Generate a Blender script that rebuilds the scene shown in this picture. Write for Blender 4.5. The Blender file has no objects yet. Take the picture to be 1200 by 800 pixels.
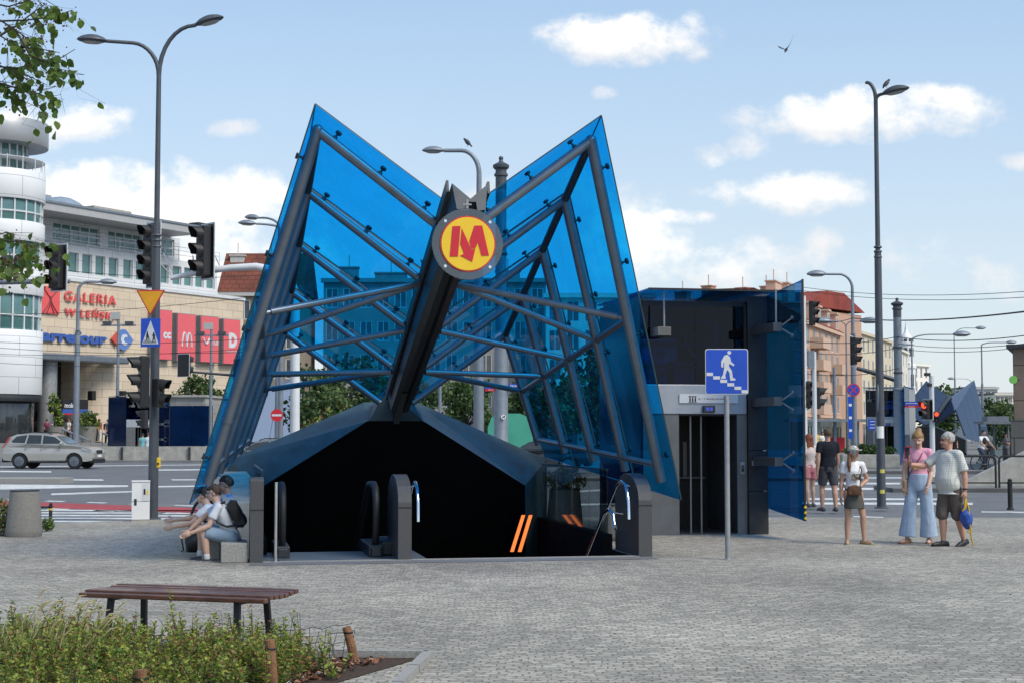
import bpy, bmesh, math, random
from mathutils import Vector as V, Matrix, noise
from mathutils.geometry import tessellate_polygon
R = math.radians; PI = math.pi
random.seed(11)
sc = bpy.context.scene; col = sc.collection
# ---------------------------------------------------------------- measuring: photo pixel -> place in the world
F = 1800.0; TH = math.atan(107 / F); CAM = V((0, 0, 1.65))
FW = V((0, math.cos(TH), math.sin(TH))); UP = V((0, -math.sin(TH), math.cos(TH)))
def ray(px, py): return FW + V((1, 0, 0)) * ((px - 600) / F) + UP * ((400 - py) / F)
def at(px, py, Y):
    d = ray(px, py); return CAM + d * (Y / d.y)
def gnd(px, py, z=0.0):
    d = ray(px, py); return CAM + d * ((z - 1.65) / d.z)
def onplane(px, py, P, n):
    d = ray(px, py); return CAM + d * ((P - CAM).dot(n) / d.dot(n))
def gx(px, Y): return at(px, 507, Y).x
def hz(py, Y): return at(600, py, Y).z
# ---------------------------------------------------------------- mesh builder
class MB:
    def __init__(s): s.v = []; s.f = []; s.sm = []; s.mi = []; s.m = 0
    def add(s, vs, fs, smooth=False):
        b = len(s.v); s.v += [V(x) for x in vs]
        for f in fs: s.f.append([i + b for i in f]); s.sm.append(smooth); s.mi.append(s.m)
        return s
    def box(s, c, d, rz=0, M=None):
        x, y, z = d[0] / 2, d[1] / 2, d[2] / 2
        vs = [V((a * x, b * y, e * z)) for e in (-1, 1) for a, b in ((-1, -1), (1, -1), (1, 1), (-1, 1))]
        m = Matrix.Translation(V(c)) @ Matrix.Rotation(rz, 4, 'Z')
        if M is not None: m = m @ M
        vs = [m @ q for q in vs]
        return s.add(vs, [(3, 2, 1, 0), (4, 5, 6, 7), (0, 1, 5, 4), (1, 2, 6, 5), (2, 3, 7, 6), (3, 0, 4, 7)])
    def box2(s, a, b):
        a, b = V(a), V(b); return s.box((a + b) / 2, b - a)
    def poly(s, pts): return s.add(pts, [list(range(len(pts)))])
    def tube(s, pts, r, n=10, cap=True, smooth=True):
        pts = [V(p) for p in pts]; k = len(pts); rs = r if isinstance(r, (list, tuple)) else [r] * k
        vs = []; u = None
        for i, p in enumerate(pts):
            t = (pts[min(i + 1, k - 1)] - pts[max(i - 1, 0)]).normalized()
            if u is None: u = t.orthogonal().normalized()
            u = (u - t * u.dot(t)).normalized(); w = t.cross(u)
            vs += [p + (u * math.cos(2 * PI * j / n) + w * math.sin(2 * PI * j / n)) * rs[i] for j in range(n)]
        fs = [(i * n + j, i * n + (j + 1) % n, (i + 1) * n + (j + 1) % n, (i + 1) * n + j) for i in range(k - 1) for j in range(n)]
        s.add(vs, fs, smooth)
        if cap:
            b = len(s.v) - len(vs)
            s.f += [[b + j for j in range(n)][::-1], [b + (k - 1) * n + j for j in range(n)]]; s.sm += [False] * 2; s.mi += [s.m] * 2
        return s
    def beam(s, p, q, w, h, up=(0, 0, 1)):
        p, q = V(p), V(q); t = (q - p).normalized(); x = t.cross(V(up)).normalized(); y = x.cross(t)
        vs = [e + x * (a * w / 2) + y * (b * h / 2) for e in (p, q) for a, b in ((-1, -1), (1, -1), (1, 1), (-1, 1))]
        return s.add(vs, [(0, 1, 2, 3), (7, 6, 5, 4), (4, 5, 1, 0), (5, 6, 2, 1), (6, 7, 3, 2), (7, 4, 0, 3)])
    def lathe(s, prof, n=16, c=(0, 0, 0), M=None, smooth=True, sx=1, sy=1):
        c = V(c); vs = []
        for r, z in prof:
            for j in range(n):
                p = V((r * math.cos(2 * PI * j / n) * sx, r * math.sin(2 * PI * j / n) * sy, z))
                vs.append((M @ p if M is not None else p) + c)
        k = len(prof)
        s.add(vs, [(i * n + j, i * n + (j + 1) % n, (i + 1) * n + (j + 1) % n, (i + 1) * n + j) for i in range(k - 1) for j in range(n)], smooth)
        b = len(s.v) - len(vs)
        s.f += [[b + j for j in range(n)][::-1], [b + (k - 1) * n + j for j in range(n)]]; s.sm += [False] * 2; s.mi += [s.m] * 2
        return s
    def sph(s, c, r, n=10, M=None):
        r = (r, r, r) if not isinstance(r, (tuple, list)) else r
        prof = [(max(1e-3, math.sin(PI * i / n)), -math.cos(PI * i / n)) for i in range(n + 1)]
        m = Matrix.Diagonal(V((*r, 1)))
        if M is not None: m = M.to_4x4() @ m
        return s.lathe(prof, n * 2 if n < 8 else 14, c, m)
    def prism(s, pts, d):
        """closed outline pts (3D, planar) pushed along d"""
        pts = [V(p) for p in pts]; d = V(d); n = len(pts)
        nr = V((0, 0, 0))
        for i in range(n): nr += pts[i].cross(pts[(i + 1) % n])
        if nr.dot(d) > 0: pts = pts[::-1]
        tri = tessellate_polygon([pts]) if n > 4 else None
        b = len(s.v); s.add(pts + [p + d for p in pts], [(i, i + n, (i + 1) % n + n, (i + 1) % n) for i in range(n)])
        fr = [list(range(n))] if not tri else [list(t) for t in tri]
        for t in fr:
            a = V((0, 0, 0))
            for i in range(len(t)): a += pts[t[i]].cross(pts[t[(i + 1) % len(t)]])
            if a.dot(d) > 0: t = t[::-1]
            s.f.append([b + i for i in t]); s.f.append([b + n + i for i in t[::-1]]); s.sm += [False] * 2; s.mi += [s.m] * 2
        return s
    def build(s, name, mats, parent=None, world=False, bevel=0, loc=None):
        me = bpy.data.meshes.new(name)
        vs = s.v
        if world and parent is not None:
            m = wm(parent).inverted(); vs = [m @ q for q in vs]
        elif loc is not None: vs = [q - V(loc) for q in vs]
        me.from_pydata([tuple(q) for q in vs], [], s.f)
        for i, p in enumerate(me.polygons): p.use_smooth = s.sm[i]; p.material_index = s.mi[i]
        for m in (mats if isinstance(mats, (list, tuple)) else [mats]): me.materials.append(m)
        if any(s.sm): me.set_sharp_from_angle(angle=R(38))
        o = bpy.data.objects.new(name, me); col.objects.link(o)
        if parent is not None: o.parent = parent
        elif loc is not None: o.location = loc
        if bevel:
            b = o.modifiers.new('bevel', 'BEVEL'); b.width = bevel; b.segments = 2; b.limit_method = 'ANGLE'; b.angle_limit = R(40)
        return o
def wm(o):
    m = o.matrix_basis.copy()
    while o.parent is not None: o = o.parent; m = o.matrix_basis @ m
    return m
def tag(o, label=None, cat=None, group=None, kind=None):
    if label: o['label'] = label
    if cat: o['category'] = cat
    if group: o['group'] = group
    if kind: o['kind'] = kind
    return o
def thing(name, label, cat, loc=(0, 0, 0), rz=0, group=None):
    o = bpy.data.objects.new(name, None); col.objects.link(o); o.empty_display_size = .2
    o.location = V(loc); o.rotation_euler = (0, 0, rz)
    o.matrix_basis = Matrix.Translation(V(loc)) @ Matrix.Rotation(rz, 4, 'Z')
    return tag(o, label, cat, group)
def dup(o, loc, rz, label, parent=None, scale=1):
    c = o.copy(); col.objects.link(c)
    if parent is None:
        c.matrix_basis = Matrix.Translation(V(loc)) @ Matrix.Rotation(rz, 4, 'Z') @ Matrix.Scale(scale, 4); c['label'] = label
    else: c.parent = parent
    for ch in list(o.children): dup(ch, None, 0, None, c)
    return c
def struct(name, mb, m): return tag(mb.build(name, m), kind='structure')
TX = bpy.data.scenes.new('text_temp')
def text_mesh(txt, bold=0.0, depth=0.0, space=1.0):
    cu = bpy.data.curves.new('lettering', 'FONT'); cu.body = txt; cu.size = 1; cu.offset = bold; cu.extrude = depth; cu.resolution_u = 3; cu.space_character = space
    o = bpy.data.objects.new('lettering', cu); TX.collection.objects.link(o); TX.view_layers[0].update()
    dg = TX.view_layers[0].depsgraph; me = bpy.data.meshes.new_from_object(o.evaluated_get(dg))
    bpy.data.objects.remove(o); bpy.data.curves.remove(cu)
    return me
def text_into(mb, txt, A, B, top, push, bold=0.02, depth=.5, space=1.0):
    """letters filling the box with baseline A->B and height vector top; depth along push"""
    me = text_mesh(txt, bold, .5, space)
    xs = [v.co.x for v in me.vertices]; ys = [v.co.y for v in me.vertices]; zs = [v.co.z for v in me.vertices]
    x0, x1, y0, y1 = min(xs), max(xs), min(ys), max(ys); A, B, top, push = V(A), V(B), V(top), V(push)
    z0 = min(zs); zr = max(max(zs) - z0, 1e-6)
    vs = [A + (B - A) * ((v.co.x - x0) / (x1 - x0)) + top * ((v.co.y - y0) / (y1 - y0)) + push * ((v.co.z - z0) / zr) for v in me.vertices]
    mb.add(vs, [list(p.vertices) for p in me.polygons]); bpy.data.meshes.remove(me)
    return mb
# ---------------------------------------------------------------- materials
def nt(name):
    m = bpy.data.materials.new(name); m.use_nodes = True; t = m.node_tree; return m, t, t.nodes['Principled BSDF']
def mat(name, c, rough=.6, metal=0, var=.12, scale=3.0, bump=0.0, bscale=60, spec=.5, c2=None, coat=0, emit=0, detail=6):
    m, t, p = nt(name); N = t.nodes; Lk = t.links
    p.inputs['Roughness'].default_value = rough; p.inputs['Metallic'].default_value = metal
    p.inputs['Specular IOR Level'].default_value = spec; p.inputs['Coat Weight'].default_value = coat
    tc = N.new('ShaderNodeTexCoord'); n = N.new('ShaderNodeTexNoise'); n.inputs['Scale'].default_value = scale; n.inputs['Detail'].default_value = detail
    n.inputs['Roughness'].default_value = .65
    Lk.new(tc.outputs['Object'], n.inputs['Vector'])
    r = N.new('ShaderNodeValToRGB'); r.color_ramp.elements[0].position = .3; r.color_ramp.elements[1].position = .7
    lo = [x * (1 - var) for x in c] if c2 is None else c2
    r.color_ramp.elements[0].color = (*lo, 1); r.color_ramp.elements[1].color = (*[min(1, x * (1 + (var if c2 is None else 0))) for x in c], 1)
    Lk.new(n.outputs['Fac'], r.inputs['Fac']); Lk.new(r.outputs['Color'], p.inputs['Base Color'])
    if bump:
        b = N.new('ShaderNodeBump'); n2 = N.new('ShaderNodeTexNoise'); n2.inputs['Scale'].default_value = bscale; n2.inputs['Detail'].default_value = 4
        Lk.new(tc.outputs['Object'], n2.inputs['Vector']); Lk.new(n2.outputs['Fac'], b.inputs['Height']); b.inputs['Strength'].default_value = bump; b.inputs['Distance'].default_value = .02
        Lk.new(b.outputs['Normal'], p.inputs['Normal'])
    if emit:
        p.inputs['Emission Color'].default_value = (*c, 1); p.inputs['Emission Strength'].default_value = emit
    return m
def glass(name, tint, refl=(.9, .95, 1), base=.05, edge=.55, rough=.02, grime=0):
    """thin tinted sheet: light passes tinted, some mirrors off"""
    m = bpy.data.materials.new(name); m.use_nodes = True; t = m.node_tree; N = t.nodes; Lk = t.links; N.clear()
    out = N.new('ShaderNodeOutputMaterial'); mx = N.new('ShaderNodeMixShader'); tr = N.new('ShaderNodeBsdfTransparent'); gl = N.new('ShaderNodeBsdfGlossy')
    tc = N.new('ShaderNodeTexCoord'); n = N.new('ShaderNodeTexNoise'); n.inputs['Scale'].default_value = 1.3; n.inputs['Detail'].default_value = 5
    Lk.new(tc.outputs['Object'], n.inputs['Vector'])
    rp = N.new('ShaderNodeValToRGB'); rp.color_ramp.elements[0].position = .35; rp.color_ramp.elements[1].position = .75
    rp.color_ramp.elements[0].color = (*[x * .93 for x in tint], 1); rp.color_ramp.elements[1].color = (*tint, 1)
    Lk.new(n.outputs['Fac'], rp.inputs['Fac']); Lk.new(rp.outputs['Color'], tr.inputs['Color'])
    gl.inputs['Color'].default_value = (*refl, 1); gl.inputs['Roughness'].default_value = rough
    lw = N.new('ShaderNodeLayerWeight'); lw.inputs['Blend'].default_value = .5
    pw = N.new('ShaderNodeMath'); pw.operation = 'POWER'; pw.inputs[1].default_value = 4
    ma = N.new('ShaderNodeMath'); ma.operation = 'MULTIPLY_ADD'; ma.inputs[1].default_value = edge; ma.inputs[2].default_value = base
    Lk.new(lw.outputs['Facing'], pw.inputs[0]); Lk.new(pw.outputs[0], ma.inputs[0]); Lk.new(ma.outputs[0], mx.inputs['Fac'])
    src_ = tr.outputs[0]
    if grime:      # rain streaks and dust film
        rp.color_ramp.elements[0].color = (*[x * .94 for x in tint], 1); n.inputs['Roughness'].default_value = .7
        mp = N.new('ShaderNodeMapping'); mp.inputs['Scale'].default_value = (7, 7, .7); Lk.new(tc.outputs['Object'], mp.inputs['Vector'])
        n2 = N.new('ShaderNodeTexNoise'); n2.inputs['Scale'].default_value = 1.6; n2.inputs['Detail'].default_value = 7; n2.inputs['Roughness'].default_value = .7; Lk.new(mp.outputs[0], n2.inputs['Vector'])
        r2 = N.new('ShaderNodeMapRange'); r2.inputs['From Min'].default_value = .42; r2.inputs['From Max'].default_value = .8; r2.inputs['To Max'].default_value = grime * 2.2; r2.inputs['To Min'].default_value = grime * .25; Lk.new(n2.outputs['Fac'], r2.inputs['Value'])
        df = N.new('ShaderNodeBsdfDiffuse'); df.inputs['Color'].default_value = (.22, .27, .32, 1); m2 = N.new('ShaderNodeMixShader'); Lk.new(r2.outputs[0], m2.inputs['Fac']); Lk.new(tr.outputs[0], m2.inputs[1]); Lk.new(df.outputs[0], m2.inputs[2]); src_ = m2.outputs[0]
    Lk.new(src_, mx.inputs[1]); Lk.new(gl.outputs[0], mx.inputs[2]); Lk.new(mx.outputs[0], out.inputs['Surface'])
    return m
def brick_mat(name, c1, c2, mortar, w, h, msize=.012, rough=.8, offset=.5, bump=.6, distort=0.0, axis='XY', big=None, rot=0, bmix=.35, fine=False):
    m, t, p = nt(name); N = t.nodes; Lk = t.links; p.inputs['Roughness'].default_value = rough; p.inputs['Specular IOR Level'].default_value = .3
    tc = N.new('ShaderNodeTexCoord'); src = tc.outputs['Object']
    if axis != 'XY':
        sp = N.new('ShaderNodeSeparateXYZ'); cb = N.new('ShaderNodeCombineXYZ'); Lk.new(src, sp.inputs[0])
        Lk.new(sp.outputs[axis[0]], cb.inputs['X']); Lk.new(sp.outputs[axis[1]], cb.inputs['Y']); src = cb.outputs[0]
    if rot:
        mp = N.new('ShaderNodeMapping'); mp.inputs['Rotation'].default_value = (0, 0, rot); Lk.new(src, mp.inputs['Vector']); src = mp.outputs[0]
    if distort:
        n = N.new('ShaderNodeTexNoise'); n.inputs['Scale'].default_value = 2.6; n.inputs['Detail'].default_value = 4; Lk.new(src, n.inputs['Vector'])
        sb = N.new('ShaderNodeVectorMath'); sb.operation = 'SUBTRACT'; sb.inputs[1].default_value = (.5, .5, .5); Lk.new(n.outputs['Color'], sb.inputs[0])
        sl = N.new('ShaderNodeVectorMath'); sl.operation = 'SCALE'; sl.inputs['Scale'].default_value = distort; Lk.new(sb.outputs[0], sl.inputs[0])
        ad = N.new('ShaderNodeVectorMath'); ad.operation = 'ADD'; Lk.new(src, ad.inputs[0]); Lk.new(sl.outputs[0], ad.inputs[1]); src = ad.outputs[0]
    if fine:      # hand laid setts: a second, tighter wobble
        n = N.new('ShaderNodeTexNoise'); n.inputs['Scale'].default_value = 13; n.inputs['Detail'].default_value = 3; Lk.new(src, n.inputs['Vector'])
        sl = N.new('ShaderNodeVectorMath'); sl.operation = 'MULTIPLY_ADD'; sl.inputs[1].default_value = (.09, .09, 0); Lk.new(n.outputs['Color'], sl.inputs[0]); Lk.new(src, sl.inputs[2]); src = sl.outputs[0]
    b = N.new('ShaderNodeTexBrick'); b.offset = offset
    for k, v in (('Color1', c1), ('Color2', c2), ('Mortar', mortar)): b.inputs[k].default_value = (*v, 1)
    b.inputs['Scale'].default_value = 1; b.inputs['Brick Width'].default_value = w; b.inputs['Row Height'].default_value = h; b.inputs['Mortar Size'].default_value = msize; b.inputs['Mortar Smooth'].default_value = .3
    b.inputs['Bias'].default_value = 0
    Lk.new(src, b.inputs['Vector'])
    n2 = N.new('ShaderNodeTexNoise'); n2.inputs['Scale'].default_value = big or .6; n2.inputs['Detail'].default_value = 8; n2.inputs['Roughness'].default_value = .7; Lk.new(tc.outputs['Object'], n2.inputs['Vector'])
    rp = N.new('ShaderNodeValToRGB'); rp.color_ramp.elements[0].position = .3; rp.color_ramp.elements[1].position = .7
    rp.color_ramp.elements[0].color = (1 - bmix, 1 - bmix, 1 - bmix * .95, 1); rp.color_ramp.elements[1].color = (1, 1, 1, 1); Lk.new(n2.outputs['Fac'], rp.inputs['Fac'])
    mx = N.new('ShaderNodeMix'); mx.data_type = 'RGBA'; mx.blend_type = 'MULTIPLY'; mx.inputs['Factor'].default_value = 1
    Lk.new(b.outputs['Color'], mx.inputs['A']); Lk.new(rp.outputs['Color'], mx.inputs['B']); Lk.new(mx.outputs['Result'], p.inputs['Base Color'])
    if fine:      # trodden gum, damp spots and worn patches
        vo = N.new('ShaderNodeTexVoronoi'); vo.inputs['Scale'].default_value = 1.7; Lk.new(tc.outputs['Object'], vo.inputs['Vector'])
        vr = N.new('ShaderNodeMapRange'); vr.inputs['From Min'].default_value = .025; vr.inputs['From Max'].default_value = .06; vr.inputs['To Min'].default_value = .62; Lk.new(vo.outputs['Distance'], vr.inputs['Value'])
        n4 = N.new('ShaderNodeTexNoise'); n4.inputs['Scale'].default_value = .22; n4.inputs['Detail'].default_value = 5; Lk.new(tc.outputs['Object'], n4.inputs['Vector'])
        r4 = N.new('ShaderNodeMapRange'); r4.inputs['From Min'].default_value = .38; r4.inputs['From Max'].default_value = .62; r4.inputs['To Min'].default_value = .84; r4.inputs['To Max'].default_value = 1.08; Lk.new(n4.outputs['Fac'], r4.inputs['Value'])
        mu = N.new('ShaderNodeMath'); mu.operation = 'MULTIPLY'; Lk.new(vr.outputs[0], mu.inputs[0]); Lk.new(r4.outputs[0], mu.inputs[1])
        m3 = N.new('ShaderNodeVectorMath'); m3.operation = 'SCALE'; Lk.new(mx.outputs['Result'], m3.inputs[0]); Lk.new(mu.outputs[0], m3.inputs['Scale']); Lk.new(m3.outputs[0], p.inputs['Base Color'])
    if bump:
        bp = N.new('ShaderNodeBump'); bp.inputs['Strength'].default_value = bump; bp.inputs['Distance'].default_value = .015; bp.invert = True
        n3 = N.new('ShaderNodeTexNoise'); n3.inputs['Scale'].default_value = 1.2 / max(w, h) ; n3.inputs['Detail'].default_value = 3; Lk.new(tc.outputs['Object'], n3.inputs['Vector'])
        ma = N.new('ShaderNodeMath'); ma.operation = 'MULTIPLY_ADD'; ma.inputs[1].default_value = -.5; Lk.new(n3.outputs['Fac'], ma.inputs[0]); Lk.new(b.outputs['Fac'], ma.inputs[2])
        Lk.new(ma.outputs[0], bp.inputs['Height']); Lk.new(bp.outputs['Normal'], p.inputs['Normal'])
    return m
M = {}
M['steel'] = mat('galvanised_steel', (.30, .31, .32), .5, .35, .2, 5)
M['dsteel'] = mat('dark_steel', (.05, .055, .06), .45, .5, .2, 6)
M['tube'] = mat('painted_tube', (.165, .19, .22), .38, .45, .15, 4)
M['spine'] = mat('spine_paint', (.045, .055, .065), .38, .4, .2, 3)
M['fascia'] = mat('blue_grey_fascia', (.025, .060, .080), .5, .1, .4, 2.5)
M['chrome'] = mat('chrome', (.75, .76, .78), .12, 1, .05)
M['black'] = mat('matt_black', (.012, .012, .013), .6, 0, .2)
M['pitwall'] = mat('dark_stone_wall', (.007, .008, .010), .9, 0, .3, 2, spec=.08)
M['granite'] = mat('dark_granite', (.10, .10, .105), .35, 0, .5, 60, c2=(.04, .04, .043))
M['granite2'] = mat('grey_granite', (.22, .22, .225), .5, 0, .4, 70, c2=(.12, .12, .125))
M['blue'] = glass('blue_glass', (.105, .66, .985), base=.032, edge=.18, grime=.04)
M['bluedark'] = mat('dark_blue_glazing', (.003, .016, .06), .12, 0, .4, .6, spec=.22)
M['bluefin'] = glass('blue_fin_glass', (.07, .40, .68), base=.08, edge=.35, grime=.03)
M['shaft'] = glass('shaft_glass', (.12, .36, .62), base=.018, edge=.3)
M['clear'] = glass('clear_glass', (.82, .88, .88), base=.06, edge=.6)
M['smoke'] = glass('smoked_glass', (.68, .74, .76), base=.07, edge=.5)
M['edge'] = mat('glass_edge', (.02, .06, .08), .2, 0, .2)
M['disc'] = glass('grey_disc', (.5, .52, .53), base=.12, edge=.3, rough=.2)
M['yellow'] = mat('sign_yellow', (.80, .52, .02), .4, 0, .05)
M['signred'] = mat('sign_red', (.55, .015, .03), .4, 0, .06)
M['signblue'] = mat('sign_blue', (.01, .07, .48), .4, 0, .08)
M['white'] = mat('white_paint', (.75, .76, .76), .5, 0, .06)
M['whitewall'] = brick_mat('white_panels', (.72, .73, .73), (.68, .69, .70), (.42, .43, .44), 2.4, 1.2, .03, .5, .0, .1, axis='XZ', bmix=.12)
M['plate'] = mat('white_plate', (.6, .62, .64), .5, 0, .08)
M['sblack'] = mat('signal_black', (.014, .014, .015), .5, 0, .2)
M['lens'] = mat('dark_lens', (.05, .035, .03), .25, 0, .3)
M['redlit'] = mat('lit_red_lens', (1, .08, .03), .4, 0, .05, emit=1.1)
M['lampgrey'] = mat('lamp_grey', (.075, .085, .10), .5, .3, .15, 4)
M['lampgrey2'] = mat('lamp_light_grey', (.20, .23, .27), .5, .3, .15, 4)
M['lampglass'] = mat('lamp_glass', (.35, .36, .36), .2, 0, .1)
M['concrete'] = mat('pale_concrete', (.36, .35, .32), .85, 0, .25, 3, .3, 90)
M['conc_dark'] = mat('exposed_aggregate', (.27, .26, .235), .9, 0, .5, 45, .5, 120, c2=(.16, .155, .14))
M['asphalt'] = mat('asphalt', (.125, .13, .14), .85, 0, .22, .8, .25, 150)
M['pavement'] = brick_mat('concrete_slabs', (.24, .24, .235), (.20, .20, .195), (.12, .12, .12), .5, .5, .012, .85, .5, .2)
M['cobble'] = brick_mat('granite_setts', (.50, .465, .40), (.30, .282, .245), (.17, .158, .135), .105, .085, .007, .8, .5, .45, .17, big=.45, bmix=.30, fine=True)
M['paint'] = mat('road_paint', (.55, .56, .56), .7, 0, .35, 3.5)
M['redlane'] = mat('red_cycle_lane', (.33, .045, .05), .8, 0, .2, 2)
M['kerb'] = mat('kerb_granite', (.28, .275, .26), .8, 0, .3, 40, .2, 80)
M['soil'] = mat('soil_mulch', (.085, .048, .03), .95, 0, .6, 45, .9, 70, c2=(.02, .014, .01))
M['wood'] = mat('stained_wood', (.10, .042, .026), .34, 0, .4, 9, .2, 60, coat=.25)
M['stake'] = mat('stake_wood', (.20, .095, .045), .8, 0, .35, 14, .4, 60)
M['wgreen'] = mat('green_window_glass', (.10, .22, .21), .08, 0, .5, .35, spec=1.0, c2=(.045, .13, .13))
M['wdark'] = mat('dark_window_glass', (.03, .036, .04), .07, 0, .5, .5, spec=.8)
M['wwarm'] = mat('window_glass', (.07, .08, .09), .08, 0, .5, .5, spec=.8)
M['sand'] = brick_mat('sandstone_cladding', (.70, .585, .44), (.62, .515, .39), (.38, .31, .24), 1.25, .62, .02, .7, .5, .15, axis='XZ', bmix=.14)
M['pinkred'] = mat('banner_red', (.72, .12, .14), .5, 0, .05)
M['letred'] = mat('letter_red', (.74, .10, .10), .4, 0, .05)
M['letblue'] = mat('letter_blue', (.04, .10, .36), .4, 0, .08)
M['leaf1'] = mat('leaf_green', (.11, .185, .03), .55, 0, .35, 9)
M['leaf2'] = mat('leaf_yellow_green', (.19, .235, .04), .55, 0, .3, 9)
M['leaf3'] = mat('leaf_rust', (.24, .11, .045), .6, 0, .3, 9)
M['leaf4'] = mat('leaf_dark_green', (.05, .10, .025), .6, 0, .35, 9)
M['straw'] = mat('dry_grass', (.42, .36, .19), .8, 0, .2, 9)
M['bark'] = mat('bark', (.05, .038, .03), .9, 0, .4, 12, .5, 40)
def leafmat(name, c, var=.3, tr=.42):
    m = mat(name, c, .5, 0, var, 9); t = m.node_tree; p = t.nodes['Principled BSDF']; out = t.nodes['Material Output']
    tl = t.nodes.new('ShaderNodeBsdfTranslucent'); t.links.new(p.inputs['Base Color'].links[0].from_socket, tl.inputs['Color'])
    mx = t.nodes.new('ShaderNodeMixShader'); mx.inputs['Fac'].default_value = tr; t.links.new(p.outputs[0], mx.inputs[1]); t.links.new(tl.outputs[0], mx.inputs[2]); t.links.new(mx.outputs[0], out.inputs['Surface']); return m
M['b1'] = leafmat('bed_leaf_green', (.22, .31, .05)); M['b2'] = leafmat('bed_leaf_lime', (.36, .40, .07)); M['b3'] = leafmat('bed_leaf_rust', (.27, .13, .05)); M['b4'] = leafmat('bed_leaf_deep', (.10, .18, .035)); M['b5'] = leafmat('bed_leaf_olive', (.17, .20, .055))
M['seed'] = mat('brown_seed', (.07, .03, .022), .7, 0, .3, 12)
for i, c in enumerate([(.035, .075, .022), (.06, .11, .03), (.024, .05, .018), (.085, .125, .035)]): M['tl%d' % i] = leafmat('tree_leaf', [x * 1.25 for x in c], .3, .3)
# ---------------------------------------------------------------- camera, sky, sun
cam = bpy.data.objects.new('camera', bpy.data.cameras.new('camera')); col.objects.link(cam)
cam.location = CAM; cam.rotation_euler = (PI / 2 + TH, 0, 0); cam.data.sensor_width = 36; cam.data.lens = 54.0; cam.data.clip_end = 6000; cam.data.clip_start = .1
sc.camera = cam
SUN_EL = R(48); SUN_AZ = V((.80, -.60, 0))
sun = bpy.data.objects.new('sun', bpy.data.lights.new('sun', 'SUN')); col.objects.link(sun)
sd = V((SUN_AZ.x * math.cos(SUN_EL), SUN_AZ.y * math.cos(SUN_EL), math.sin(SUN_EL)))
sun.rotation_euler = sd.to_track_quat('Z', 'Y').to_euler(); sun.location = (30, -20, 60)
sun.data.energy = 2.0; sun.data.angle = R(24); sun.data.color = (1, .94, .84)
w = bpy.data.worlds.new('World'); sc.world = w; w.use_nodes = True
t = w.node_tree; N = t.nodes; Lk = t.links
bg = N['Background']; bg.inputs['Strength'].default_value = .10
sky = N.new('ShaderNodeTexSky'); sky.sky_type = 'NISHITA'; sky.sun_disc = False; sky.sun_elevation = SUN_EL; sky.sun_rotation = math.atan2(SUN_AZ.x, SUN_AZ.y)
sky.air_density = 1.0; sky.dust_density = 1.2; sky.ozone_density = 1.2
def mth(op, a, b=None, c=None, clamp=False):
    n = N.new('ShaderNodeMath'); n.operation = op; n.use_clamp = clamp
    for i, x in enumerate((a, b, c)):
        if x is None: continue
        if isinstance(x, (int, float)): n.inputs[i].default_value = x
        else: Lk.new(x, n.inputs[i])
    return n.outputs[0]
tc = N.new('ShaderNodeTexCoord'); sp = N.new('ShaderNodeSeparateXYZ'); Lk.new(tc.outputs['Generated'], sp.inputs[0])
yy = mth('MAXIMUM', mth('ABSOLUTE', sp.outputs['Y']), .05)
az0 = mth('DIVIDE', sp.outputs['X'], yy); el0 = mth('DIVIDE', sp.outputs['Z'], yy)
cv = N.new('ShaderNodeCombineXYZ'); Lk.new(az0, cv.inputs[0]); Lk.new(mth('MULTIPLY', el0, 1.25), cv.inputs[1]); Lk.new(sp.outputs['Y'], cv.inputs[2])
def nz(scale, detail, rough=.6):
    n = N.new('ShaderNodeTexNoise'); n.inputs['Scale'].default_value = scale; n.inputs['Detail'].default_value = detail; n.inputs['Roughness'].default_value = rough; Lk.new(cv.outputs[0], n.inputs['Vector']); return n
n1 = nz(26, 6, .6); n2 = nz(9, 3, .55)
az = mth('ADD', az0, mth('MULTIPLY', mth('SUBTRACT', n2.outputs['Fac'], .5), .035)); el = el0
CL_ = [(738, 40, 105, 34, 1), (805, 38, 36, 30, .9), (1020, 132, 140, 33, 1), (1085, 122, 62, 27, .8), (925, 226, 112, 29, .95), (265, 147, 34, 13, .9), (85, 143, 62, 24, .9), (20, 150, 60, 30, .8),
       (110, 232, 150, 46, .95), (265, 240, 95, 48, 1), (180, 300, 260, 60, .75), (803, 254, 38, 12, .8), (770, 290, 60, 40, .85), (790, 312, 110, 30, .8), (900, 300, 80, 26, .6), (968, 284, 38, 25, .7), (835, 180, 22, 15, .45), (880, 172, 20, 14, .3),
       (716, 106, 18, 9, .6), (1200, 187, 24, 15, .9), (1080, 305, 90, 22, .35), (1180, 330, 70, 25, .4), (610, 250, 160, 50, .6), (745, 262, 22, 22, .7)]
pv = N.new('ShaderNodeCombineXYZ'); Lk.new(az, pv.inputs[0]); Lk.new(el, pv.inputs[1])
def blob(acc, cx, cy, rx, ry, st):
    rx *= 1.1; ry *= 1.08
    a_ = N.new('ShaderNodeVectorMath'); a_.operation = 'MULTIPLY_ADD'; Lk.new(pv.outputs[0], a_.inputs[0])
    a_.inputs[1].default_value = (F / rx, F / ry, 0); a_.inputs[2].default_value = (-(cx - 600) / rx, -(507 - cy) / ry, 0)
    d_ = N.new('ShaderNodeVectorMath'); d_.operation = 'DOT_PRODUCT'; Lk.new(a_.outputs[0], d_.inputs[0]); Lk.new(a_.outputs[0], d_.inputs[1])
    v_ = mth('MULTIPLY_ADD', d_.outputs['Value'], -st, st)
    return v_ if acc is None else mth('MAXIMUM', acc, v_)
msk = None; shd = None
for c_ in CL_:
    msk = blob(msk, *c_)
    if c_[2] > 50 and c_[4] > .7: shd = blob(shd, c_[0], c_[1] - c_[3] * .55, c_[2] * 1.05, c_[3] * 1.0, 1)
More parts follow.
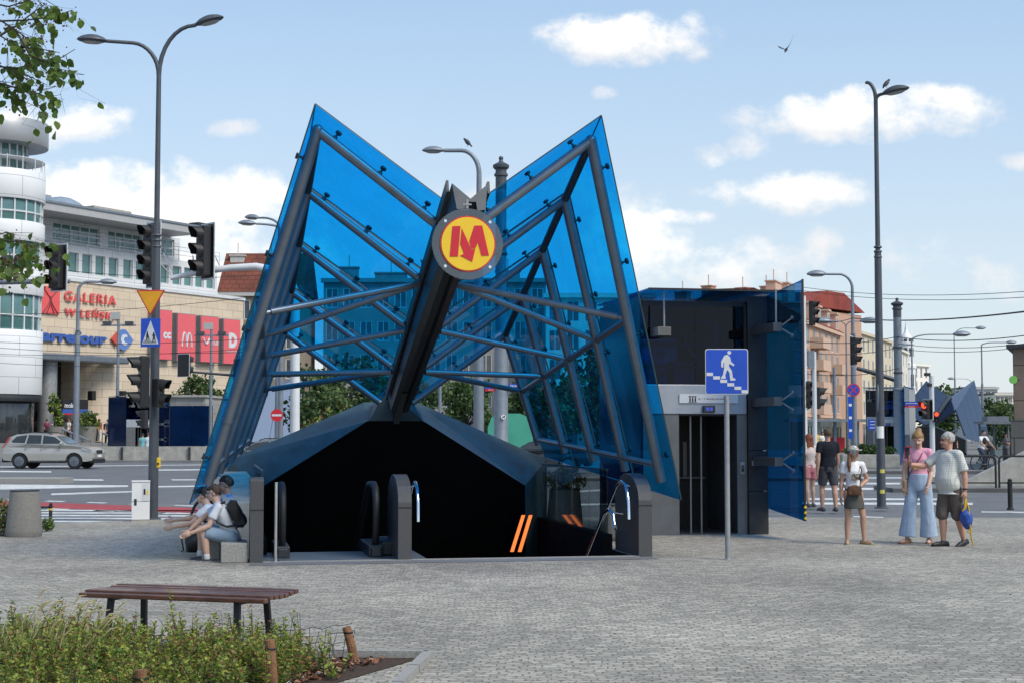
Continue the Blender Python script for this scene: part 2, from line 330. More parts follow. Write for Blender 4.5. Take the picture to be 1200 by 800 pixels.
msk = mth('MAXIMUM', msk, -1.5); shd = mth('MAXIMUM', shd, -.3)
msk = mth('MULTIPLY', msk, mth('GREATER_THAN', sp.outputs['Y'], 0))
gen = mth('MULTIPLY', mth('SUBTRACT', nz(3.0, 3, .6).outputs['Fac'], .56), mth('MULTIPLY', mth('LESS_THAN', sp.outputs['Y'], 0), 7.0))   # broken cloud over the other half of the sky
raw = mth('ADD', mth('ADD', msk, gen), mth('MULTIPLY', mth('SUBTRACT', n1.outputs['Fac'], .54), 3.2))
cf = N.new('ShaderNodeMapRange'); cf.interpolation_type = 'SMOOTHSTEP'; cf.inputs['From Min'].default_value = -.16; cf.inputs['From Max'].default_value = .92; Lk.new(raw, cf.inputs['Value'])
cf2 = mth('MULTIPLY', cf.outputs[0], mth('GREATER_THAN', sp.outputs['Z'], -.02))
crp = N.new('ShaderNodeValToRGB'); crp.color_ramp.elements[0].position = .15; crp.color_ramp.elements[0].color = (5.75, 5.85, 6.05, 1); crp.color_ramp.elements[1].position = .95; crp.color_ramp.elements[1].color = (7.9, 7.6, 7.15, 1)
Lk.new(mth('MULTIPLY', mth('ADD', mth('ADD', shd, .25), mth('MULTIPLY', n1.outputs['Fac'], .6)), .62), crp.inputs['Fac'])
hzr = N.new('ShaderNodeMapRange'); hzr.inputs['From Min'].default_value = .0; hzr.inputs['From Max'].default_value = .34; hzr.inputs['To Min'].default_value = .8; hzr.inputs['To Max'].default_value = .48; Lk.new(el0, hzr.inputs['Value'])
hm = N.new('ShaderNodeMix'); hm.data_type = 'RGBA'; Lk.new(hzr.outputs[0], hm.inputs['Factor']); Lk.new(sky.outputs[0], hm.inputs['A'])
hr = N.new('ShaderNodeValToRGB'); hr.color_ramp.elements[0].position = .0; hr.color_ramp.elements[0].color = (5.3, 5.75, 5.95, 1); hr.color_ramp.elements[1].position = .3; hr.color_ramp.elements[1].color = (3.5, 4.95, 6.65, 1); Lk.new(el0, hr.inputs['Fac']); Lk.new(hr.outputs[0], hm.inputs['B'])
cm = N.new('ShaderNodeMix'); cm.data_type = 'RGBA'; Lk.new(cf2, cm.inputs['Factor']); Lk.new(hm.outputs['Result'], cm.inputs['A']); Lk.new(crp.outputs[0], cm.inputs['B'])
Lk.new(cm.outputs['Result'], bg.inputs['Color'])
w.cycles.sampling_method = 'MANUAL'; w.cycles.sample_map_resolution = 256
sc.view_settings.view_transform = 'Standard'; sc.view_settings.look = 'None'; sc.view_settings.exposure = 0.64; sc.view_settings.gamma = 1
sc.cycles.max_bounces = 8; sc.cycles.transparent_max_bounces = 24; sc.cycles.use_denoising = True; sc.cycles.caustics_reflective = False; sc.cycles.caustics_refractive = False
# ================================================================ the metro entrance frame: u right, v back, z up
AL = R(11); RV = V((math.cos(AL), math.sin(AL), 0)); AV = V((-math.sin(AL), math.cos(AL), 0)); CO = V((-.89, 20.18, 0))
def cw(u, v, z=0): return CO + RV * u + AV * v + V((0, 0, z))
def cl(px, py, v):
    d = ray(px, py); t_ = (v - (CAM - CO).dot(AV)) / d.dot(AV); p = CAM + d * t_ - CO
    return V((p.dot(RV), v, p.z))
RZ = -.06          # road level
# ---------------------------------------------------------------- ground
hole = [cw(-2.32, .12), cw(2.6, .12), cw(2.6, 13.0), cw(-2.32, 13.0)]
def clip(poly, p, n):
    """part of the polygon on the side n points to"""
    out = []
    for i in range(len(poly)):
        a, b = poly[i], poly[(i + 1) % len(poly)]; da, db = (a - p).dot(n), (b - p).dot(n)
        if da >= 0: out.append(a)
        if (da >= 0) != (db >= 0): out.append(a.lerp(b, da / (da - db)))
    return out
def sheet(name, outer, holes, z, m, thick=0):
    mb = MB(); P0 = [V((p[0], p[1], 0)) for p in outer]; pieces = [P0]
    if holes:      # the stairwell is cut out: four pieces round it
        h = holes[0]; mid = [clip(clip(P0, h[0], RV), h[1], -RV)]
        pieces = [clip(P0, h[0], -RV), clip(P0, h[1], RV), clip(mid[0], h[0], -AV), clip(mid[0], h[2], AV)]
    for pc in pieces:
        if len(pc) < 3: continue
        for t_ in tessellate_polygon([pc]):
            a, b, c = [pc[i] for i in t_]
            if (b - a).cross(c - a).z < 0: b, c = c, b
            mb.poly([V((q.x, q.y, z)) for q in (a, b, c)])
    if thick:
        for i in range(len(P0)):
            a, b = P0[i], P0[(i + 1) % len(P0)]
            mb.poly([V((a.x, a.y, z)), V((a.x, a.y, z - thick)), V((b.x, b.y, z - thick)), V((b.x, b.y, z))])
    return struct(name, mb, m)
sheet('ground', [(-900, -60), (900, -60), (900, 1800), (-900, 1800)], [hole], RZ, M['asphalt'])
PZ = [(-40, -20), (40, -20), (40, 29.3), (14, 29.9), (2, 30.2), (-5.5, 30.0), (-7.2, 29.2), (-9.0, 27.6), (-12, 25.5), (-40, 22)]
bed = [gnd(494, 771), gnd(395, 800), (-1.2, 5.0, 0), (-9, 5.0, 0), (-9, 11.75, 0)]
sheet('plaza_paving', PZ, [hole], 0.0, M['cobble'], .2)
# kerb strip along the plaza's far edge
mb = MB()
for i in range(2, len(PZ) - 2):
    a, b = V((*PZ[i], 0)), V((*PZ[i + 1], 0)); mb.beam(a + V((0, 0, -.09)), b + V((0, 0, -.09)), .16, .19)
struct('kerb', mb, M['kerb'])
# granite band in front of the stairs and the smooth threshold
mb = MB(); mb.poly([cw(-2.5, -.42, .004), cw(2.8, -.42, .004), cw(2.8, -.02, .004), cw(-2.5, -.02, .004)]); struct('granite_band', mb, M['granite2'])
# flower bed
sheet('bed_soil', bed, [], .006, M['soil'])
mb = MB()
a, b, c = V(bed[0]), V((-9, 11.75, 0)), V(bed[2])
for p, q in ((a + V((.05, .03, 0)), b), (a + V((.05, .03, 0)), c)):
    n = int((q - p).length / .8) + 1
    for i in range(n):
        s_, e_ = p.lerp(q, i / n), p.lerp(q, (i + 1) / n - .006); mb.beam(s_ + V((0, 0, .0)), e_ + V((0, 0, .0)), .075, .11)
struct('bed_kerb', mb, M['kerb'])
# far pavement, terrace by the mall and its steps
mb = MB(); mb.box2((-80, 92.6, RZ - .3), (-3.5, 140, .06)); mb.box2((-80, 90.2, RZ - .3), (-3.5, 92.6, .04)); struct('mall_pavement', mb, M['pavement'])
mb = MB()
for i in range(6): mb.box2((-80, 97 + i * .8, .06), (-24.5 - .0 * i, 150, .06 + .155 * (i + 1)))
struct('terrace_steps', mb, M['kerb'])
mb = MB(); mb.box2((11, 44.5, RZ - .2), (120, 46.9, .06)); mb.box2((13, 64.5, RZ - .2), (120, 69.5, .07)); mb.box2((14, 69.5, RZ - .2), (200, 400, .05)); struct('far_pavement', mb, M['pavement'])
mb = MB(); mb.box2((-3.4, 55, RZ - .2), (12.5, 57, .05)); mb.box2((-20, 140, RZ - .2), (13, 200, .05)); struct('tram_platform', mb, M['pavement'])
# ---------------------------------------------------------------- painted markings
mk = MB(); zp = RZ + .004
def gq(*pp):
    q = [gnd(x, y, zp) for x, y in pp]
    nrm = (q[1] - q[0]).cross(q[2] - q[0])
    mk.poly(q if nrm.z > 0 else q[::-1])
zy = 28.2
for i in range(6):        # zebra in front of the left lamp post
    y0 = 28.4 + i * 1.05; mk.poly([V((-13.6, y0 + .55, zp)), V((-5.6, y0 + .05, zp)), V((-5.6, y0 + .55, zp)), V((-13.6, y0 + 1.05, zp))])
for i in range(7):        # squares along the cycle lane
    x = -13 + i * 1.25
    for k in (0, 1): mk.poly([V((x, 39.55 - .63 * (x + 13) - k * 3.2 + .0 * x, zp)), V((x + .55, 39.2 - .63 * (x + 13) - k * 3.2, zp)), V((x + .55, 39.6 - .63 * (x + 13) - k * 3.2, zp)), V((x, 39.95 - .63 * (x + 13) - k * 3.2, zp))])
for a, b, c, d in (((0, 551), (60, 551.5), (60, 553), (0, 552.5)), ((0, 560), (120, 561), (122, 562.5), (0, 562)), ((0, 567), (150, 568), (150, 569.8), (0, 573)), ((180, 569), (250, 568), (250, 569.5), (180, 570.5)),
                   ((60, 577.5), (160, 574.5), (160, 576), (60, 579.5)), ((185, 549.5), (255, 549), (255, 550.2), (185, 550.8)), 
                   ((200, 561), (228, 561), (232, 562), (202, 562.2)), ((0, 546), (260, 543.5), (260, 544.1), (0, 546.8)),
                   ((945, 583), (1120, 583.5), (1120, 585.5), (945, 585)), ((940, 588), (1140, 588.5), (1140, 591), (940, 590.5)), ((950, 565), (1055, 565), (1055, 567), (950, 567)), ((955, 558.5), (1060, 558.5), (1060, 560), (955, 560)), ((960, 571), (1060, 571), (1060, 573.5), (960, 573.5)),
                   ((1000, 604), (1035, 605), (1035, 606), (1000, 605.2)), ((1150, 598.5), (1200, 599), (1200, 600.4), (1150, 599.8)),
                   ((660, 590), (760, 588), (760, 590), (660, 592)), ((660, 575), (760, 570), (760, 571.6), (660, 577))): gq(a, b, c, d)
struct('road_markings', mk, M['paint'])
mb = MB(); zp2 = RZ + .004
mb.poly([V((-14.5, 37.6, zp2)), V((-6.6, 32.9, zp2)), V((-6.6, 34.9, zp2)), V((-14.5, 40.0, zp2))]); struct('cycle_lane', mb, M['redlane'])
mb = MB(); mb.box((gx(2, 52.5), 52.5, RZ + .09), (4.5, 1.6, .2)); struct('traffic_island', mb, M['kerb'])
# ================================================================ glass butterfly canopy
def canopy(label):
    rt = thing('metro_canopy', label, 'entrance canopy', CO, AL, 'butterfly glass canopies')
    ap = lambda i, s: V((s * (1.745 + .024 * i), -1 + 1.6 * i, 5.39 - .525 * i))
    va = lambda i, s: V((s * .27, -1 + 1.6 * i, 4.27 - .53 * i))
    ft = lambda i, s: V((s * (3.04 - .15 * i), .3 + 1.3 * i, 1.0 + .113 * i))
    glz = [M['blue'], M['edge']]
    def clamp(p, d):
        m = MB(); d = d.normalized(); m.tube([p, p + d * .11], .015, 8); m.tube([p + d * .085, p + d * .11], .042, 10); m.tube([p - d * .02, p + d * .03], .03, 10)
        m.build('glass_clamp', M['dsteel'], rt)
    def panel(q, out, nm='glass_panel'):
        q = [V(p) + out for p in q]; n = (q[1] - q[0]).cross(q[2] - q[0]).normalized() * .009
        m = MB(); m.add([p + n for p in q] + [p - n for p in q], [(0, 1, 2, 3), (7, 6, 5, 4)]); m.m = 1
        b = len(m.v) - 8; m.add([], [])
        for i in range(4):
            m.f.append([i, i + 4, (i + 1) % 4 + 4, (i + 1) % 4]); m.sm.append(False); m.mi.append(1)
        m.build(nm, glz, rt)
    for s in (-1, 1):
        # outward normals of roof slope and side wall
        nr = (ap(1, s) - ap(0, s)).cross(va(0, s) - ap(0, s)).normalized(); nr = nr if nr.z > 0 else -nr
        ns = (ap(1, s) - ap(0, s)).cross(ft(0, s) - ap(0, s)).normalized(); ns = ns if ns.x * s > 0 else -ns
        E = lambda f, t_: f(t_, s)
        g = [-.24, .5, 1.5, 2.5, 3.5, 4.24]
        g = [-.24, 1, 2, 3, 4.2]
        cor = lambda t_: ap(t_, s) + (ap(t_, s) - va(t_, s)).normalized() * .09
        crs = lambda t_: ap(t_, s) + (ap(t_, s) - va(t_, s)).normalized() * .09
        cc = nr.dot(ns); oo = (nr * ((.13 - .16 * cc) / (1 - cc * cc)) + ns * ((.16 - .13 * cc) / (1 - cc * cc))) * .62; cor = crs = lambda t_: ap(t_, s) + oo
        fo = lambda t_: ft(t_, s) + (ft(t_, s) - ap(t_, s)).normalized() * .28
        for k in range(4):
            a, b = g[k] + (.012 if k else 0), g[k + 1] - .012
            panel([va(a, s) + V((-s * .02, 0, .02)) + nr * .10, cor(a), cor(b), va(b, s) + V((-s * .02, 0, .02)) + nr * .10], V((0, 0, 0)))
            panel([crs(a), crs(b), fo(b) + ns * .11, fo(a) + ns * .11], V((0, 0, 0)))
        for i in range(5):
            r0 = .073 if i == 0 else .064
            m = MB(); m.tube([ap(i, s) + (ap(i, s) - ft(i, s)).normalized() * .02, ft(i, s)], r0, 14); m.tube([ft(i, s) + (ap(i, s) - ft(i, s)).normalized() * .9, ft(i, s) + (ap(i, s) - ft(i, s)).normalized() * .86], r0 + .006, 14); m.build('leg', M['tube'], rt)
            m = MB(); m.tube([ap(i, s), va(i, s)], r0 - .01, 14); m.sph(ap(i, s), r0 + .002, 8); m.build('rafter', M['tube'], rt)
            for t_ in (.12, .5, .88): clamp(ap(i, s).lerp(va(i, s), t_) + nr * (r0 - .02), nr)
            for t_ in (.08, .35, .56, .93): clamp(ap(i, s).lerp(ft(i, s), t_) + ns * (r0 - .02), ns)
        m = MB(); m.tube([ap(i, s) for i in range(5)], .055, 12); m.build('ridge_tube', M['spine'], rt)
        m = MB(); m.tube([ap(i, s).lerp(ft(i, s), .51) for i in range(5)], .05, 12); m.build('side_rail', M['tube'], rt)
        m = MB(); m.tube([ap(i, s).lerp(ft(i, s), .95) for i in range(5)], .042, 12); m.build('side_rail', M['tube'], rt)
        for a, b in ((1, 0), (1, 1), (2, 2), (3, 3), (3, 4)):
            p, q = va(a, s) - V((0, 0, .08)), ap(b, s).lerp(ft(b, s), .51); m = MB(); m.tube([p, p.lerp(q, .94)], .045, 12); m.tube([p.lerp(q, .93), q], .028, 8); m.build('tie_rod', M['tube'], rt)
    # spine: an open box beam with a notched upper end
    d = V((0, 1.6, -.53)).normalized(); up = V((0, .53, 1.6)).normalized()
    p0, p1 = V((0, -2.05, 4.52)), V((0, 5.75, 1.98))
    p1 = p0 + d * ((5.0 + 2.05) / d.y)
    m = MB()
    def sec(p, w=.215, h=.34):
        return [p + V((-w, 0, 0)) + up * .10, p + V((0, 0, 0)) - up * .10, p + V((w, 0, 0)) + up * .10, p + V((w * .8, 0, 0)) - up * (h - .1), p + V((w * .35, 0, 0)) - up * (h - .08), p + V((w * .3, 0, 0)) - up * (h - .2), p + V((-w * .3, 0, 0)) - up * (h - .2), p + V((-w * .35, 0, 0)) - up * (h - .08), p + V((-w * .8, 0, 0)) - up * (h - .1)]
    S = [sec(p0), sec(p0.lerp(p1, .5)), sec(p1, .18, .30)]
    n = 9
    m.add([q for s_ in S for q in s_], [(i * n + j, (i + 1) * n + j, (i + 1) * n + (j + 1) % n, i * n + (j + 1) % n) for i in range(2) for j in range(n)] + [tuple(range(n)), tuple(2 * n + j for j in range(n))[::-1]])
    m.build('spine_beam', M['spine'], rt)
    for s in (-1, 1):
        m = MB(); m.beam(p0 + V((s * .25, .12, 0)) + up * .08, p1 + V((s * .22, -.1, 0)) + up * .08, .03, .16, up); m.build('glazing_strip', M['dsteel'], rt)
    # portal: folded fascia band over the stairs and the sloping hood behind it
    o_ = [cl(283, 541, 6.2), cl(452, 471, 6.2), cl(513, 471, 6.2), cl(660, 536, 6.2)]
    zs, zt = (o_[0].z + o_[3].z) / 2, o_[1].z; uo = (o_[3].x - o_[0].x) / 2 - .03; ut = .46
    O_ = [V((-uo, 6.2, .3)), V((-uo, 6.2, zs)), V((-ut, 6.2, zt)), V((ut, 6.2, zt)), V((uo, 6.2, zs)), V((uo, 6.2, .3))]
    i_ = [cl(318, 563, 5.45), cl(452, 493, 5.45), cl(513, 493, 5.45), cl(626, 575, 5.45)]
    zi, zti = (i_[0].z + i_[3].z) / 2, i_[1].z; ui = (i_[3].x - i_[0].x) / 2
    I_ = [V((-ui - .05, 5.45, -2.5)), V((-ui, 5.45, zi)), V((-.47, 5.45, zti)), V((.47, 5.45, zti)), V((ui, 5.45, zi)), V((ui + .05, 5.45, -2.5))]
    B_ = [q + V((0, .5, -.02)) for q in O_]
    # foot of the spine: keel plate and two splayed side plates
    m = MB(); m.prism([V((-.05, 4.3, 2.28)), V((-.05, 5.0, 2.42)), V((-.05, 5.5, 2.28)), V((-.05, 6.2, 2.1)), V((-.05, 6.1, 1.80)), V((-.05, 5.36, 1.80))], (.10, 0, 0)); m.build('keel_plate', M['spine'], rt)
    for s in (-1, 1):
        m = MB(); m.add([V((s * .035, 5.40, zti + .005)), V((s * .45, 5.42, zti + .005)), V((s * .30, 5.72, 2.22)), V((s * .15, 5.35, 2.40)), V((s * .035, 5.2, 2.2)), V((s * .035, 6.0, 1.80)), V((s * .45, 6.0, 1.80)), V((s * .30, 6.0, 2.22)), V((s * .035, 6.0, 2.3))], [q if s > 0 else q[::-1] for q in ((0, 1, 2, 3, 4), (1, 6, 7, 2), (2, 7, 8, 3), (0, 5, 6, 1))]); m.build('foot_plate', M['fascia'], rt)
    O_[0].z = O_[5].z = 0
    m = MB(); m.add(O_ + I_ + B_, [(k, k + 1, k + 7, k + 6) for k in range(5)] + [(k + 1, k, k + 12, k + 13) for k in range(5)]); m.build('portal_fascia', M['fascia'], rt)
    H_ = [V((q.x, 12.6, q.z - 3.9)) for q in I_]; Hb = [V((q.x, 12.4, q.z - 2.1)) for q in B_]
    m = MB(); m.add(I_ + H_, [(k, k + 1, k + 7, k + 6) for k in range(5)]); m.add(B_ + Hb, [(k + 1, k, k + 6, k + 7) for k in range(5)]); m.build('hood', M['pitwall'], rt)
    return rt
CAN = canopy('large blue glass butterfly canopy with steel tubes over the stairs')
# spine badge (a thing hung on the end of the spine)
bd = thing('metro_sign', 'round yellow sign with red M and down arrow on the spine end', 'sign', cw(-.09, -2.42, 3.84), AL)
def face(mb, pts, k, y, th=.006): mb.prism([V((x / k, y, z / k)) for x, z in pts], (0, -th, 0)); return mb
m = MB(); m.lathe([(.415, 0), (.42, .006), (.42, .014), (.415, .02)], 48, (0, .02, 0), Matrix.Rotation(PI / 2, 4, 'X')); m.build('glass_disc', M['disc'], bd)
m = MB(); m.lathe([(.327, 0), (.327, .018)], 48, (0, -.004, 0), Matrix.Rotation(PI / 2, 4, 'X')); m.build('red_rim', M['signred'], bd)
m = MB(); m.lathe([(.312, 0), (.312, .006)], 48, (0, -.0225, 0), Matrix.Rotation(PI / 2, 4, 'X')); m.build('yellow_field', M['yellow'], bd)
ic = lambda pts: [((x - 415) / 615., (458 - y) / 615.) for x, y in pts]
m = MB()
for pts in ([(302, 335), (360, 332), (342, 552), (283, 553)], [(370, 350), (440, 500), (468, 490), (445, 587), (357, 545), (386, 530), (358, 460)], [(460, 327), (517, 325), (567, 540), (513, 543), (486, 445), (472, 484), (440, 494), (424, 440)]):
    face(m, ic(pts), 1, -.0295, .005)
m.build('pictogram', M['signred'], bd)
for a in (45, 135, 225, 315):
    m = MB(); m.lathe([(.018, 0), (.018, .012)], 10, (.372 * math.cos(R(a)), .0, .372 * math.sin(R(a))), Matrix.Rotation(PI / 2, 4, 'X')); m.build('bolt', M['chrome'], bd)
m = MB(); m.box((0, .04, .33), (.03, .02, .4)); m.box((0, .035, .47), (.1, .02, .02)); m.beam((0, .05, .2), (0, .35, .2), .06, .06); m.build('bracket', M['steel'], bd)
# ---------------------------------------------------------------- stairs, escalators
st = thing('subway_stairs', 'dark stairwell with escalators going down under the glass canopy', 'stairs', CO, AL)
m = MB()
a, b = -2.32, 2.6
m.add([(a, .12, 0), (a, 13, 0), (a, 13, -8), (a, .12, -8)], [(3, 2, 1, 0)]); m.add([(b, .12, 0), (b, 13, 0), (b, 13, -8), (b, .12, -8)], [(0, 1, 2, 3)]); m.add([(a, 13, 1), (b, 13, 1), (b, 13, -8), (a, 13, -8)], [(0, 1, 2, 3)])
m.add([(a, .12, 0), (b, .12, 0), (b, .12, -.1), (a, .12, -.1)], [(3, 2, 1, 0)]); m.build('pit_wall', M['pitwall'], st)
m = MB()
for i in range(44): m.box2((.35, .45 + i * .28, -.16 * (i + 1) - .16), (2.2, .75 + i * .28, -.16 * (i + 1)))
m.build('steps', M['granite'], st)
m = MB(); m.box2((-2.32, .1, -.05), (-.2, 1.6, .006)); m.build('comb_plate', M['tube'], st)
m = MB(); m.box2((-2.5, -.02, -.1), (2.64, .125, .010)); m.build('threshold', M['kerb'], st)
m = MB(); m.add([(-2.1, 1.6, 0), (-.45, 1.6, 0), (-.45, 12, -6.2), (-2.1, 12, -6.2)], [(0, 1, 2, 3)]); m.build('escalator_steps', M['dsteel'], st)
def escal(u):      # one balustrade with its rubber rail, seen nearly end on
    pth = [V((u, .78, .12)), V((u, .66, .3)), V((u, .62, .55)), V((u, .66, .78)), V((u, .80, .91)), V((u, 1.0, .955)), V((u, 1.6, .93)), V((u, 2.6, .42)), V((u, 9, -3.3))]
    m = MB(); m.tube(pth, .05, 10); m.build('handrail', M['black'], st)
    m = MB(); m.prism([V((u - .012, p.y + .05, p.z - .03)) for p in pth[1:]] + [V((u - .012, 9, -4.2)), V((u - .012, 1.5, .05)), V((u - .012, .72, .05))], (.024, 0, 0)); m.build('balustrade_panel', M['smoke'], st)
    m = MB(); m.box2((u - .1, .62, 0), (u + .1, 1.9, .16)); m.box2((u - .07, .56, 0), (u + .07, .66, .14)); m.build('skirt_box', M['dsteel'], st, bevel=.02)
for u in (-2.06, -.82): escal(u)
m = MB(); m.box2((-.74, .75, 0), (-.42, 1.8, .2)); m.build('skirt_box', M['dsteel'], st, bevel=.03)
# glowing orange strips stand in for light reflected in the stair wall
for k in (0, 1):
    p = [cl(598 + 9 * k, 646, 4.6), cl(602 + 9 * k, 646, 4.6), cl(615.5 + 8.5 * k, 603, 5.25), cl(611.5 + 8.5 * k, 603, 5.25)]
    m = MB(); m.prism(p, (0, .02, 0)); m.build('reflection_strip', mat('orange_reflection', (1, .20, .03), .5, emit=.75) if k == 0 else bpy.data.materials['orange_reflection'], st)
# granite newel slabs with rounded tops
def newel(name, u0, u1, v0, v1, h, label, arch=True):
    rt = thing(name, label, 'stair post', cw((u0 + u1) / 2, v0), AL); w_ = (u1 - u0)
    L_ = v1 - v0; pr = [(0, 0), (0, h - .35)] + [((L_) * (.5 - .5 * math.cos(PI * k / 10)), h - .35 + .35 * math.sin(PI * k / 10)) for k in range(1, 10)] + [(L_, h - .35), (L_, 0)]
    if not arch: pr = [(0, 0), (0, h - .04), (.03, h - .005), (.08, h), (L_ - .08, h), (L_, h - .06), (L_, 0)]
    m = MB(); m.prism([V((-w_ / 2, y, z)) for y, z in pr], (w_, 0, 0)); m.build('slab', M['granite'], rt, bevel=.006)
    m = MB(); m.box((0, -.003, h * .62), (w_ + .004, .006, .012)); m.build('joint', M['black'], rt)
    return rt
newel('granite_post', -2.5, -2.33, -.02, .5, 1.08, 'flat topped grey granite post at the left edge of the stairwell', False)
n2 = newel('granite_newel', -.60, -.42, .02, 1.25, 1.10, 'rounded dark granite newel between escalator and stairs')
n3 = newel('granite_newel', 2.64, 2.83, .02, 1.25, 1.10, 'rounded dark granite newel at the right end of the stairwell')
def hrail(rt, x):
    for dz, dy, x1 in ((0, 0, x), (-.38, .1, x - .16)):
        p = [V((x1, -.04 + dy, .50 + dz * .2)), V((x1, -.02 + dy, .74 + dz)), V((x1, .08 + dy, .93 + dz)), V((x1, .3 + dy, 1.0 + dz)), V((x1, .55 + dy, .93 + dz)), V((x1, 3.2, -.75 + dz))]
        m = MB(); m.tube(p, .022, 10); m.build('handrail', M['chrome'], rt)
        m = MB(); m.tube([V((x1, .3 + dy, .96 + dz)), V((x1 * .5, .3 + dy, .93 + dz))], .009, 6); m.build('bracket', M['chrome'], rt)
hrail(n2, .17); hrail(n3, -.24)
tag(n2, 'rounded dark granite newel with chrome rail between escalator and stairs'); tag(n3, 'rounded dark granite newel with chrome rails at the right end of the stairwell')
# thin chrome post and glass balustrades on both sides of the pit
bp_ = thing('chrome_post', 'thin chrome post beside the grey granite post at the escalator', 'post', cw(-2.17, .05), AL); m = MB(); m.tube([(0, 0, 0), (0, 0, 1.02)], .024, 10); m.lathe([(.05, 0), (.05, .015)], 12); m.build('tube', M['chrome'], bp_)
for s, u, lab in ((1, 2.54, 'smoked glass balustrade on a dark base right of the stairs'), (-1, -2.30, 'smoked glass balustrade on a dark base left of the escalators')):
    gb = thing('glass_balustrade', lab, 'balustrade', cw(u, .9), AL, 'glass balustrades beside the stairwell')
    m = MB(); m.box2((-.06, .35, -1.2), (.06, 5.0, .22)); m.build('base', M['pitwall'], gb)
    for k in range(4):
        m = MB(); m.box2((-.01, .4 + k * 1.1, .22), (.01, 1.47 + k * 1.1, 1.12)); m.build('glass_pane', M['smoke'], gb)
    m = MB(); m.box2((-.018, .4, 1.12), (.018, 4.8, 1.14)); m.build('top_rail', M['dsteel'], gb)
# concrete cheeks at the back corners
m = MB()
# pale concrete retaining wall behind the boys
rw = thing('concrete_wall', 'pale concrete side wall of the stairwell behind the seated boys', 'wall', cw(-2.62, 1.2), AL)
m = MB(); m.prism([V((-.22, 0, 0)), V((-.22, 0, .72)), V((-.22, 1.5, 1.02)), V((-.22, 4.6, 1.02)), V((-.22, 4.6, 0))], (.42, 0, 0)); m.build('wall_body', M['concrete'], rw, bevel=.012)
sb = thing('stone_step', 'low pale stone block the boys sit on beside the granite post', 'stone block', cw(-2.78, -.02), AL)
m = MB(); m.box2((-.08, .05, 0), (.26, 1.0, .25)); m.box2((-.32, .6, 0), (-.09, 3.4, .25)); m.build('block', M['kerb'], sb, bevel=.012)
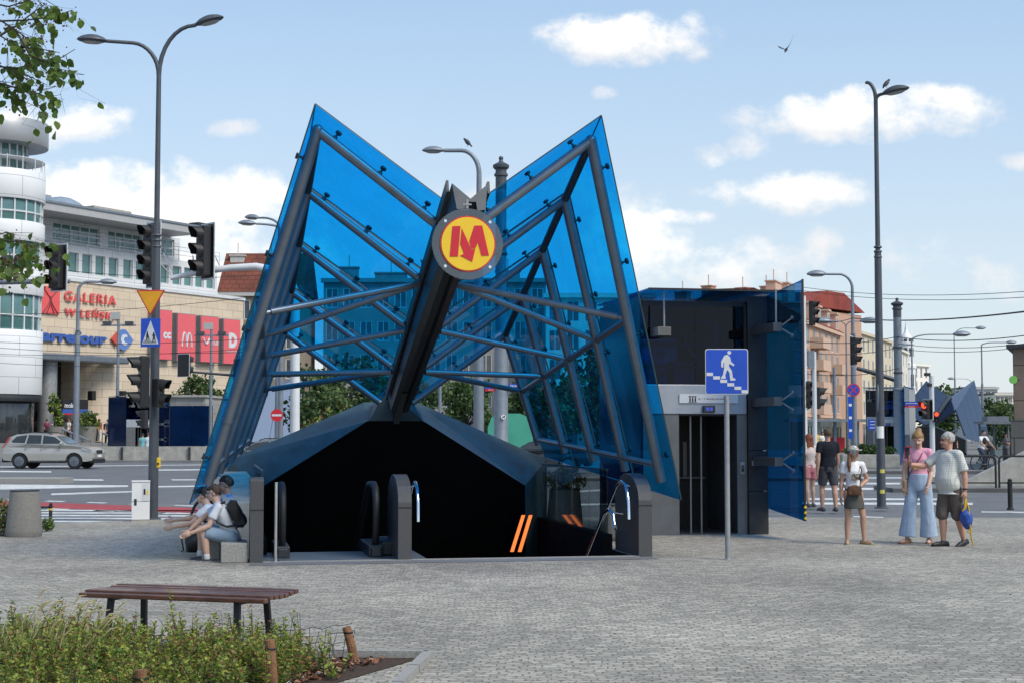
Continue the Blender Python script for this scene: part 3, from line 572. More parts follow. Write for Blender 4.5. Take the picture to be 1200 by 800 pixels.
# ================================================================ lift
M['arm'] = mat('arm_steel', (.13, .13, .125), .45, .4, .15, 4)
def lift(label):
    rt = thing('glass_lift', label, 'lift', gnd(770, 627), AL, 'street lifts with blue glass wings')
    W, D, H = 1.86, 2.7, 3.92
    cab = mat('brushed_dark_steel', (.15, .155, .16), .4, .5, .15, 3); grey = mat('grey_lintel', (.34, .37, .41), .42, .25, .1, 3)
    m = MB(); m.box2((-.22, .02, 0), (.385, D, 1.955)); m.build('left_jamb', grey if False else cab, rt)
    m = MB(); m.box2((1.375, .02, 0), (1.545, D, 1.955)); m.build('right_jamb', cab, rt)
    m = MB(); m.box2((1.55, -.05, 0), (W + .02, D, .70)); m.box2((1.55, -.05, .71), (W + .02, D, 1.36)); m.box2((1.55, -.05, 1.37), (W + .02, D, H - .03)); m.build('corner_column', mat('dark_column_panel', (.045, .047, .05), .4, .6, .15, 4), rt)
    m = MB(); m.box2((-.22, .0, 1.96), (1.54, D, 2.44)); m.build('lintel', grey, rt, bevel=.01)
    m = MB(); m.box2((-.22, .03, 2.45), (.67, .045, 3.72)); m.box2((.675, .03, 2.45), (1.54, .045, 3.72)); m.build('shaft_glazing', M['shaft'], rt)
    m = MB(); m.box2((-.22, .05, 2.44), (1.54, D - .03, 2.46)); m.build('car_roof', M['black'], rt)
    m = MB(); m.box2((-.22, 1.9, 2.46), (.25, 1.95, 3.75)); m.box2((.95, 1.9, 2.46), (1.54, 1.95, 3.75)); m.box2((.25, 1.9, 3.3), (.95, 1.95, 3.75)); m.build('shaft_back', M['black'], rt)
    m = MB(); m.box2((.25, 1.92, 2.46), (.95, 1.93, 3.3)); m.build('back_pane', M['bluefin'], rt)
    for z in (2.75, 3.12, 3.5): m = MB(); m.beam((-.2, .5, z), (1.5, .5, z), .06, .08); m.build('cross_beam', M['dsteel'], rt)
    for x in (.1, 1.2): m = MB(); m.box2((x, .6, 2.46), (x + .06, .66, 3.75)); m.build('guide_rail', M['steel'], rt)
    m = MB(); m.box2((.5, .7, 2.47), (.9, 1.1, 2.85)); m.build('machine', M['steel'], rt, bevel=.02)
    m = MB(); m.tube([(.6, .55, 3.4), (.75, .55, 3.0), (1.05, .55, 2.75)], .012, 6); m.build('cable', M['plate'], rt)
    m = MB(); m.box2((-.22, .025, 3.72), (1.54, D, 3.80)); m.box2((1.50, .0, 2.44), (1.548, .06, 3.75)); m.build('transom', M['black'], rt)
    m = MB(); m.box2((-.26, D - .02, 0), (W, D + .02, 2.4)); m.box2((-.26, .05, 0), (-.225, D, H - .05)); m.box2((W + .025, .25, 0), (W + .05, D, H - .05)); m.build('shaft_cladding', M['bluedark'], rt)
    # doorway: dark car with back wall, ceiling, floor and a handrail
    m = MB(); m.box2((.385, 1.6, 0), (1.375, 1.64, 1.955)); m.box2((.385, .05, 1.93), (1.375, 1.6, 1.955)); m.build('car_wall', M['black'], rt)
    m = MB(); m.box2((.385, .02, 0), (1.375, 1.6, .02)); m.build('car_floor', M['granite'], rt)
    for x in (.60, .78, 1.22):
        m = MB(); m.box2((x, .12, .02), (x + .025, .16, 1.93)); m.build('door_edge', cab, rt)
    m = MB(); m.tube([(.45, 1.5, .88), (1.3, 1.5, .88)], .018, 8); m.build('handrail', M['steel'], rt)
    m = MB(); m.box2((.93, 1.56, .9), (1.0, 1.6, 1.5)); m.build('car_panel', cab, rt)
    m = MB(); m.box2((.385, -.02, 2.14), (1.38, .0, 2.285)); sg = m.build('lift_sign', M['plate'], rt)
    m = MB(); text_into(m, 'A - 1 windy na poziom', V((.70, -.0205, 2.19)), V((1.24, -.0205, 2.19)), V((0, 0, .035)), V((0, -.003, 0)), .0); m.build('lettering', M['sblack'], sg)
    m = MB()
    for x in (.565, .61, .655): m.tube([(x, -.021, 2.165), (x, -.024, 2.22)], .011, 6); m.sph((x, -.022, 2.235), .011, 6)
    for a, b in (((.54, 2.155), (.68, 2.155)), ((.68, 2.155), (.68, 2.25)), ((.68, 2.25), (.54, 2.25)), ((.54, 2.25), (.54, 2.155))): m.beam(V((a[0], -.023, a[1])), V((b[0], -.023, b[1])), .005, .006)
    m.build('pictogram', M['sblack'], sg)
    m = MB(); m.box2((.78, -.06, 1.985), (.98, .0, 2.10)); dsp = m.build('display', M['dsteel'], rt, bevel=.006)
    m = MB(); m.box2((.82, -.064, 2.015), (.87, -.06, 2.07)); m.box2((.885, -.064, 2.015), (.935, -.06, 2.07)); m.build('screen', mat('blue_screen', (.03, .05, .30), .3, emit=.6), dsp)
    m = MB(); m.box2((1.42, .0, .98), (1.50, .02, 1.18)); cp = m.build('call_panel', M['steel'], rt, bevel=.004)
    m = MB(); m.box2((1.438, -.008, 1.02), (1.482, .0, 1.12)); m.build('button_plate', M['black'], cp)
    m = MB(); m.sph((1.46, -.009, 1.085), .011, 6); m.build('button', M['chrome'], cp)
    m = MB(); m.box2((1.60, -.058, 1.12), (1.80, -.05, 1.20)); m.build('info_plate', mat('grey_plate', (.3, .33, .4), .4), rt)
    # glass roof and the side wing held on steel arms
    m = MB(); m.box2((-.3, -.62, H + .0), (2.0, D, H + .02)); m.build('roof_glass', M['bluefin'], rt)
    m = MB(); m.box2((-.3, -.63, H - .005), (2.0, -.61, H + .025)); m.build('roof_edge', M['black'], rt)
    m = MB(); m.prism([V((1.90, .10, .42)), V((1.90, -1.55, .30)), V((1.90, -1.55, 4.02)), V((1.90, .10, 3.90))], (.02, 0, 0)); fin = m.build('glass_wing', M['bluefin'], rt)
    m = MB(); m.box2((1.895, -1.57, .30), (1.925, -1.55, 4.03)); m.build('wing_edge', M['black'], fin)
    m = MB()
    for k in range(3): m.beam((1.896, -1.576, .33 + k * .085), (1.924, -1.576, .36 + k * .085), .008, .03)
    m.build('hazard_tape', M['yellow'], fin)
    for z in (3.32, 2.15, 1.20):
        m = MB(); m.box2((1.62, -1.05, z - .07), (1.76, .0, z + .07)); arm = m.build('arm', M['arm'], rt, bevel=.004)
        m = MB()
        for dy, dz in ((-.15, .14), (-.15, -.14)): m.tube([(1.74, -1.0, z), (1.90, -1.0 + dy, z + dz)], .012, 6); m.tube([(1.875, -1.0 + dy, z + dz), (1.896, -1.0 + dy, z + dz)], .03, 8)
        m.build('spider', M['steel'], arm)
    m = MB(); m.tube([(1.69, -.98, 3.39), (1.69, -.98, H)], .015, 6); m.build('hanger', M['steel'], rt)
    m = MB(); m.box2((-.1, -.45, 3.2), (.12, .0, 3.34)); a2 = m.build('arm', M['arm'], rt, bevel=.004)
    m = MB(); m.tube([(.02, -.4, 3.34), (.02, -.4, H)], .015, 6); m.build('hanger', M['steel'], a2)
    return rt
LIFT = lift('dark street lift with open doorway and blue glass wing right of the stairs')
# ================================================================ underpass sign on a thin post
us = thing('underpass_sign', 'square blue underpass sign with white walking figure on a thin post', 'road sign', gnd(853, 655))
k_ = us.location.y / 1800
m = MB(); m.tube([(0, 0, 0), (0, 0, 2.14)], .034, 12); m.lathe([(.06, 0), (.06, .006), (.035, .012)], 12); m.build('post', M['steel'], us)
m = MB(); q = .285
def rsq(x, z, r): return [V((sx * (x - r) + r * math.cos(a), -.05, sz * (z - r) + r * math.sin(a))) for sx, sz, a0 in ((1, 1, 0), (-1, 1, 90), (-1, -1, 180), (1, -1, 270)) for a in [R(a0 + d) for d in (0, 30, 60, 90)]]
zc = (655 - 436.5) * k_; 
m.prism([p + V((0, .012, zc)) for p in rsq(.282, .298, .03)], (0, .012, 0)); pl = m.build('plate', M['plate'], us)
m = MB(); m.prism([p + V((0, .011, zc)) for p in rsq(.272, .288, .026)], (0, -.003, 0)); m.build('blue_field', M['signblue'], pl)
def sp2(x, y): return V(((x - 616) / 4 * k_, -.0425, zc + (465 - y) / 4 * k_))
m = MB()
for pts in ([(605, 390), (620, 386), (632, 398), (637, 420), (652, 432), (648, 440), (628, 428), (626, 440), (640, 462), (644, 494), (656, 498), (655, 506), (632, 507), (628, 470), (618, 456), (608, 482), (612, 496), (590, 499), (588, 494), (598, 480), (604, 446), (604, 420), (600, 428), (600, 446), (590, 444), (590, 418)],):
    m.prism([sp2(*p) for p in pts], (0, -.003, 0))
m.lathe([(9 / 4 * k_, 0), (9 / 4 * k_, .003)], 16, sp2(628, 377), Matrix.Rotation(PI / 2, 4, 'X'))
for i in range(6):
    x, y = 519 + 33 * i, 470 + i * 16.2; x1 = min(x + 32, 712); x0 = max(x, 521)
    m.prism([sp2(x0, y), sp2(x1, y), sp2(x1, y + 15), sp2(x0, y + 15)], (0, -.003, 0))
m.build('pictogram', M['plate'], pl)
m = MB()
for dz in (.2, -.2): m.box((0, -.01, zc + dz), (.1, .06, .03))
m.build('clip', M['steel'], us)
# ================================================================ street lamps
def luminaire(rt, p, d, L=.55, drop=0, m=None, lens=True):
    """flattened almond head: p neck end, d horizontal unit direction"""
    d = V(d).normalized(); x = d; y = V((0, 0, 1)).cross(x).normalized(); z = x.cross(y)
    Mx = Matrix((x, y, z)).transposed()
    c = V(p) + d * L * .46
    b = MB(); b.lathe([(.02, -.5), (.5, -.44), (.88, -.2), (1, 0), (.93, .25), (.7, .62), (.35, .9), (.02, 1)], 20, c, (Mx @ Matrix.Diagonal(V((L * .5, L * .27, L * .20)))).to_4x4() )
    b.tube([V(p) - d * .1, V(p) + d * .12], .035, 8); h = b.build('lamp_head', m or M['lampgrey'], rt)
    if lens:
        b = MB(); b.lathe([(.01, -.60), (.5, -.56), (.68, -.36), (.66, -.3)], 16, c, (Mx @ Matrix.Diagonal(V((L * .5, L * .27, L * .20)))).to_4x4()); b.build('lamp_glass', M['lampglass'], h)
def lamp(px, py, hgt, arms, label, r0=.095, m=None, L=.55, group='street lamps', Y=None, coll=.62, z0=0.0):
    """arms: list of (direction angle deg in plan, reach, rise, curve kind)"""
    loc = gnd(px, py) if Y is None else V((gx(px, Y), Y, z0)); m = m or M['lampgrey']
    rt = thing('street_lamp', label, 'street lamp', loc, 0, group)
    b = MB(); b.tube([(0, 0, 0), (0, 0, hgt * coll - .15), (0, 0, hgt * coll), (0, 0, hgt * coll + .02), (0, 0, hgt)], [r0, r0 * .78, r0 * .74, r0 * .56, r0 * .46], 14)
    for dz in (-.12, .0, .1): b.lathe([(r0 * .8, 0), (r0 * .92, .012), (r0 * .92, .03), (r0 * .8, .045)], 12, (0, 0, hgt * coll + dz))
    b.lathe([(r0 * 1.6, 0), (r0 * 1.6, .02), (r0 * 1.05, .04)], 14); b.build('pole', m, rt)
    for ang, reach, rise, kind in arms:
        d = V((math.cos(R(ang)), math.sin(R(ang)), 0)); pts = []
        for k in range(9):
            a = PI / 2 * k / 8
            if kind == 0: pts.append(d * reach * .5 * (1 - math.cos(a)) + V((0, 0, rise * math.sin(a))))       # quarter bow then level
            else: pts.append(d * reach * (1 - math.cos(a)) * .95 + V((0, 0, rise * math.sin(a))))
        if kind == 0: pts.append(d * reach + V((0, 0, rise)))
        else: pts.append(d * reach + V((0, 0, rise * 1.02)))
        pts = [q + V((0, 0, hgt - .03)) for q in pts]
        b = MB(); b.tube(pts, [r0 * .46 - (r0 * .12) * k / len(pts) for k in range(len(pts))], 10); b.build('arm', m, rt)
        if kind == 2: continue
        luminaire(rt, pts[-1], (pts[-1] - pts[-2]).normalized() * V((1, 1, .5)), L, 0, m)
    return rt
LP = lamp(179, 608, 8.62, [(196, 1.0, .62, 0), (0, .72, 1.0, 1)], 'tall dark grey lamp post with two curved arms beside the zebra crossing', r0=.1, L=.58)
lamp(1033, 595, 9.1, [(-25, .16, .12, 1), (150, .22, .42, 2)], 'tall dark grey lamp post beside the crossing people on the right', r0=.1, L=.62, group='street lamps')
lamp(561, 590, 8.7, [(180, .95, .62, 0)], 'grey single arm lamp rising behind the glass canopy', r0=.15, L=.62, m=M['lampgrey2'], Y=41, z0=RZ, coll=.8)
lamp(89, 527, 10.2, [(15, 1.2, .55, 0)], 'light grey lamp post standing between the car and the mall', r0=.2, m=M['lampgrey2'], L=1.1, Y=92, z0=0, coll=.75)
lamp(1001, 530, 10.6, [(180, 1.6, .9, 0)], 'light grey lamp post beside the no stopping sign', r0=.2, m=M['lampgrey2'], L=1.3, Y=95, z0=0, coll=.72)
lamp(1070, 524, 9.5, [(0, 3.5, .5, 0)], 'thin lamp post in front of the white spired house', r0=.14, m=M['lampgrey2'], L=1.6, Y=130, z0=0, coll=.6)
lamp(993, 524, 9.9, [(180, 1.1, .5, 0), (0, 1.1, .5, 0)], 'twin arm lamp post in front of the pink apartment house', r0=.12, m=M['lampgrey2'], L=1.6, Y=120, z0=0)
lamp(1120, 520, 11.0, [(0, 2.1, .9, 0)], 'thin lamp post rising behind the far canopy', r0=.1, m=M['lampgrey2'], L=1.1, Y=150, z0=0)
lamp(1152, 522, 10.2, [(0, 2.4, .3, 0)], 'thin lamp post just right of the far canopy', r0=.14, m=M['lampgrey2'], L=1.1, Y=150, z0=0)
lamp(1139, 518, 9.3, [(180, 2.4, .5, 0)], 'small distant lamp post with a short arm left of the pale blocks', r0=.1, m=M['lampgrey2'], L=1.2, Y=230, z0=0)
lamp(325, 530, 14.0, [(150, 1.6, .7, 1), (190, 1.4, .2, 1)], 'grey lamp post with two short arms left of the canopy peak', r0=.17, m=M['lampgrey2'], L=1.1, Y=92, z0=0, coll=.7)
def flood(px, Y, top, label):
    rt = thing('floodlight_pole', label, 'floodlight', V((gx(px, Y), Y, .8)), 0, 'floodlight poles at the mall'); h = hz(top, Y) - .8
    b = MB(); b.tube([(0, 0, 0), (0, 0, h)], [.12, .08], 10); b.build('pole', M['lampgrey2'], rt)
    b = MB(); b.beam((-1.1, 0, h - .5), (1.1, 0, h - .5), .12, .1); b.build('crossbar', M['lampgrey2'], rt)
    for x in (-.7, .7):
        b = MB(); b.box((x, -.1, h - .35), (.5, .3, .18)); b.build('floodlight', M['lampgrey'], rt)
    b = MB(); b.box((-.2, -.05, h + .1), (.6, .2, .45), .2); b.build('panel', M['lampglass'], rt)
flood(137, 97, 372, 'thin pole with floodlights before the sandstone wall'); flood(246.5, 100, 384, 'thin pole with floodlights in front of the red banners')
# ---------------------------------------------------------------- traction masts with turned finials
def mast(px, Y, top, r, label, arm=None):
    rt = thing('traction_mast', label, 'mast', V((gx(px, Y), Y, RZ)), 0, 'grey traction masts'); h = hz(top, Y) - RZ
    b = MB(); b.lathe([(r * 1.25, 0), (r * 1.25, .5), (r * 1.0, .6), (r * .98, h * .45), (r * 1.15, h * .45 + .02), (r * 1.15, h * .45 + .1), (r * .8, h * .45 + .14), (r * .78, h - 1.0)], 18); b.build('shaft', M['lampgrey2'], rt)
    b = MB(); b.lathe([(r * .8, h - 1.0), (r * .8, h - .62), (r * 1.0, h - .6), (r * 1.0, h - .54), (r * .8, h - .5), (r * .8, h - .42), (r * 1.15, h - .36), (r * 1.2, h - .28), (r * .9, h - .24), (r * .35, h - .18), (r * .25, h - .12), (r * .35, h - .08), (r * .3, h - .03), (.01, h)], 18); b.build('finial', M['lampgrey'], rt)
    for z in (h * .55, h * .7):
        b = MB(); b.lathe([(r * .85, 0), (r * .92, .02), (r * .92, .08), (r * .85, .1)], 16, (0, 0, z)); b.build('band', M['lampgrey'], rt)
    return rt
MS1 = mast(587, 45, 183, .205, 'thick grey traction mast with turned finial behind the canopy')
MS2 = mast(1053.5, 78, 349, .26, 'thick grey traction mast with turned finial before the far blue lift')
def post(name, px, Y, top, r, m, label, cat='post', z0=0, group=None, tilt=0):
    rt = thing(name, label, cat, V((gx(px, Y), Y, z0)), 0, group); h = hz(top, Y) - z0
    b = MB(); b.tube([(0, 0, 0), (tilt, 0, h)], [r, r * .92], 14); b.lathe([(r * 1.5, 0), (r * 1.5, .03), (r * 1.02, .06)], 14); b.build('shaft', m, rt); return rt, h
# street name plates and a sticker on the mast
def nameplate(px, py, Y, w, h, txt, sub, label, yaw=0):
    rt = thing('street_sign', label, 'street sign', at(px, py, Y), yaw, 'street name signs')
    b = MB(); b.box((0, 0, h * .16), (w, .03, h * .66)); b.build('blue_plate', M['signblue'], rt)
    b = MB(); b.box((0, 0, -h * .335), (w, .03, h * .32)); b.build('red_plate', M['signred'], rt)
    b = MB(); text_into(b, txt, V((-w * .42, -.0155, h * .04)), V((w * .42, -.0155, h * .04)), V((0, 0, h * .3)), V((0, -.004, 0))); text_into(b, sub, V((-w * .2, -.0155, -h * .41)), V((w * .2, -.0155, -h * .41)), V((0, 0, h * .14)), V((0, -.004, 0))); b.build('lettering', M['white'], rt)
nameplate(575, 453.5, 44.9, .33, .22, 'Targowa', 'Praga', 'blue and red street name plate left of the thick mast')
nameplate(603, 453.5, 44.9, .33, .22, 'Targowa', 'Praga', 'blue and red street name plate right of the thick mast', R(12))
nameplate(1068, 473.5, 77.6, .72, .3, 'Jagiellońska', 'Praga', 'blue and red street name plate on the far mast')
sk = thing('sticker', 'round white no dogs sticker on the thick mast', 'sticker', at(590, 488, 44.76)); b = MB(); b.lathe([(.07, 0), (.07, .004)], 20, (0, 0, 0), Matrix.Rotation(PI / 2, 4, 'X')); b.build('disc', M['white'], sk)
b = MB(); b.box((.0, -.006, 0), (.07, .004, .025)); b.box((.025, -.006, .02), (.03, .004, .03)); b.box((-.02, -.006, -.02), (.012, .004, .03)); b.box((.02, -.006, -.02), (.012, .004, .03)); b.build('pictogram', M['sblack'], sk)
# ================================================================ traffic lights
def signal(px, py, Y, hpx, n, yaw, label, lit=None, plate=True, w=.30):
    """n-section head centred on the pixel, hpx tall in the photo"""
    h = hpx / F * Y; s_ = h / (n + (.22 if plate else .05)); rt = thing('traffic_light', label, 'traffic light', at(px, py, Y), yaw, 'traffic lights')
    w_ = s_ * .95; bx = MB(); bx.box((0, .08 * s_ / .3, 0), (w_, .16 * s_ / .3, n * s_)); bx.build('housing', M['sblack'], rt, bevel=.02 * s_ / .3)
    for i in range(n):
        z = (n - 1) * s_ / 2 - i * s_; b = MB(); b.lathe([(.40 * s_, 0), (.38 * s_, .02), (.2 * s_, .05)], 18, (0, 0.0, z), Matrix.Rotation(PI / 2, 4, 'X')); b.build('lens', M['redlit'] if lit == i else M['lens'], rt)
        b = MB(); ro, L_ = .45 * s_, .72 * s_
        vs = []; K = 14
        for k in range(K + 1):
            a = R(-25 + 230 * k / K); ln = L_ * (.55 + .45 * max(0, math.sin(a))); c_, s2 = math.cos(a), math.sin(a)
            vs += [V((ro * c_, 0, z + ro * s2)), V((ro * .93 * c_, -ln, z + ro * .93 * s2)), V((ro * .9 * c_, -ln, z + ro * .9 * s2)), V((ro * .94 * c_, 0, z + ro * .94 * s2))]
        b.add(vs, [(4 * k + j, 4 * k + (j + 1) % 4, 4 * k + 4 + (j + 1) % 4, 4 * k + 4 + j) for k in range(K) for j in range(4)] + [(3, 2, 1, 0), (4 * K, 4 * K + 1, 4 * K + 2, 4 * K + 3)]); b.build('visor', M['sblack'], rt)
    if plate:
        b = MB(); b.box((0, .17 * s_ / .3, 0), (w_ * 1.55, .015, n * s_ * 1.10)); b.build('backplate', M['sblack'], rt)
        b = MB()
        for dx in (-1, 1): b.box((dx * w_ * .775, .166 * s_ / .3, 0), (.028 * s_ / .3, .02, n * s_ * 1.10))
        for dz in (-1, 1): b.box((0, .166 * s_ / .3, dz * n * s_ * .55), (w_ * 1.55 + .02, .02, .028 * s_ / .3))
        b.build('white_border', M['plate'], rt)
    return rt
signal(163, 447, 29.1, 62, 3, R(-68), 'three lens traffic light strapped to the double lamp post', plate=False)
signal(62.5, 313, 42, 54, 3, R(-28), 'traffic light hanging from the arm beside the round white tower')
signal(172, 298, 41.5, 74, 4, R(-40), 'four lens traffic light seen behind the double lamp post')
signal(234, 294, 41, 64, 3, R(-48), 'traffic light with white edged backplate on the curved arm')
signal(219.5, 428, 75, 26, 2, R(150), 'small traffic light turned away on an arm before the banners')
signal(283, 434, 75, 28, 2, R(140), 'traffic light half hidden by the left canopy leg', plate=False)
signal(954, 367, 60, 29, 3, R(60), 'traffic light high on the white pole beside the blue glass wing', plate=False)
signal(1003.5, 411, 79, 34, 3, R(65), 'traffic light hanging from the arm left of the tall lamp post')
signal(948, 462, 60, 34, 3, R(35), 'low traffic light on the white pole beside the blue glass wing')
signal(961, 466, 58, 26, 2, R(80), 'smaller pedestrian signal right of the low traffic light', plate=False)
signal(1083, 479.5, 58, 24, 2, R(-60), 'lit red traffic light on the white post before the far canopy', lit=0)
signal(1097.5, 488, 58, 13, 2, R(-10), 'small lit red pedestrian signal on the white post', lit=0, plate=False)
# pedestrian heads on the near lamp post
for px, py, Y, hp, yaw, lab in ((189.5, 460, 29.3, 34, R(75), 'black pedestrian signal box on the right of the double lamp post'), (166.5, 491, 36, 22, R(-100), 'small black pedestrian signal low behind the double lamp post')):
    signal(px, py, Y, hp, 2, yaw, lab, plate=False)
# brackets of the strapped light, and masts
def arm_thing(pts, r, label, m=None, Y=None):
    p0 = V(pts[0]); rt = thing('signal_mast', label, 'signal mast', (p0.x, p0.y, RZ), 0, 'signal masts'); b = MB(); b.tube([V(p) - V((p0.x, p0.y, RZ)) for p in pts], r, 12); b.build('tube', m or M['lampgrey2'], rt); return rt
q = 41.2; c0 = at(346, 515, q)
am = arm_thing([V((c0.x, q, RZ)), at(346, 345, q), at(340, 326, q), at(322, 317, q), at(300, 312.5, q), at(270, 314, q), at(235, 319, q), at(200, 326, q)], [.13, .125, .12, .11, .10, .09, .075, .065], 'thick white mast whose curved arm carries two traffic lights', M['plate'])
for a_, c_ in (((191, 297), (206, 324)), ((189, 310), (203, 325)), ((245, 283), (259, 316)), ((243, 306), (252, 318)), ((226, 300), (229, 320))): b = MB(); b.tube([at(*a_, q), at(*c_, q)], .014, 6); b.build('bracket', M['steel'], am, world=True)
q = 42.2; c0 = V((gx(-60, q), q, RZ))
am = arm_thing([c0, at(-60, 345, q), at(-55, 333, q), at(-40, 329.5, q), at(0, 330.5, q), at(82, 330, q)], [.13, .12, .11, .1, .08, .06], 'signal mast arm reaching in from the left by the round tower')
q = 75.3; c0 = V((gx(286, q), q, RZ))
am = arm_thing([c0, at(286, 441, q), at(281, 440, q), at(213, 434.5, q)], [.11, .1, .07, .05], 'dark mast with a thin arm for the small traffic light', M['lampgrey'])
q = 79.2; c0 = at(1053, 446, q)
am = arm_thing([V((c0.x, q + .2, RZ)), V((c0.x, q + .2, c0.z)), c0, at(1025, 437, q), at(1004, 431, q)], [.2, .2, .12, .12, .1], 'sloping arm fixed to the far grey mast', M['lampgrey'])
P1, h1 = post('white_pole', 943.5, 60, 347, .095, M['plate'], 'taller white pole right beside the blue glass wing', 'pole', 0, 'white signal poles')
P2, h2 = post('white_pole', 955, 57, 412, .085, M['plate'], 'shorter white pole with a grey box on top', 'pole', 0, 'white signal poles')
b = MB(); b.box((-.13, -.05, h2 - .3), (.22, .2, .65)); b.build('grey_box', M['lampgrey2'], P2)
P3, h3 = post('white_pole', 1092.5, 58.2, 440, .1, M['plate'], 'white post with cameras and lit red signals', 'pole', 0, 'white signal poles')
b = MB(); b.box((-.18, -.1, h3 + .05), (.22, .12, .12), .4); b.box((-.1, -.1, h3 - .35), (.14, .12, .12), .4); b.build('camera_box', M['sblack'], P3)
post('grey_pole', 328.5, 60, 400, .11, M['lampgrey2'], 'grey pole carrying the round no entry sign', 'pole')
post('thin_pole', 515.5, 62, 440, .07, M['lampgrey2'], 'slim pale pole behind the canopy left of the masts', 'pole')
post('thin_pole', 978.5, 110, 430, .12, M['lampgrey2'], 'slim grey pole before the pink apartment house', 'pole')
# ---------------------------------------------------------------- road signs
def rsign(name, px, py, Y, label, yaw=0): return thing(name, label, 'road sign', at(px, py, Y), yaw)
def ngon(r, n, a0, y=0): return [V((r * math.cos(R(a0 + 360 * k / n)), y, r * math.sin(R(a0 + 360 * k / n)))) for k in range(n)]
rs = rsign('yield_sign', 177.5, 350.5, 29.2, 'yellow yield triangle with red rim on the double lamp post', R(-8)); rr = .33
b = MB(); b.prism(ngon(rr, 3, 270, -.04), (0, -.012, 0)); b.build('red_rim', M['signred'], rs, bevel=.004); b = MB(); b.prism(ngon(rr * .86, 3, 270, -.0525), (0, -.004, 0)); b.build('yellow_field', mat('yield_amber', (.75, .34, .01), .45), rs)
b = MB(); b.box((0, 0, .1), (.2, .1, .03)); b.box((0, 0, -.12), (.08, .1, .03)); b.build('clip', M['steel'], rs)
rs = rsign('crossing_sign', 177.5, 390, 29.2, 'square blue crossing sign with white triangle on the double lamp post', R(-8)); hw, hh = .195, .27
b = MB(); b.prism([V((sx * hw, -.04, sz * hh)) for sx, sz in ((-1, -1), (1, -1), (1, 1), (-1, 1))], (0, -.012, 0)); b.build('blue_plate', M['signblue'], rs, bevel=.004)
b = MB(); b.prism([V((-.165, -.0525, -.215)), V((.165, -.0525, -.215)), V((0, -.0525, .235))], (0, -.004, 0)); b.build('white_triangle', M['plate'], rs)
b = MB(); Q = lambda pts: b.prism([V((x / 100, -.057, z / 100)) for x, z in pts], (0, -.003, 0))
Q([(-14, -19), (12, -19), (12, -17.5), (-14, -17.5)]); Q([(-12, -15.5), (1, -15.5), (1, -14.3), (-12, -14.3)])
Q([(4, -17), (6, -17), (7.4, -10), (9.5, -16), (11, -16), (8.2, -4), (9.8, -7), (10.4, -6), (8, -2), (5.4, -2), (3.6, -6.5), (4.6, -7), (6, -4.6), (5.4, -9)]); Q([(5.6, -1.4), (7.8, -1.4), (7.8, 1), (5.6, 1)])
Q([(-8, -14), (-6, -14), (-5, -8), (-3, -13), (-1.4, -13), (-4, -3), (-5, 0), (-7.2, 0), (-8, -6)]); Q([(-6.8, .6), (-4.8, .6), (-4.8, 2.8), (-6.8, 2.8)])
b.build('pictogram', M['sblack'], rs)
b = MB(); b.box((0, 0, .15), (.2, .1, .03)); b.box((0, 0, -.15), (.2, .1, .03)); b.build('clip', M['steel'], rs)
def disc(mb, r, y, th=.01, n=32): mb.lathe([(r, 0), (r, th)], n, (0, y, 0), Matrix.Rotation(PI / 2, 4, 'X')); return mb
rs = rsign('no_entry_sign', 324.5, 486, 59.7, 'round red no entry sign seen under the canopy'); b = disc(MB(), .24, -.02); b.build('red_disc', M['signred'], rs); b = MB(); b.box((0, -.034, 0), (.38, .004, .08)); b.build('white_bar', M['plate'], rs)
rs = rsign('no_stopping_sign', 1000, 456.5, 94.6, 'round blue no stopping sign with red cross and rim', 0); b = disc(MB(), .40, -.02, .02); b.build('red_rim', M['signred'], rs); b = disc(MB(), .33, -.042, .006); b.build('blue_field', M['signblue'], rs)
b = MB(); b.box((0, -.052, 0), (.64, .006, .06), 0, Matrix.Rotation(R(45), 4, 'Y')); b.box((0, -.055, 0), (.64, .006, .06), 0, Matrix.Rotation(R(-45), 4, 'Y')); b.build('cross', M['signred'], rs)
rs = rsign('round_sign', 1027.5, 466, 33.4, 'round grey sign back strapped to the right lamp post', R(80)); b = disc(MB(), .30, -.02, .012); b.build('disc', M['lampgrey2'], rs)
rs = rsign('square_sign', 1025, 497, 33.4, 'small grey square sign back on the right lamp post', R(80)); b = MB(); b.box((0, -.02, 0), (.3, .012, .33)); b.build('plate', M['lampgrey2'], rs)
for px, py, Y, w_, h_, lab in ((1024, 497, 74, .55, .5, 'blue tourist sign on a thin post by the far lift'), (996.5, 489, 94.5, .25, 2.6, 'tall narrow blue parking panel under the no stopping sign')):
    rs = rsign('info_sign', px, py, Y, lab); b = MB(); b.box((0, 0, 0), (w_, .03, h_)); b.build('plate', M['signblue'], rs)
    b = MB()
    for k in range(3): b.box((0, -.017, h_ * (.3 - .3 * k)), (w_ * .7, .004, h_ * .06))
    b.build('lettering', M['white'], rs)
    b = MB(); b.tube([(0, .03, -py * 0 - hz(py, Y)), (0, .03, h_ * .6)], .035, 8); b.build('post', M['lampgrey2'], rs)
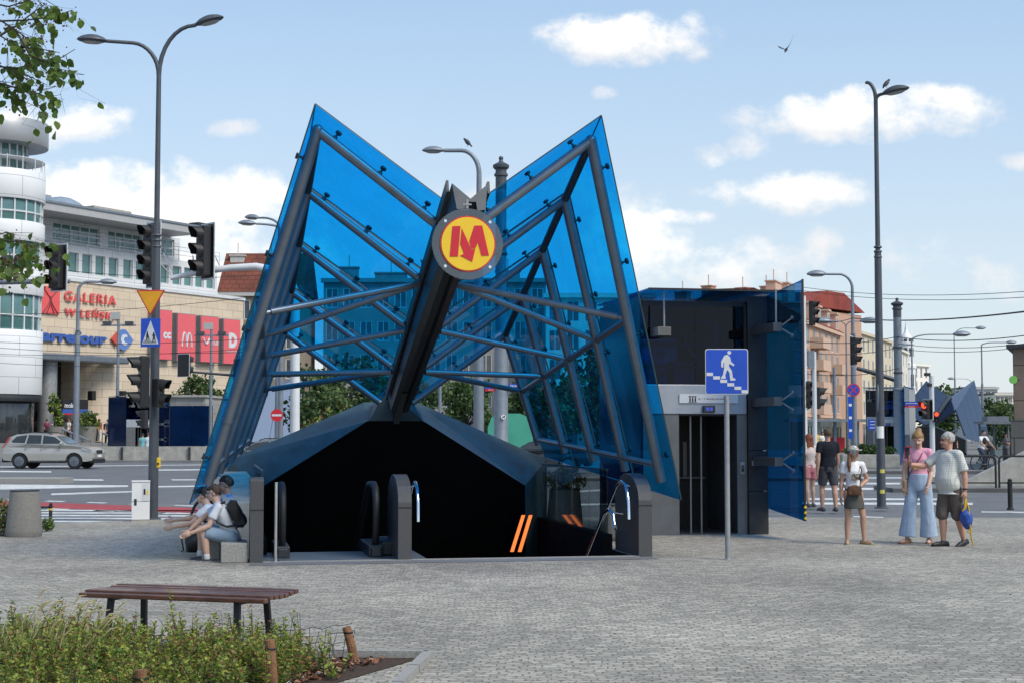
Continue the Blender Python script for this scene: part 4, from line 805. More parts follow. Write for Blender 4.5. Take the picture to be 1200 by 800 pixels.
# things on the near lamp posts
nb = thing('button_box', 'small yellow crossing button box on the double lamp post', 'button box', at(186, 541.5, 29.2)); b = MB(); b.box((0, 0, 0), (.06, .1, .19)); b.build('case', M['yellow'], nb, bevel=.012); b = MB(); b.lathe([(.022, 0), (.022, .02)], 10, (0, -.05, -.02), Matrix.Rotation(PI / 2, 4, 'X')); b.build('button', M['sblack'], nb)
for px, py, Y, w_, h_, lab in ((1032, 506, 33.6, .085, .26, 'white paper notice taped to the right lamp post'), (1034, 551.5, 33.6, .05, .08, 'upper small yellow sticker on the right lamp post'), (1034, 575.5, 33.6, .05, .08, 'lower small yellow sticker on the right lamp post')):
    o = thing('notice', lab, 'sticker', at(px, py, Y)); b = MB()
    for k in range(6):
        a0, a1 = R(-90 - 50 * w_ / .085 + k * 100 * w_ / .085 / 6), R(-90 - 50 * w_ / .085 + (k + 1) * 100 * w_ / .085 / 6); r_ = .102
        b.add([(r_ * math.cos(a0), r_ * math.sin(a0) + .1, -h_ / 2), (r_ * math.cos(a1), r_ * math.sin(a1) + .1, -h_ / 2), (r_ * math.cos(a1), r_ * math.sin(a1) + .1, h_ / 2), (r_ * math.cos(a0), r_ * math.sin(a0) + .1, h_ / 2)], [(0, 1, 2, 3)])
    b.build('paper', M['white'] if h_ > .1 else mat('sticker_yellow', (.6, .55, .1), .6), o)
# ================================================================ small street furniture
ub = thing('utility_cabinet', 'white electricity cabinet standing beside the double lamp post', 'cabinet', gnd(164.5, 610), R(14))
k_ = ub.location.y / F; W_, H_ = 20.5 * k_, 47 * k_
m = MB(); m.box2((-W_ / 2, -.1, 0), (W_ / 2, .14, .03)); m.build('plinth', M['concrete'], ub)
m = MB(); m.box2((-W_ * .5, -.11, .03), (W_ * .5, .15, H_ * .48)); m.box2((-W_ * .5, -.11, H_ * .48 + .006), (W_ * .5, .15, H_ - .02)); m.build('cabinet_body', M['white'], ub, bevel=.008)
m = MB(); m.box2((-W_ * .52, -.125, H_ - .02), (W_ * .52, .165, H_)); m.build('lid', M['white'], ub, bevel=.006)
m = MB(); m.box2((.02, -.114, H_ * .5), (W_ * .47, -.11, H_ * .94)); d_ = m.build('door', M['plate'], ub)
m = MB(); m.box2((.05, -.118, H_ * .66), (.085, -.114, H_ * .8)); m.build('handle', M['black'], d_); m = MB(); m.box2((.105, -.117, H_ * .66), (.14, -.114, H_ * .76)); m.build('warning_sticker', M['yellow'], d_)
m = MB(); m.box2((-W_ * .36, -.116, .3), (-W_ * .22, -.11, .42)); m.build('lock', M['dsteel'], ub)
def planter(px, py, wt, wb, h, label, nsid=8, rz=0, plant=False, flat=False, loc=None):
    rt = thing('concrete_planter', label, 'planter', loc or gnd(px, py), rz, 'round concrete planters')
    b = MB(); a = [(wb * .94, 0), (wb, h * .10), (wb * .985, h * .14), (wt, h * .985), (wt * .985, h), (wt * .8, h), (wt * .78, h * .9), (.01, h * .9)]
    b.lathe([(r / 2, z) for r, z in a], 40); b.build('bowl', M['conc_dark'], rt)
    b = MB(); b.lathe([(wt * .395, h * .90), (wt * .39, h * .93), (.01, h * .94)], 20); b.build('soil', M['soil'], rt)
    b = MB(); b.lathe([(wt * .503, h * .975), (wt * .508, h * .98), (wt * .508, h * 1.0), (wt * .49, h * 1.004), (wt * .44, h * 1.004)], 40); b.build('rim', M['dsteel'], rt)
    return rt
PL1 = planter(28, 628, .45, .58, .74, 'large round concrete planter at the left edge of the plaza'); b = MB()
for x, y in ((-.12, -.08), (.13, -.05)): b.sph((x, y, .715), (.05, .05, .02), 6)
b.build('gravel', M['concrete'], PL1)
# hidden planters seen through the balustrade
PLB = planter(0, 0, .52, .64, .70, 'concrete planter with bright shrub seen through the stair balustrade', loc=cw(3.0, 6.0))
planter(0, 0, .62, .74, .55, 'concrete planter seen through the balustrade beside the right newel', loc=cw(3.25, 3.2))
def bollard(px, py, h, r, label, ring=True, Y=None):
    rt = thing('bollard', label, 'bollard', gnd(px, py) if Y is None else V((gx(px, Y), Y, 0)), 0, 'black bollards')
    b = MB(); b.lathe([(r * 1.5, 0), (r * 1.5, .03), (r, .05), (r, h * .82), (r * 1.3, h * .83), (r * 1.3, h * .88), (r * .8, h * .9), (r * 1.0, h * .95), (r * .6, h * .985), (.01, h)], 14); b.build('shaft', M['black'], rt)
    if ring: b = MB(); b.lathe([(r * 1.03, h * .70), (r * 1.06, h * .71), (r * 1.06, h * .76), (r * 1.03, h * .77)], 14); b.build('ring', M['yellow'], rt)
    return rt
BL = bollard(59, 618, .44, .03, 'black bollard with yellow band beside the large planter'); b = MB(); b.tube([(0, 0, .36), (-.9, .1, .36)], .02, 8); b.build('rail', M['dsteel'], BL)
bollard(1184, 597, .68, .052, 'black cast bollard at the right kerb', False)
# bench: seven slats on four legs
bn = thing('park_bench', 'backless brown slatted bench at the flower bed', 'bench', (-2.47, 11.85, 0), R(-17))
L_, D_ = 1.56, .62
for k in range(7):
    y = -D_ / 2 + .045 + k * (D_ - .09) / 6; dz = [-.012, .004, .0, -.006, -.006, .0, .006][k]
    b = MB(); n_ = 6
    for i in range(n_):
        x0, x1 = -L_ / 2 + L_ * i / n_, -L_ / 2 + L_ * (i + 1) / n_
    b.box((0, y, .432 + dz), (L_, .068, .036)); b.build('slat', M['wood'], bn, bevel=.008)
for x in (-.53, .53):
    b = MB(); b.beam((x, -D_ / 2 + .05, .392), (x, D_ / 2 - .05, .392), .04, .025); b.build('cross_bearer', M['black'], bn)
    for s_ in (-1, 1):
        b = MB(); b.beam((x, s_ * (D_ / 2 - .07), .40), (x + (.02 if x > 0 else -.02), s_ * (D_ / 2 - .03), 0.0), .045, .035, (0, 1, 0)); b.box((x + (.02 if x > 0 else -.02), s_ * (D_ / 2 - .03), .006), (.09, .07, .012)); b.build('leg', M['black'], bn)
# stakes and wire netting in the bed
SK = []
for (px, py, top, tp, r, lab) in ((417, 776, 734, 406, .034, 'leaning wooden stake at the bed corner'), (321, 815, 749, 316, .034, 'upright wooden stake in the middle of the shrubs'), (167, 850, 784, 165, .036, 'short grey wooden stake at the bottom of the bed')):
    g = gnd(px, py); t_ = at(tp, top, g.y); rt = thing('wooden_stake', lab, 'stake', g, 0, 'wooden stakes in the bed')
    d = t_ - g; b = MB(); b.tube([(0, 0, -.05), d * .5, d], [r, r * .97, r * .93], 12, smooth=False); b.build('post', M['stake'], rt); SK.append((g, t_))
    b = MB(); b.lathe([(r * .99, 0), (r * 1.06, .004), (r * 1.06, .01), (r * .99, .014)], 12, d * .82); b.build('wire_tie', M['black'], rt)
wn = thing('wire_netting', 'rusty sagging wire netting tied to the leaning stake', 'netting', SK[0][0]); b = MB(); rnd = random.Random(3)
A_, B_ = SK[0][0], SK[0][0] + V((-1.0, .08, 0))
for row in range(5):
    pts = []
    for i in range(15):
        f_ = i / 14; pts.append(A_.lerp(B_, f_) - SK[0][0] + V((-.03, rnd.uniform(-.02, .02), .02 + row * .065 - .05 * math.sin(PI * f_) * row * .25 + rnd.uniform(-.012, .012))))
    b.tube(pts, .003, 4)
for i in range(22):
    f_ = i / 21; p = A_.lerp(B_, f_) - SK[0][0]; b.tube([p + V((rnd.uniform(-.02, .02), 0, 0)), p + V((rnd.uniform(-.03, .03), .01, .12)), p + V((rnd.uniform(-.03, .03), 0, .22 + rnd.uniform(-.05, .14)))], .0028, 4)
b.build('wires', M['dsteel'], wn)
# ================================================================ buildings
def window_mesh(w, h, frame, glassm, nx=2, ny=1, fr=.06, name='window'):
    b = MB(); b.m = 1; b.box((0, .06, 0), (w - .02, .02, h - .02)); b.m = 0
    for x in [-w / 2 + fr / 2, w / 2 - fr / 2] + [-w / 2 + w * k / nx for k in range(1, nx)]: b.box((x, .03, 0), (fr, .05, h))
    for z in [-h / 2 + fr / 2, h / 2 - fr / 2] + [-h / 2 + h * k / ny for k in range(1, ny)]: b.box((0, .034, z), (w - fr * 1.9, .045, fr))
    o = b.build(name, [frame, glassm]); return o
def place_copies(proto, parent, spots):
    for i, p in enumerate(spots):
        o = proto if i == 0 else proto.copy()
        if i: col.objects.link(o)
        o.parent = parent; o.location = V(p)
    return proto
def facade_wall(b, x0, x1, z0, z1, xs, zs, ww, wh, th=.28, y0=0.0):
    """wall with real openings: bands between the window rows, piers between the windows"""
    z = z0
    for zc in sorted(zs):
        b.box2((x0, y0, z), (x1, y0 + th, zc - wh / 2)); x = x0
        for xc in sorted(xs): b.box2((x, y0, zc - wh / 2), (xc - ww / 2, y0 + th, zc + wh / 2)); x = xc + ww / 2
        b.box2((x, y0, zc - wh / 2), (x1, y0 + th, zc + wh / 2)); z = zc + wh / 2
    b.box2((x0, y0, z), (x1, y0 + th, z1))
def house(label, A, B, D, H, rows, cols, wallm, roofm, ww=1.1, wh=1.7, roof='gable', rh=4.0, z0=3.6, name='apartment_house', frame=None, glassm=None, nx=2, cornice=True, balc=(), chim=(), cat='building', bm=None, base=None, dormer=0, group=None, side=True):
    A, B = V(A), V(B); yaw = math.atan2(B.y - A.y, B.x - A.x); L = (B - A).length
    rt = thing(name, label, cat, (A.x, A.y, 0), yaw, group)
    fh = (H - z0) / rows; xs = [L * (k + .5) / cols for k in range(cols)]; zs = [z0 + fh * (k + .5) for k in range(rows)]
    b = MB(); facade_wall(b, 0, L, 2.9 if base else 0, H, xs, zs, ww, wh); b.box2((.02, .27, 0), (L - .02, D, H)); b.build('wall', wallm, rt)
    if base: b = MB(); b.box2((-.02, -.05, 0), (L + .02, .27, 2.9)); b.build('ground_floor', base, rt)
    place_copies(window_mesh(ww, wh, frame or M['white'], glassm or M['wwarm'], nx), rt, [(x, .01, z) for x in xs for z in zs][:98])
    if base:
        n_ = max(2, cols // 2); place_copies(window_mesh(L / n_ * .7, 2.0, M['dsteel'], M['wdark'], 3, 1, name='shop_window'), rt, [(L * (k + .5) / n_, -.13, 1.3) for k in range(n_)][:40])
    if cornice: b = MB(); b.box2((-.25, -.35, H - .1), (L + .25, .5, H + .3)); b.box2((-.08, -.1, z0 - .35), (L + .08, .05, z0 - .15)); b.build('cornice', bm or wallm, rt)
    if roof == 'gable':
        b = MB(); b.prism([V((-.3, -.4, H + .3)), V((-.3, D * .35, H + rh)), V((-.3, D * .65, H + rh)), V((-.3, D + .3, H + .3))], (L + .6, 0, 0)); rf = b.build('roof', roofm, rt)
    else:
        b = MB(); b.box2((0, .5, H), (L, D, H + .4)); rf = b.build('roof', roofm, rt)
    for (x, y, w_, h_) in chim:
        b = MB(); b.box2((x - w_ / 2, D * y - .5, H), (x + w_ / 2, D * y + .5, H + h_)); b.box2((x - w_ / 2 - .1, D * y - .6, H + h_), (x + w_ / 2 + .1, D * y + .6, H + h_ + .15))
        b.tube([(x, D * y, H + h_), (x, D * y, H + h_ + 1.4)], .05, 6); b.build('chimney', bm or wallm, rf)
    for k in range(dormer):
        x = L * (k + .5) / dormer; b = MB(); b.box2((x - .7, -.1, H + .3), (x + .7, D * .3, H + 2.1)); b.box2((x - .9, -.25, H + 2.1), (x + .9, D * .3, H + 2.3)); dm = b.build('dormer', bm or wallm, rf)
        o = window_mesh(1.0, 1.3, M['white'], M['wwarm']); o.parent = dm; o.location = (x, -.16, H + 1.2)
    for (cx, rw, w_) in balc:
        x = xs[cx]; z = zs[rw] - wh / 2 - .25; b = MB(); b.box2((x - w_ / 2, -1.3, z), (x + w_ / 2, -.02, z + .14)); b.box2((x - w_ / 2, -1.3, z + .14), (x + w_ / 2, -1.2, z + 1.05)); b.box2((x - w_ / 2, -1.2, z + .14), (x - w_ / 2 + .08, -.02, z + 1.05)); b.box2((x + w_ / 2 - .08, -1.2, z + .14), (x + w_ / 2, -.02, z + 1.05)); b.build('balcony', bm or wallm, rt)
    return rt
# ---------------------------------------------------------------- the mall
MA = V((-33.8, 110, 0)); MYAW = math.atan2(.861, .508)
mall = thing('shopping_mall', 'pale shopping mall with round white tower and sandstone sign wall', 'building', MA, MYAW)
MN = V((.861, -.508, 0)); MX = V((.508, .861, 0))
def ml(px, py, off=0.0):
    p = onplane(px, py, MA + MN * off, MN) - MA; return V((p.dot(MX), -off, p.z))
zB, zT = 7.35, ml(60, 327).z
xE = ml(285, 400).x; xC = ml(107, 470).x
b = MB(); b.box2((-10, 0, zB), (xE, 6, zT)); b.box2((xC + 2.2, 0, .5), (xE, 6, zB - .005))
# rounded corner of the lower wall
n_ = 8; arc = [V((xC + 2.2 - 2.2 * math.sin(R(90 * k / n_)), 2.2 - 2.2 * math.cos(R(90 * k / n_)), .5)) for k in range(n_ + 1)] + [V((xC, 6, .5)), V((xC + 2.2, 6, .5))]
b.prism(arc, (0, 0, zB - .505)); b.build('sandstone_wall', M['sand'], mall)
b = MB(); b.box2((-10, -.12, zT), (xE + .1, 6, zT + .25)); b.build('coping', M['plate'], mall)
# upper white storeys
xw = ml(258, 330).x; xu = ml(213, 290, -.6).x; z2 = ml(150, 297, -.35).z; zo = ml(120, 262, -.6).z
zr0, zr1 = ml(120, 256.5, 2.3).z, ml(120, 248, 2.3).z
sx_ = [82 + (248 - 82) * f_ for f_ in (.02, .118, .215, .307, .40, .49, .565, .655, .74, .81, .89, .965)]
xs_ = [ml(p, 320, -.35).x + .0 for p in (86, 102, 117.5, 133, 150, 164.5, 178, 192.5, 207.5, 221, 234, 247)]
zc = (zT + z2) / 2 + .1; hh = min(z2 - zT - 1.2, 3.0)
b = MB(); facade_wall(b, -10, xw, zT + .25, z2, xs_, [zc], 1.0, hh, .4, .35); b.box2((-10, .7, zT + .25), (xw - .02, 9, z2 - .01)); b.build('white_wall', M['whitewall'], mall)
place_copies(window_mesh(1.0, hh, M['plate'], M['wgreen'], 1, 1), mall, [(x, .50, zc) for x in xs_])
ux = [(62, 117), (127, 166.5), (188, 204.5)]; ul = [(ml(a, 275, -.8).x, ml(b_, 280, -.8).x) for a, b_ in ux]
zw0, zw1 = ml(120, 290, -.95).z, ml(120, 269, -.95).z
b = MB(); x = -10
for a, e in ul: b.box2((x, .8, z2), (a, 1.2, zr0)); b.box2((a, .8, z2), (e, 1.2, zw0)); b.box2((a, .8, zw1), (e, 1.2, zr0)); x = e
b.box2((x, .8, z2), (xu, 1.2, zr0)); b.box2((-10, 1.2, z2), (xu - .02, 9, zr0 - .02)); b.build('white_wall', M['whitewall'], mall)
for (a, e), n_ in zip(ul, (5, 4, 2)):
    o = window_mesh(e - a, zw1 - zw0, M['plate'], M['wgreen'], n_, 2, .09); o.parent = mall; o.location = ((a + e) / 2, .95, (zw0 + zw1) / 2)
b = MB(); b.box2((-10, -2.3, zr0), (ml(234, 275, 2.3).x, 9, zr1)); b.build('roof_overhang', mat('roof_soffit', (.42, .42, .42), .5, .2, .08), mall)
b = MB(); b.box2((-10, -2.4, zr1), (ml(234, 275, 2.3).x + .1, 9, zr1 + .16)); b.build('roof_edge', M['lampgrey2'], mall)
b = MB()
for z in (.5, .85, 1.15): b.tube([(-2, .1, z2 + z - .1), (xw, .1, z2 + z - .1)], .03, 6)
for k in range(14): b.tube([(-2 + k * (xw + 2) / 13, .1, z2 - .1), (-2 + k * (xw + 2) / 13, .1, z2 + 1.05)], .03, 6)
b.build('railing', M['plate'], mall)
b = MB(); p = ml(82, 236, -3); b.lathe([(2.2, 0), (2.1, .6), (1.6, 1.2), (.8, 1.6), (.01, 1.75)], 10, (p.x, 4, zr1 + .1), smooth=False); b.box2((p.x - 6.5, 2.5, zr1), (p.x - 2.3, 5, zr1 + 1.5)); b.build('skylight', mat('skylight_glass', (.30, .36, .42), .15, .3, .3, 1), mall)
p = ml(116, 245, -3); b = MB(); b.box2((p.x - 1.5, 2, zr1), (p.x + 2.5, 5, zr1 + 1.2)); b.build('roof_plant', M['concrete'], mall)
b = MB(); b.box2((p.x + 8, 0, zr1), (p.x + 9, 1, zr1 + .9)); b.build('roof_vent', M['dsteel'], mall)
# entrance: silver canopy band, column, deep dark recess with glazing
b = MB(); b.box2((-10, -1.6, zB - .55), (ml(152, 418, 1.6).x, .0, zB - .05)); b.build('entrance_canopy', M['tube'], mall, bevel=.1)
p = ml(57, 450, .2); b = MB(); b.lathe([(.66, .9), (.66, zB - .5)], 24, (p.x, -.1, 0)); b.build('column', M['steel'], mall)
b = MB(); b.box2((-12, 3.2, .9), (xC + .1, 3.3, zB - .01)); b.build('entrance_glazing', M['wdark'], mall)
b = MB()
for k in range(9): b.box2((-11 + k * 2.0, 3.08, .9), (-10.9 + k * 2.0, 3.19, zB - .02))
for z in (3.2, 5.4): b.box2((-12, 3.1, z), (xC, 3.18, z + .1))
b.build('glazing_frame', M['dsteel'], mall)
# round tower
TC = V((gx(47, 104) - 3.45, 104.6, 0)); TR = 3.2
tz = lambda py: hz(py, 104.2)
def ringz(nm, r, za, zb, m, n=64):
    o = MB(); o.lathe([(r - .02, za), (r, za + .03), (r, zb - .03), (r - .02, zb)], n, TC); return o.build(nm, m, mall, world=True)
W1 = brick_mat('tower_panels', (.76, .77, .78), (.73, .74, .75), (.45, .46, .48), 3.0, 1.35, .03, .45, .5, .1, axis='XZ', bmix=.08)
for a, b_ in ((462, 388), (347, 315), (285, 262), (237, 203)): ringz('tower_wall', TR, tz(a), tz(b_), W1)
for a, b_ in ((388, 347), (315, 285), (262, 237)): ringz('tower_glazing', TR - .22, tz(a), tz(b_), M['wgreen'])
ringz('tower_drum', TR - 1.25, tz(203), tz(160), M['wgreen']); ringz('roof_disc', TR + .15, tz(172) , tz(144), mat('zinc_disc', (.36, .37, .38), .4, .4, .08, 1)); ringz('tower_base', TR - .5, .5, tz(462), M['wdark']); ringz('tower_band', TR - .1, tz(470), tz(462), M['dsteel'])
b = MB()
for a, b_, rr in ((388, 347, TR - .18), (315, 285, TR - .18), (262, 237, TR - .18), (203, 160, TR - 1.21)):
    for k in range(22):
        an = 2 * PI * k / 22; c = TC + V((rr * math.cos(an), rr * math.sin(an), (tz(a) + tz(b_)) / 2)); b.box(c, (.1, .1, tz(b_) - tz(a)), an)
    b.lathe([(rr + .02, 0), (rr + .06, .02), (rr + .06, .10), (rr + .02, .12)], 48, TC + V((0, 0, tz(a) * .62 + tz(b_) * .38)))
b.build('mullions', M['plate'], mall, world=True)
b = MB()
for z in (.8,): b.lathe([(TR - .1, 0), (TR - .05, .02), (TR - .1, .06)], 48, TC + V((0, 0, tz(203) + z)))
for k in range(18): an = 2 * PI * k / 18; b.tube([TC + V(((TR - .08) * math.cos(an), (TR - .08) * math.sin(an), tz(203))), TC + V(((TR - .08) * math.cos(an), (TR - .08) * math.sin(an), tz(203) + .95))], .03, 5)
b.build('tower_railing', M['plate'], mall, world=True)
# signs on the mall
def msign(name, label, group=None): return thing(name, label, 'sign', MA, MYAW, group)
OUT = V((0, -.14, 0))
def wtext(rt, txt, x0, x1, yb, yt, m, off=.10, bold=.02, space=1.0):
    a, b_ = ml(x0, yb[0], off), ml(x1, yb[1], off); t_ = ml(x0, yt, off); zb = (a.z + b_.z) / 2
    a.z = b_.z = zb; mb = MB(); text_into(mb, txt, a, b_, V((0, 0, t_.z - ml(x0, yb[0], off).z)), V((0, -.10, 0)), bold, space=space); return mb.build('lettering', m, rt)
s1 = msign('mall_name_sign', 'large red two line capital lettering on the sandstone wall'); wtext(s1, 'GALERIA', 75.2, 135.5, (352.5, 358), 341, M['letred'], bold=.012, space=1.22); wtext(s1, 'WILEŃSKA', 75.5, 139.5, (369, 376), 357.5, M['letred'], bold=.012, space=1.2)
s2 = msign('mall_emblem', 'square red emblem with dark interlaced lines beside the red lettering'); a, e = ml(47.6, 352, .1), ml(69.5, 352, .1); zt_, zb_ = ml(58, 336, .1).z, ml(58, 368, .1).z
b = MB(); b.box2((a.x, -.16, zb_), (e.x, -.02, zt_)); b.build('red_panel', M['letred'], s2)
b = MB(); W_, H_ = e.x - a.x, zt_ - zb_
for f0, f1, top in ((.1, .5, 1), (.9, .5, 1), (.3, .55, 1), (.7, .45, 1)):
    pts = [V((a.x + W_ * (f0 + (f1 - f0) * math.sin(k / 10 * PI / 2)), -.175, zb_ + H_ * (.02 + .62 * k / 10 * top))) for k in range(11)]; b.tube(pts, .045, 6)
for s_ in (-1, 1): b.tube([V((a.x + W_ * (.5 + s_ * .45), -.175, zb_ + H_ * .98)), V((a.x + W_ * .5, -.175, zb_ + H_ * .55))], .045, 6)
b.build('line_pattern', mat('dark_red', (.22, .03, .04), .5), s2)
s3 = msign('supermarket_sign', 'big dark blue rounded lettering above the mall entrance'); wtext(s3, 'Carrefour', 32, 124.5, (399, 404), 384.5, M['letblue'], bold=.045)
s4 = msign('supermarket_emblem', 'split red and blue arrow emblem right of the blue lettering'); cx = ml(142, 398, .1); sc_x = (ml(155, 398, .1).x - ml(130, 398, .1).x) / 25; sc_z = (ml(142, 386, .1).z - ml(142, 411, .1).z) / 25
eq = lambda pts: [V((cx.x + x * sc_x, -.1, cx.z + z * sc_z)) for x, z in pts]
b = MB(); b.prism(eq([(-12.5, 0), (-6, 8.5), (-5.5, 3), (-6.5, 0), (-5.5, -3), (-6, -8.5)]), (0, -.16, 0)); b.build('red_arrow', mat('emblem_red', (.55, .07, .05), .5), s4)
b = MB(); b.prism(eq([(-4, 9.5), (0, 12), (3.5, 12), (13, 0), (3.5, -12), (0, -12), (-4, -9.5), (-5, 0)]), (0, -.16, 0)); b.build('blue_arrow', mat('emblem_blue', (.10, .20, .50), .5), s4)
b = MB(); b.prism([p - V((0, .165, 0)) for p in eq([(5, 5.5), (2, 6.5), (-1, 5), (-2.5, 0), (-1, -5), (2, -6.5), (5, -5.5), (5, -3), (2.5, -3.2), (.8, 0), (2.5, 3.2), (5, 3)])], (0, -.03, 0)); b.build('letter', M['plate'], s4)
BAN = [(180, 202, 362.5, 420, 'cc'), (208.5, 229.5, 367.5, 422, 'm'), (236, 256.5, 370.5, 423.5, 't'), (262.5, 281.8, 373.8, 425.5, 'd')]
lab = {'cc': 'leftmost red banner with white CC letters on the sandstone wall', 'm': 'red banner with a white arched m on the sandstone wall', 't': 'red banner with white smile and small letters on the sandstone wall', 'd': 'rightmost red banner with big white D on the sandstone wall'}
for x0, x1, y0, y1, k in BAN:
    rt = thing('wall_banner', lab[k], 'banner', MA, MYAW, 'red banners on the mall'); o_ = .55
    a, e = ml(x0, y0, o_), ml(x1, y0, o_); zt_ = ml(x0, y0, o_).z; zb_ = ml(x0, y1, o_).z
    b = MB(); b.box2((a.x, -o_, zb_), (e.x, -o_ + .06, zt_)); b.build('banner_face', M['pinkred'], rt)
    b = MB(); b.box2((a.x - .06, -o_ + .06, zb_ - .05), (e.x + .06, -.02, zt_ + .05)); b.build('frame', M['lampgrey2'], rt)
    W_, H_ = e.x - a.x, zt_ - zb_; y = -o_ - .004; b = MB(); X = lambda f_: a.x + W_ * f_; Z = lambda f_: zb_ + H_ * f_
    T = lambda t_, fx0, fx1, fz0, fz1, bo=.05: text_into(b, t_, V((X(fx0), y, Z(fz0))), V((X(fx1), y, Z(fz0))), V((0, 0, H_ * (fz1 - fz0))), V((0, -.02, 0)), bo)
    if k == 'cc': T('cc', .52, .94, .42, .56, .05)
    if k == 'm':
        for s_ in (0, 1):
            pts = [V((X(.24 + .27 * s_ + .27 * q_ / 12), y - .01, Z(.30 + .30 * math.sin(PI * (q_ / 12)) ** .55))) for q_ in range(13)]; b.tube(pts, .075, 6)
    if k == 't':
        b.tube([V((X(.12 + .34 * q_ / 8), y - .01, Z(.52 - .12 * math.sin(PI * q_ / 8)))) for q_ in range(9)], .09, 6); T('TUI', .58, .97, .38, .48, .03)
    if k == 'd': T('D', .30, .80, .36, .70, .07); T('DEICHMANN', .18, .82, .26, .30, .0)
    b.build('white_print', M['plate'], rt)
for (px, py) in ((107, 463), (143, 463)):
    rt = thing('wall_lamp', 'small dark wall lamp on the sandstone %s' % ('left of the entrance corner' if px < 120 else 'right of the entrance corner'), 'wall lamp', MA, MYAW); p = ml(px, py, .2); b = MB(); b.box2((p.x - .2, -.5, p.z - .35), (p.x + .2, .0, p.z + .35)); b.build('housing', M['black'], rt, bevel=.04)
ck = thing('cafe_sign', 'black board with white script and a blue red strip by the entrance', 'sign', MA, MYAW); p0, p1 = ml(72, 467, 2), ml(102, 484, 2)
b = MB(); b.box2((p0.x, -2.1, p1.z + .3), (p1.x, -2, p0.z)); b.build('black_board', M['black'], ck)
b = MB(); b.box2((p0.x, -2.14, p1.z), (p1.x, -2, p1.z + .29)); b.build('blue_strip', M['letblue'], ck); b = MB(); b.box2((p0.x, -2.13, p1.z - .1), (p1.x, -2, p1.z - .005)); b.build('red_strip', M['signred'], ck)
b = MB(); text_into(b, 'mokov', V((p0.x + .2, -2.105, p0.z - .62)), V((p0.x + 1.5, -2.105, p0.z - .62)), V((0, 0, .35)), V((0, -.02, 0))); b.build('lettering', M['plate'], ck)
# low wall, blue lift and block across the road
lw = thing('low_wall', 'long low pale concrete wall across the road', 'low wall', (gx(104, 92), 92, .04)); W_ = gx(262, 92) - gx(104, 92); b = MB()
for k in range(4): b.box2((W_ * k / 4 + .03, 0, 0), (W_ * (k + 1) / 4 - .03, .4, .82))
b.build('wall_panels', M['concrete'], lw)
b = MB()
for k in range(1, 5): b.box2((W_ * k / 4 - .06, -.12, 0), (W_ * k / 4 + .06, .05, .78))
b.build('posts', M['dsteel'], lw)
L2 = dup(LIFT, V((gx(152, 95.5), 95.5, .05)), R(38), 'far blue glass lift beside the mall seen past the double lamp post')
cb_ = thing('concrete_block', 'pale slab clad block with a dark window behind the far left lift', 'building', (gx(190, 104), 104, .0), R(-4)); W_ = gx(241, 104) - gx(190, 104)
b = MB(); b.box2((-.0, 0, .5), (W_, 7, hz(465, 104))); b.build('walls', brick_mat('pale_slabs', (.42, .41, .38), (.38, .37, .34), (.2, .2, .19), .9, .6, .015, .8, .0, .15, axis='XZ'), cb_)
b = MB(); b.box2((-.2, -.2, hz(465, 104)), (W_ + .1, 7, hz(465, 104) + .15)); b.build('coping', M['concrete'], cb_)
b = MB()
for k in range(5): b.box2((-3.6 + k * 1.42 + .02, -.12, .8), (-3.6 + (k + 1) * 1.42 - .02, -.02, hz(475, 104)))
b.build('blue_glazing', M['bluedark'], cb_)
FC1 = dup(CAN, V((gx(330, 112), 112, .05)), R(112), 'far butterfly glass canopy behind the left canopy legs')
FC2 = dup(CAN, V((gx(1128, 112), 116, .0)), R(152), 'far butterfly glass canopy right of the white signal post')
fg = [(FC1, glass('far_glass_pale', (.10, .22, .38), (.85, .92, 1), .42, .3, .08)), (FC2, glass('far_glass_dark', (.05, .10, .20), (.7, .8, 1), .16, .3, .08))]
for rt_, mt_ in fg:
    for ch in list(rt_.children):
        if ch.name.startswith('glass_clamp'): bpy.data.objects.remove(ch); continue
        if ch.name.startswith('glass_panel'):
            ch.data = ch.data.copy(); ch.data.materials[0] = mt_
L3 = dup(LIFT, V((gx(1018, 80), 79.5, .05)), R(-22), 'far blue street lift behind the tall lamp post on the right')
# parasol, railings by the mall
pr = thing('parasol', 'wide black parasol on the mall terrace', 'parasol', V((gx(54, 112), 112, .99))); b = MB(); hh = hz(477, 112) - .99; h0 = hz(490, 112) - .99; b.lathe([(1.75, h0 - .2), (1.78, h0), (.9, (h0 + hh) / 2 + .1), (.05, hh)], 8, smooth=False); b.build('canopy', M['black'], pr); b = MB(); b.tube([(0, 0, 0), (0, 0, hh)], .04, 8); b.build('pole', M['steel'], pr)
for (x0, y0, x1, y1, Y, lab) in ((73, 502, 106, 516, 99, 'left sloping handrail on the terrace steps'), (120, 507, 143, 516, 99.5, 'right sloping handrail on the terrace steps')):
    a, e = at(x0, y0, Y), at(x1, y1, Y - 1); rt = thing('handrail', lab, 'handrail', (a.x, a.y, .2)); o0 = V((a.x, a.y, .2)); b = MB(); b.tube([a - o0, e - o0], .06, 8)
    for f_ in (0, .33, .66, 1): p = a.lerp(e, f_); b.tube([V((p.x, p.y, .1)) - o0, p - o0], .035, 6)
    b.build('rail', M['steel'], rt)
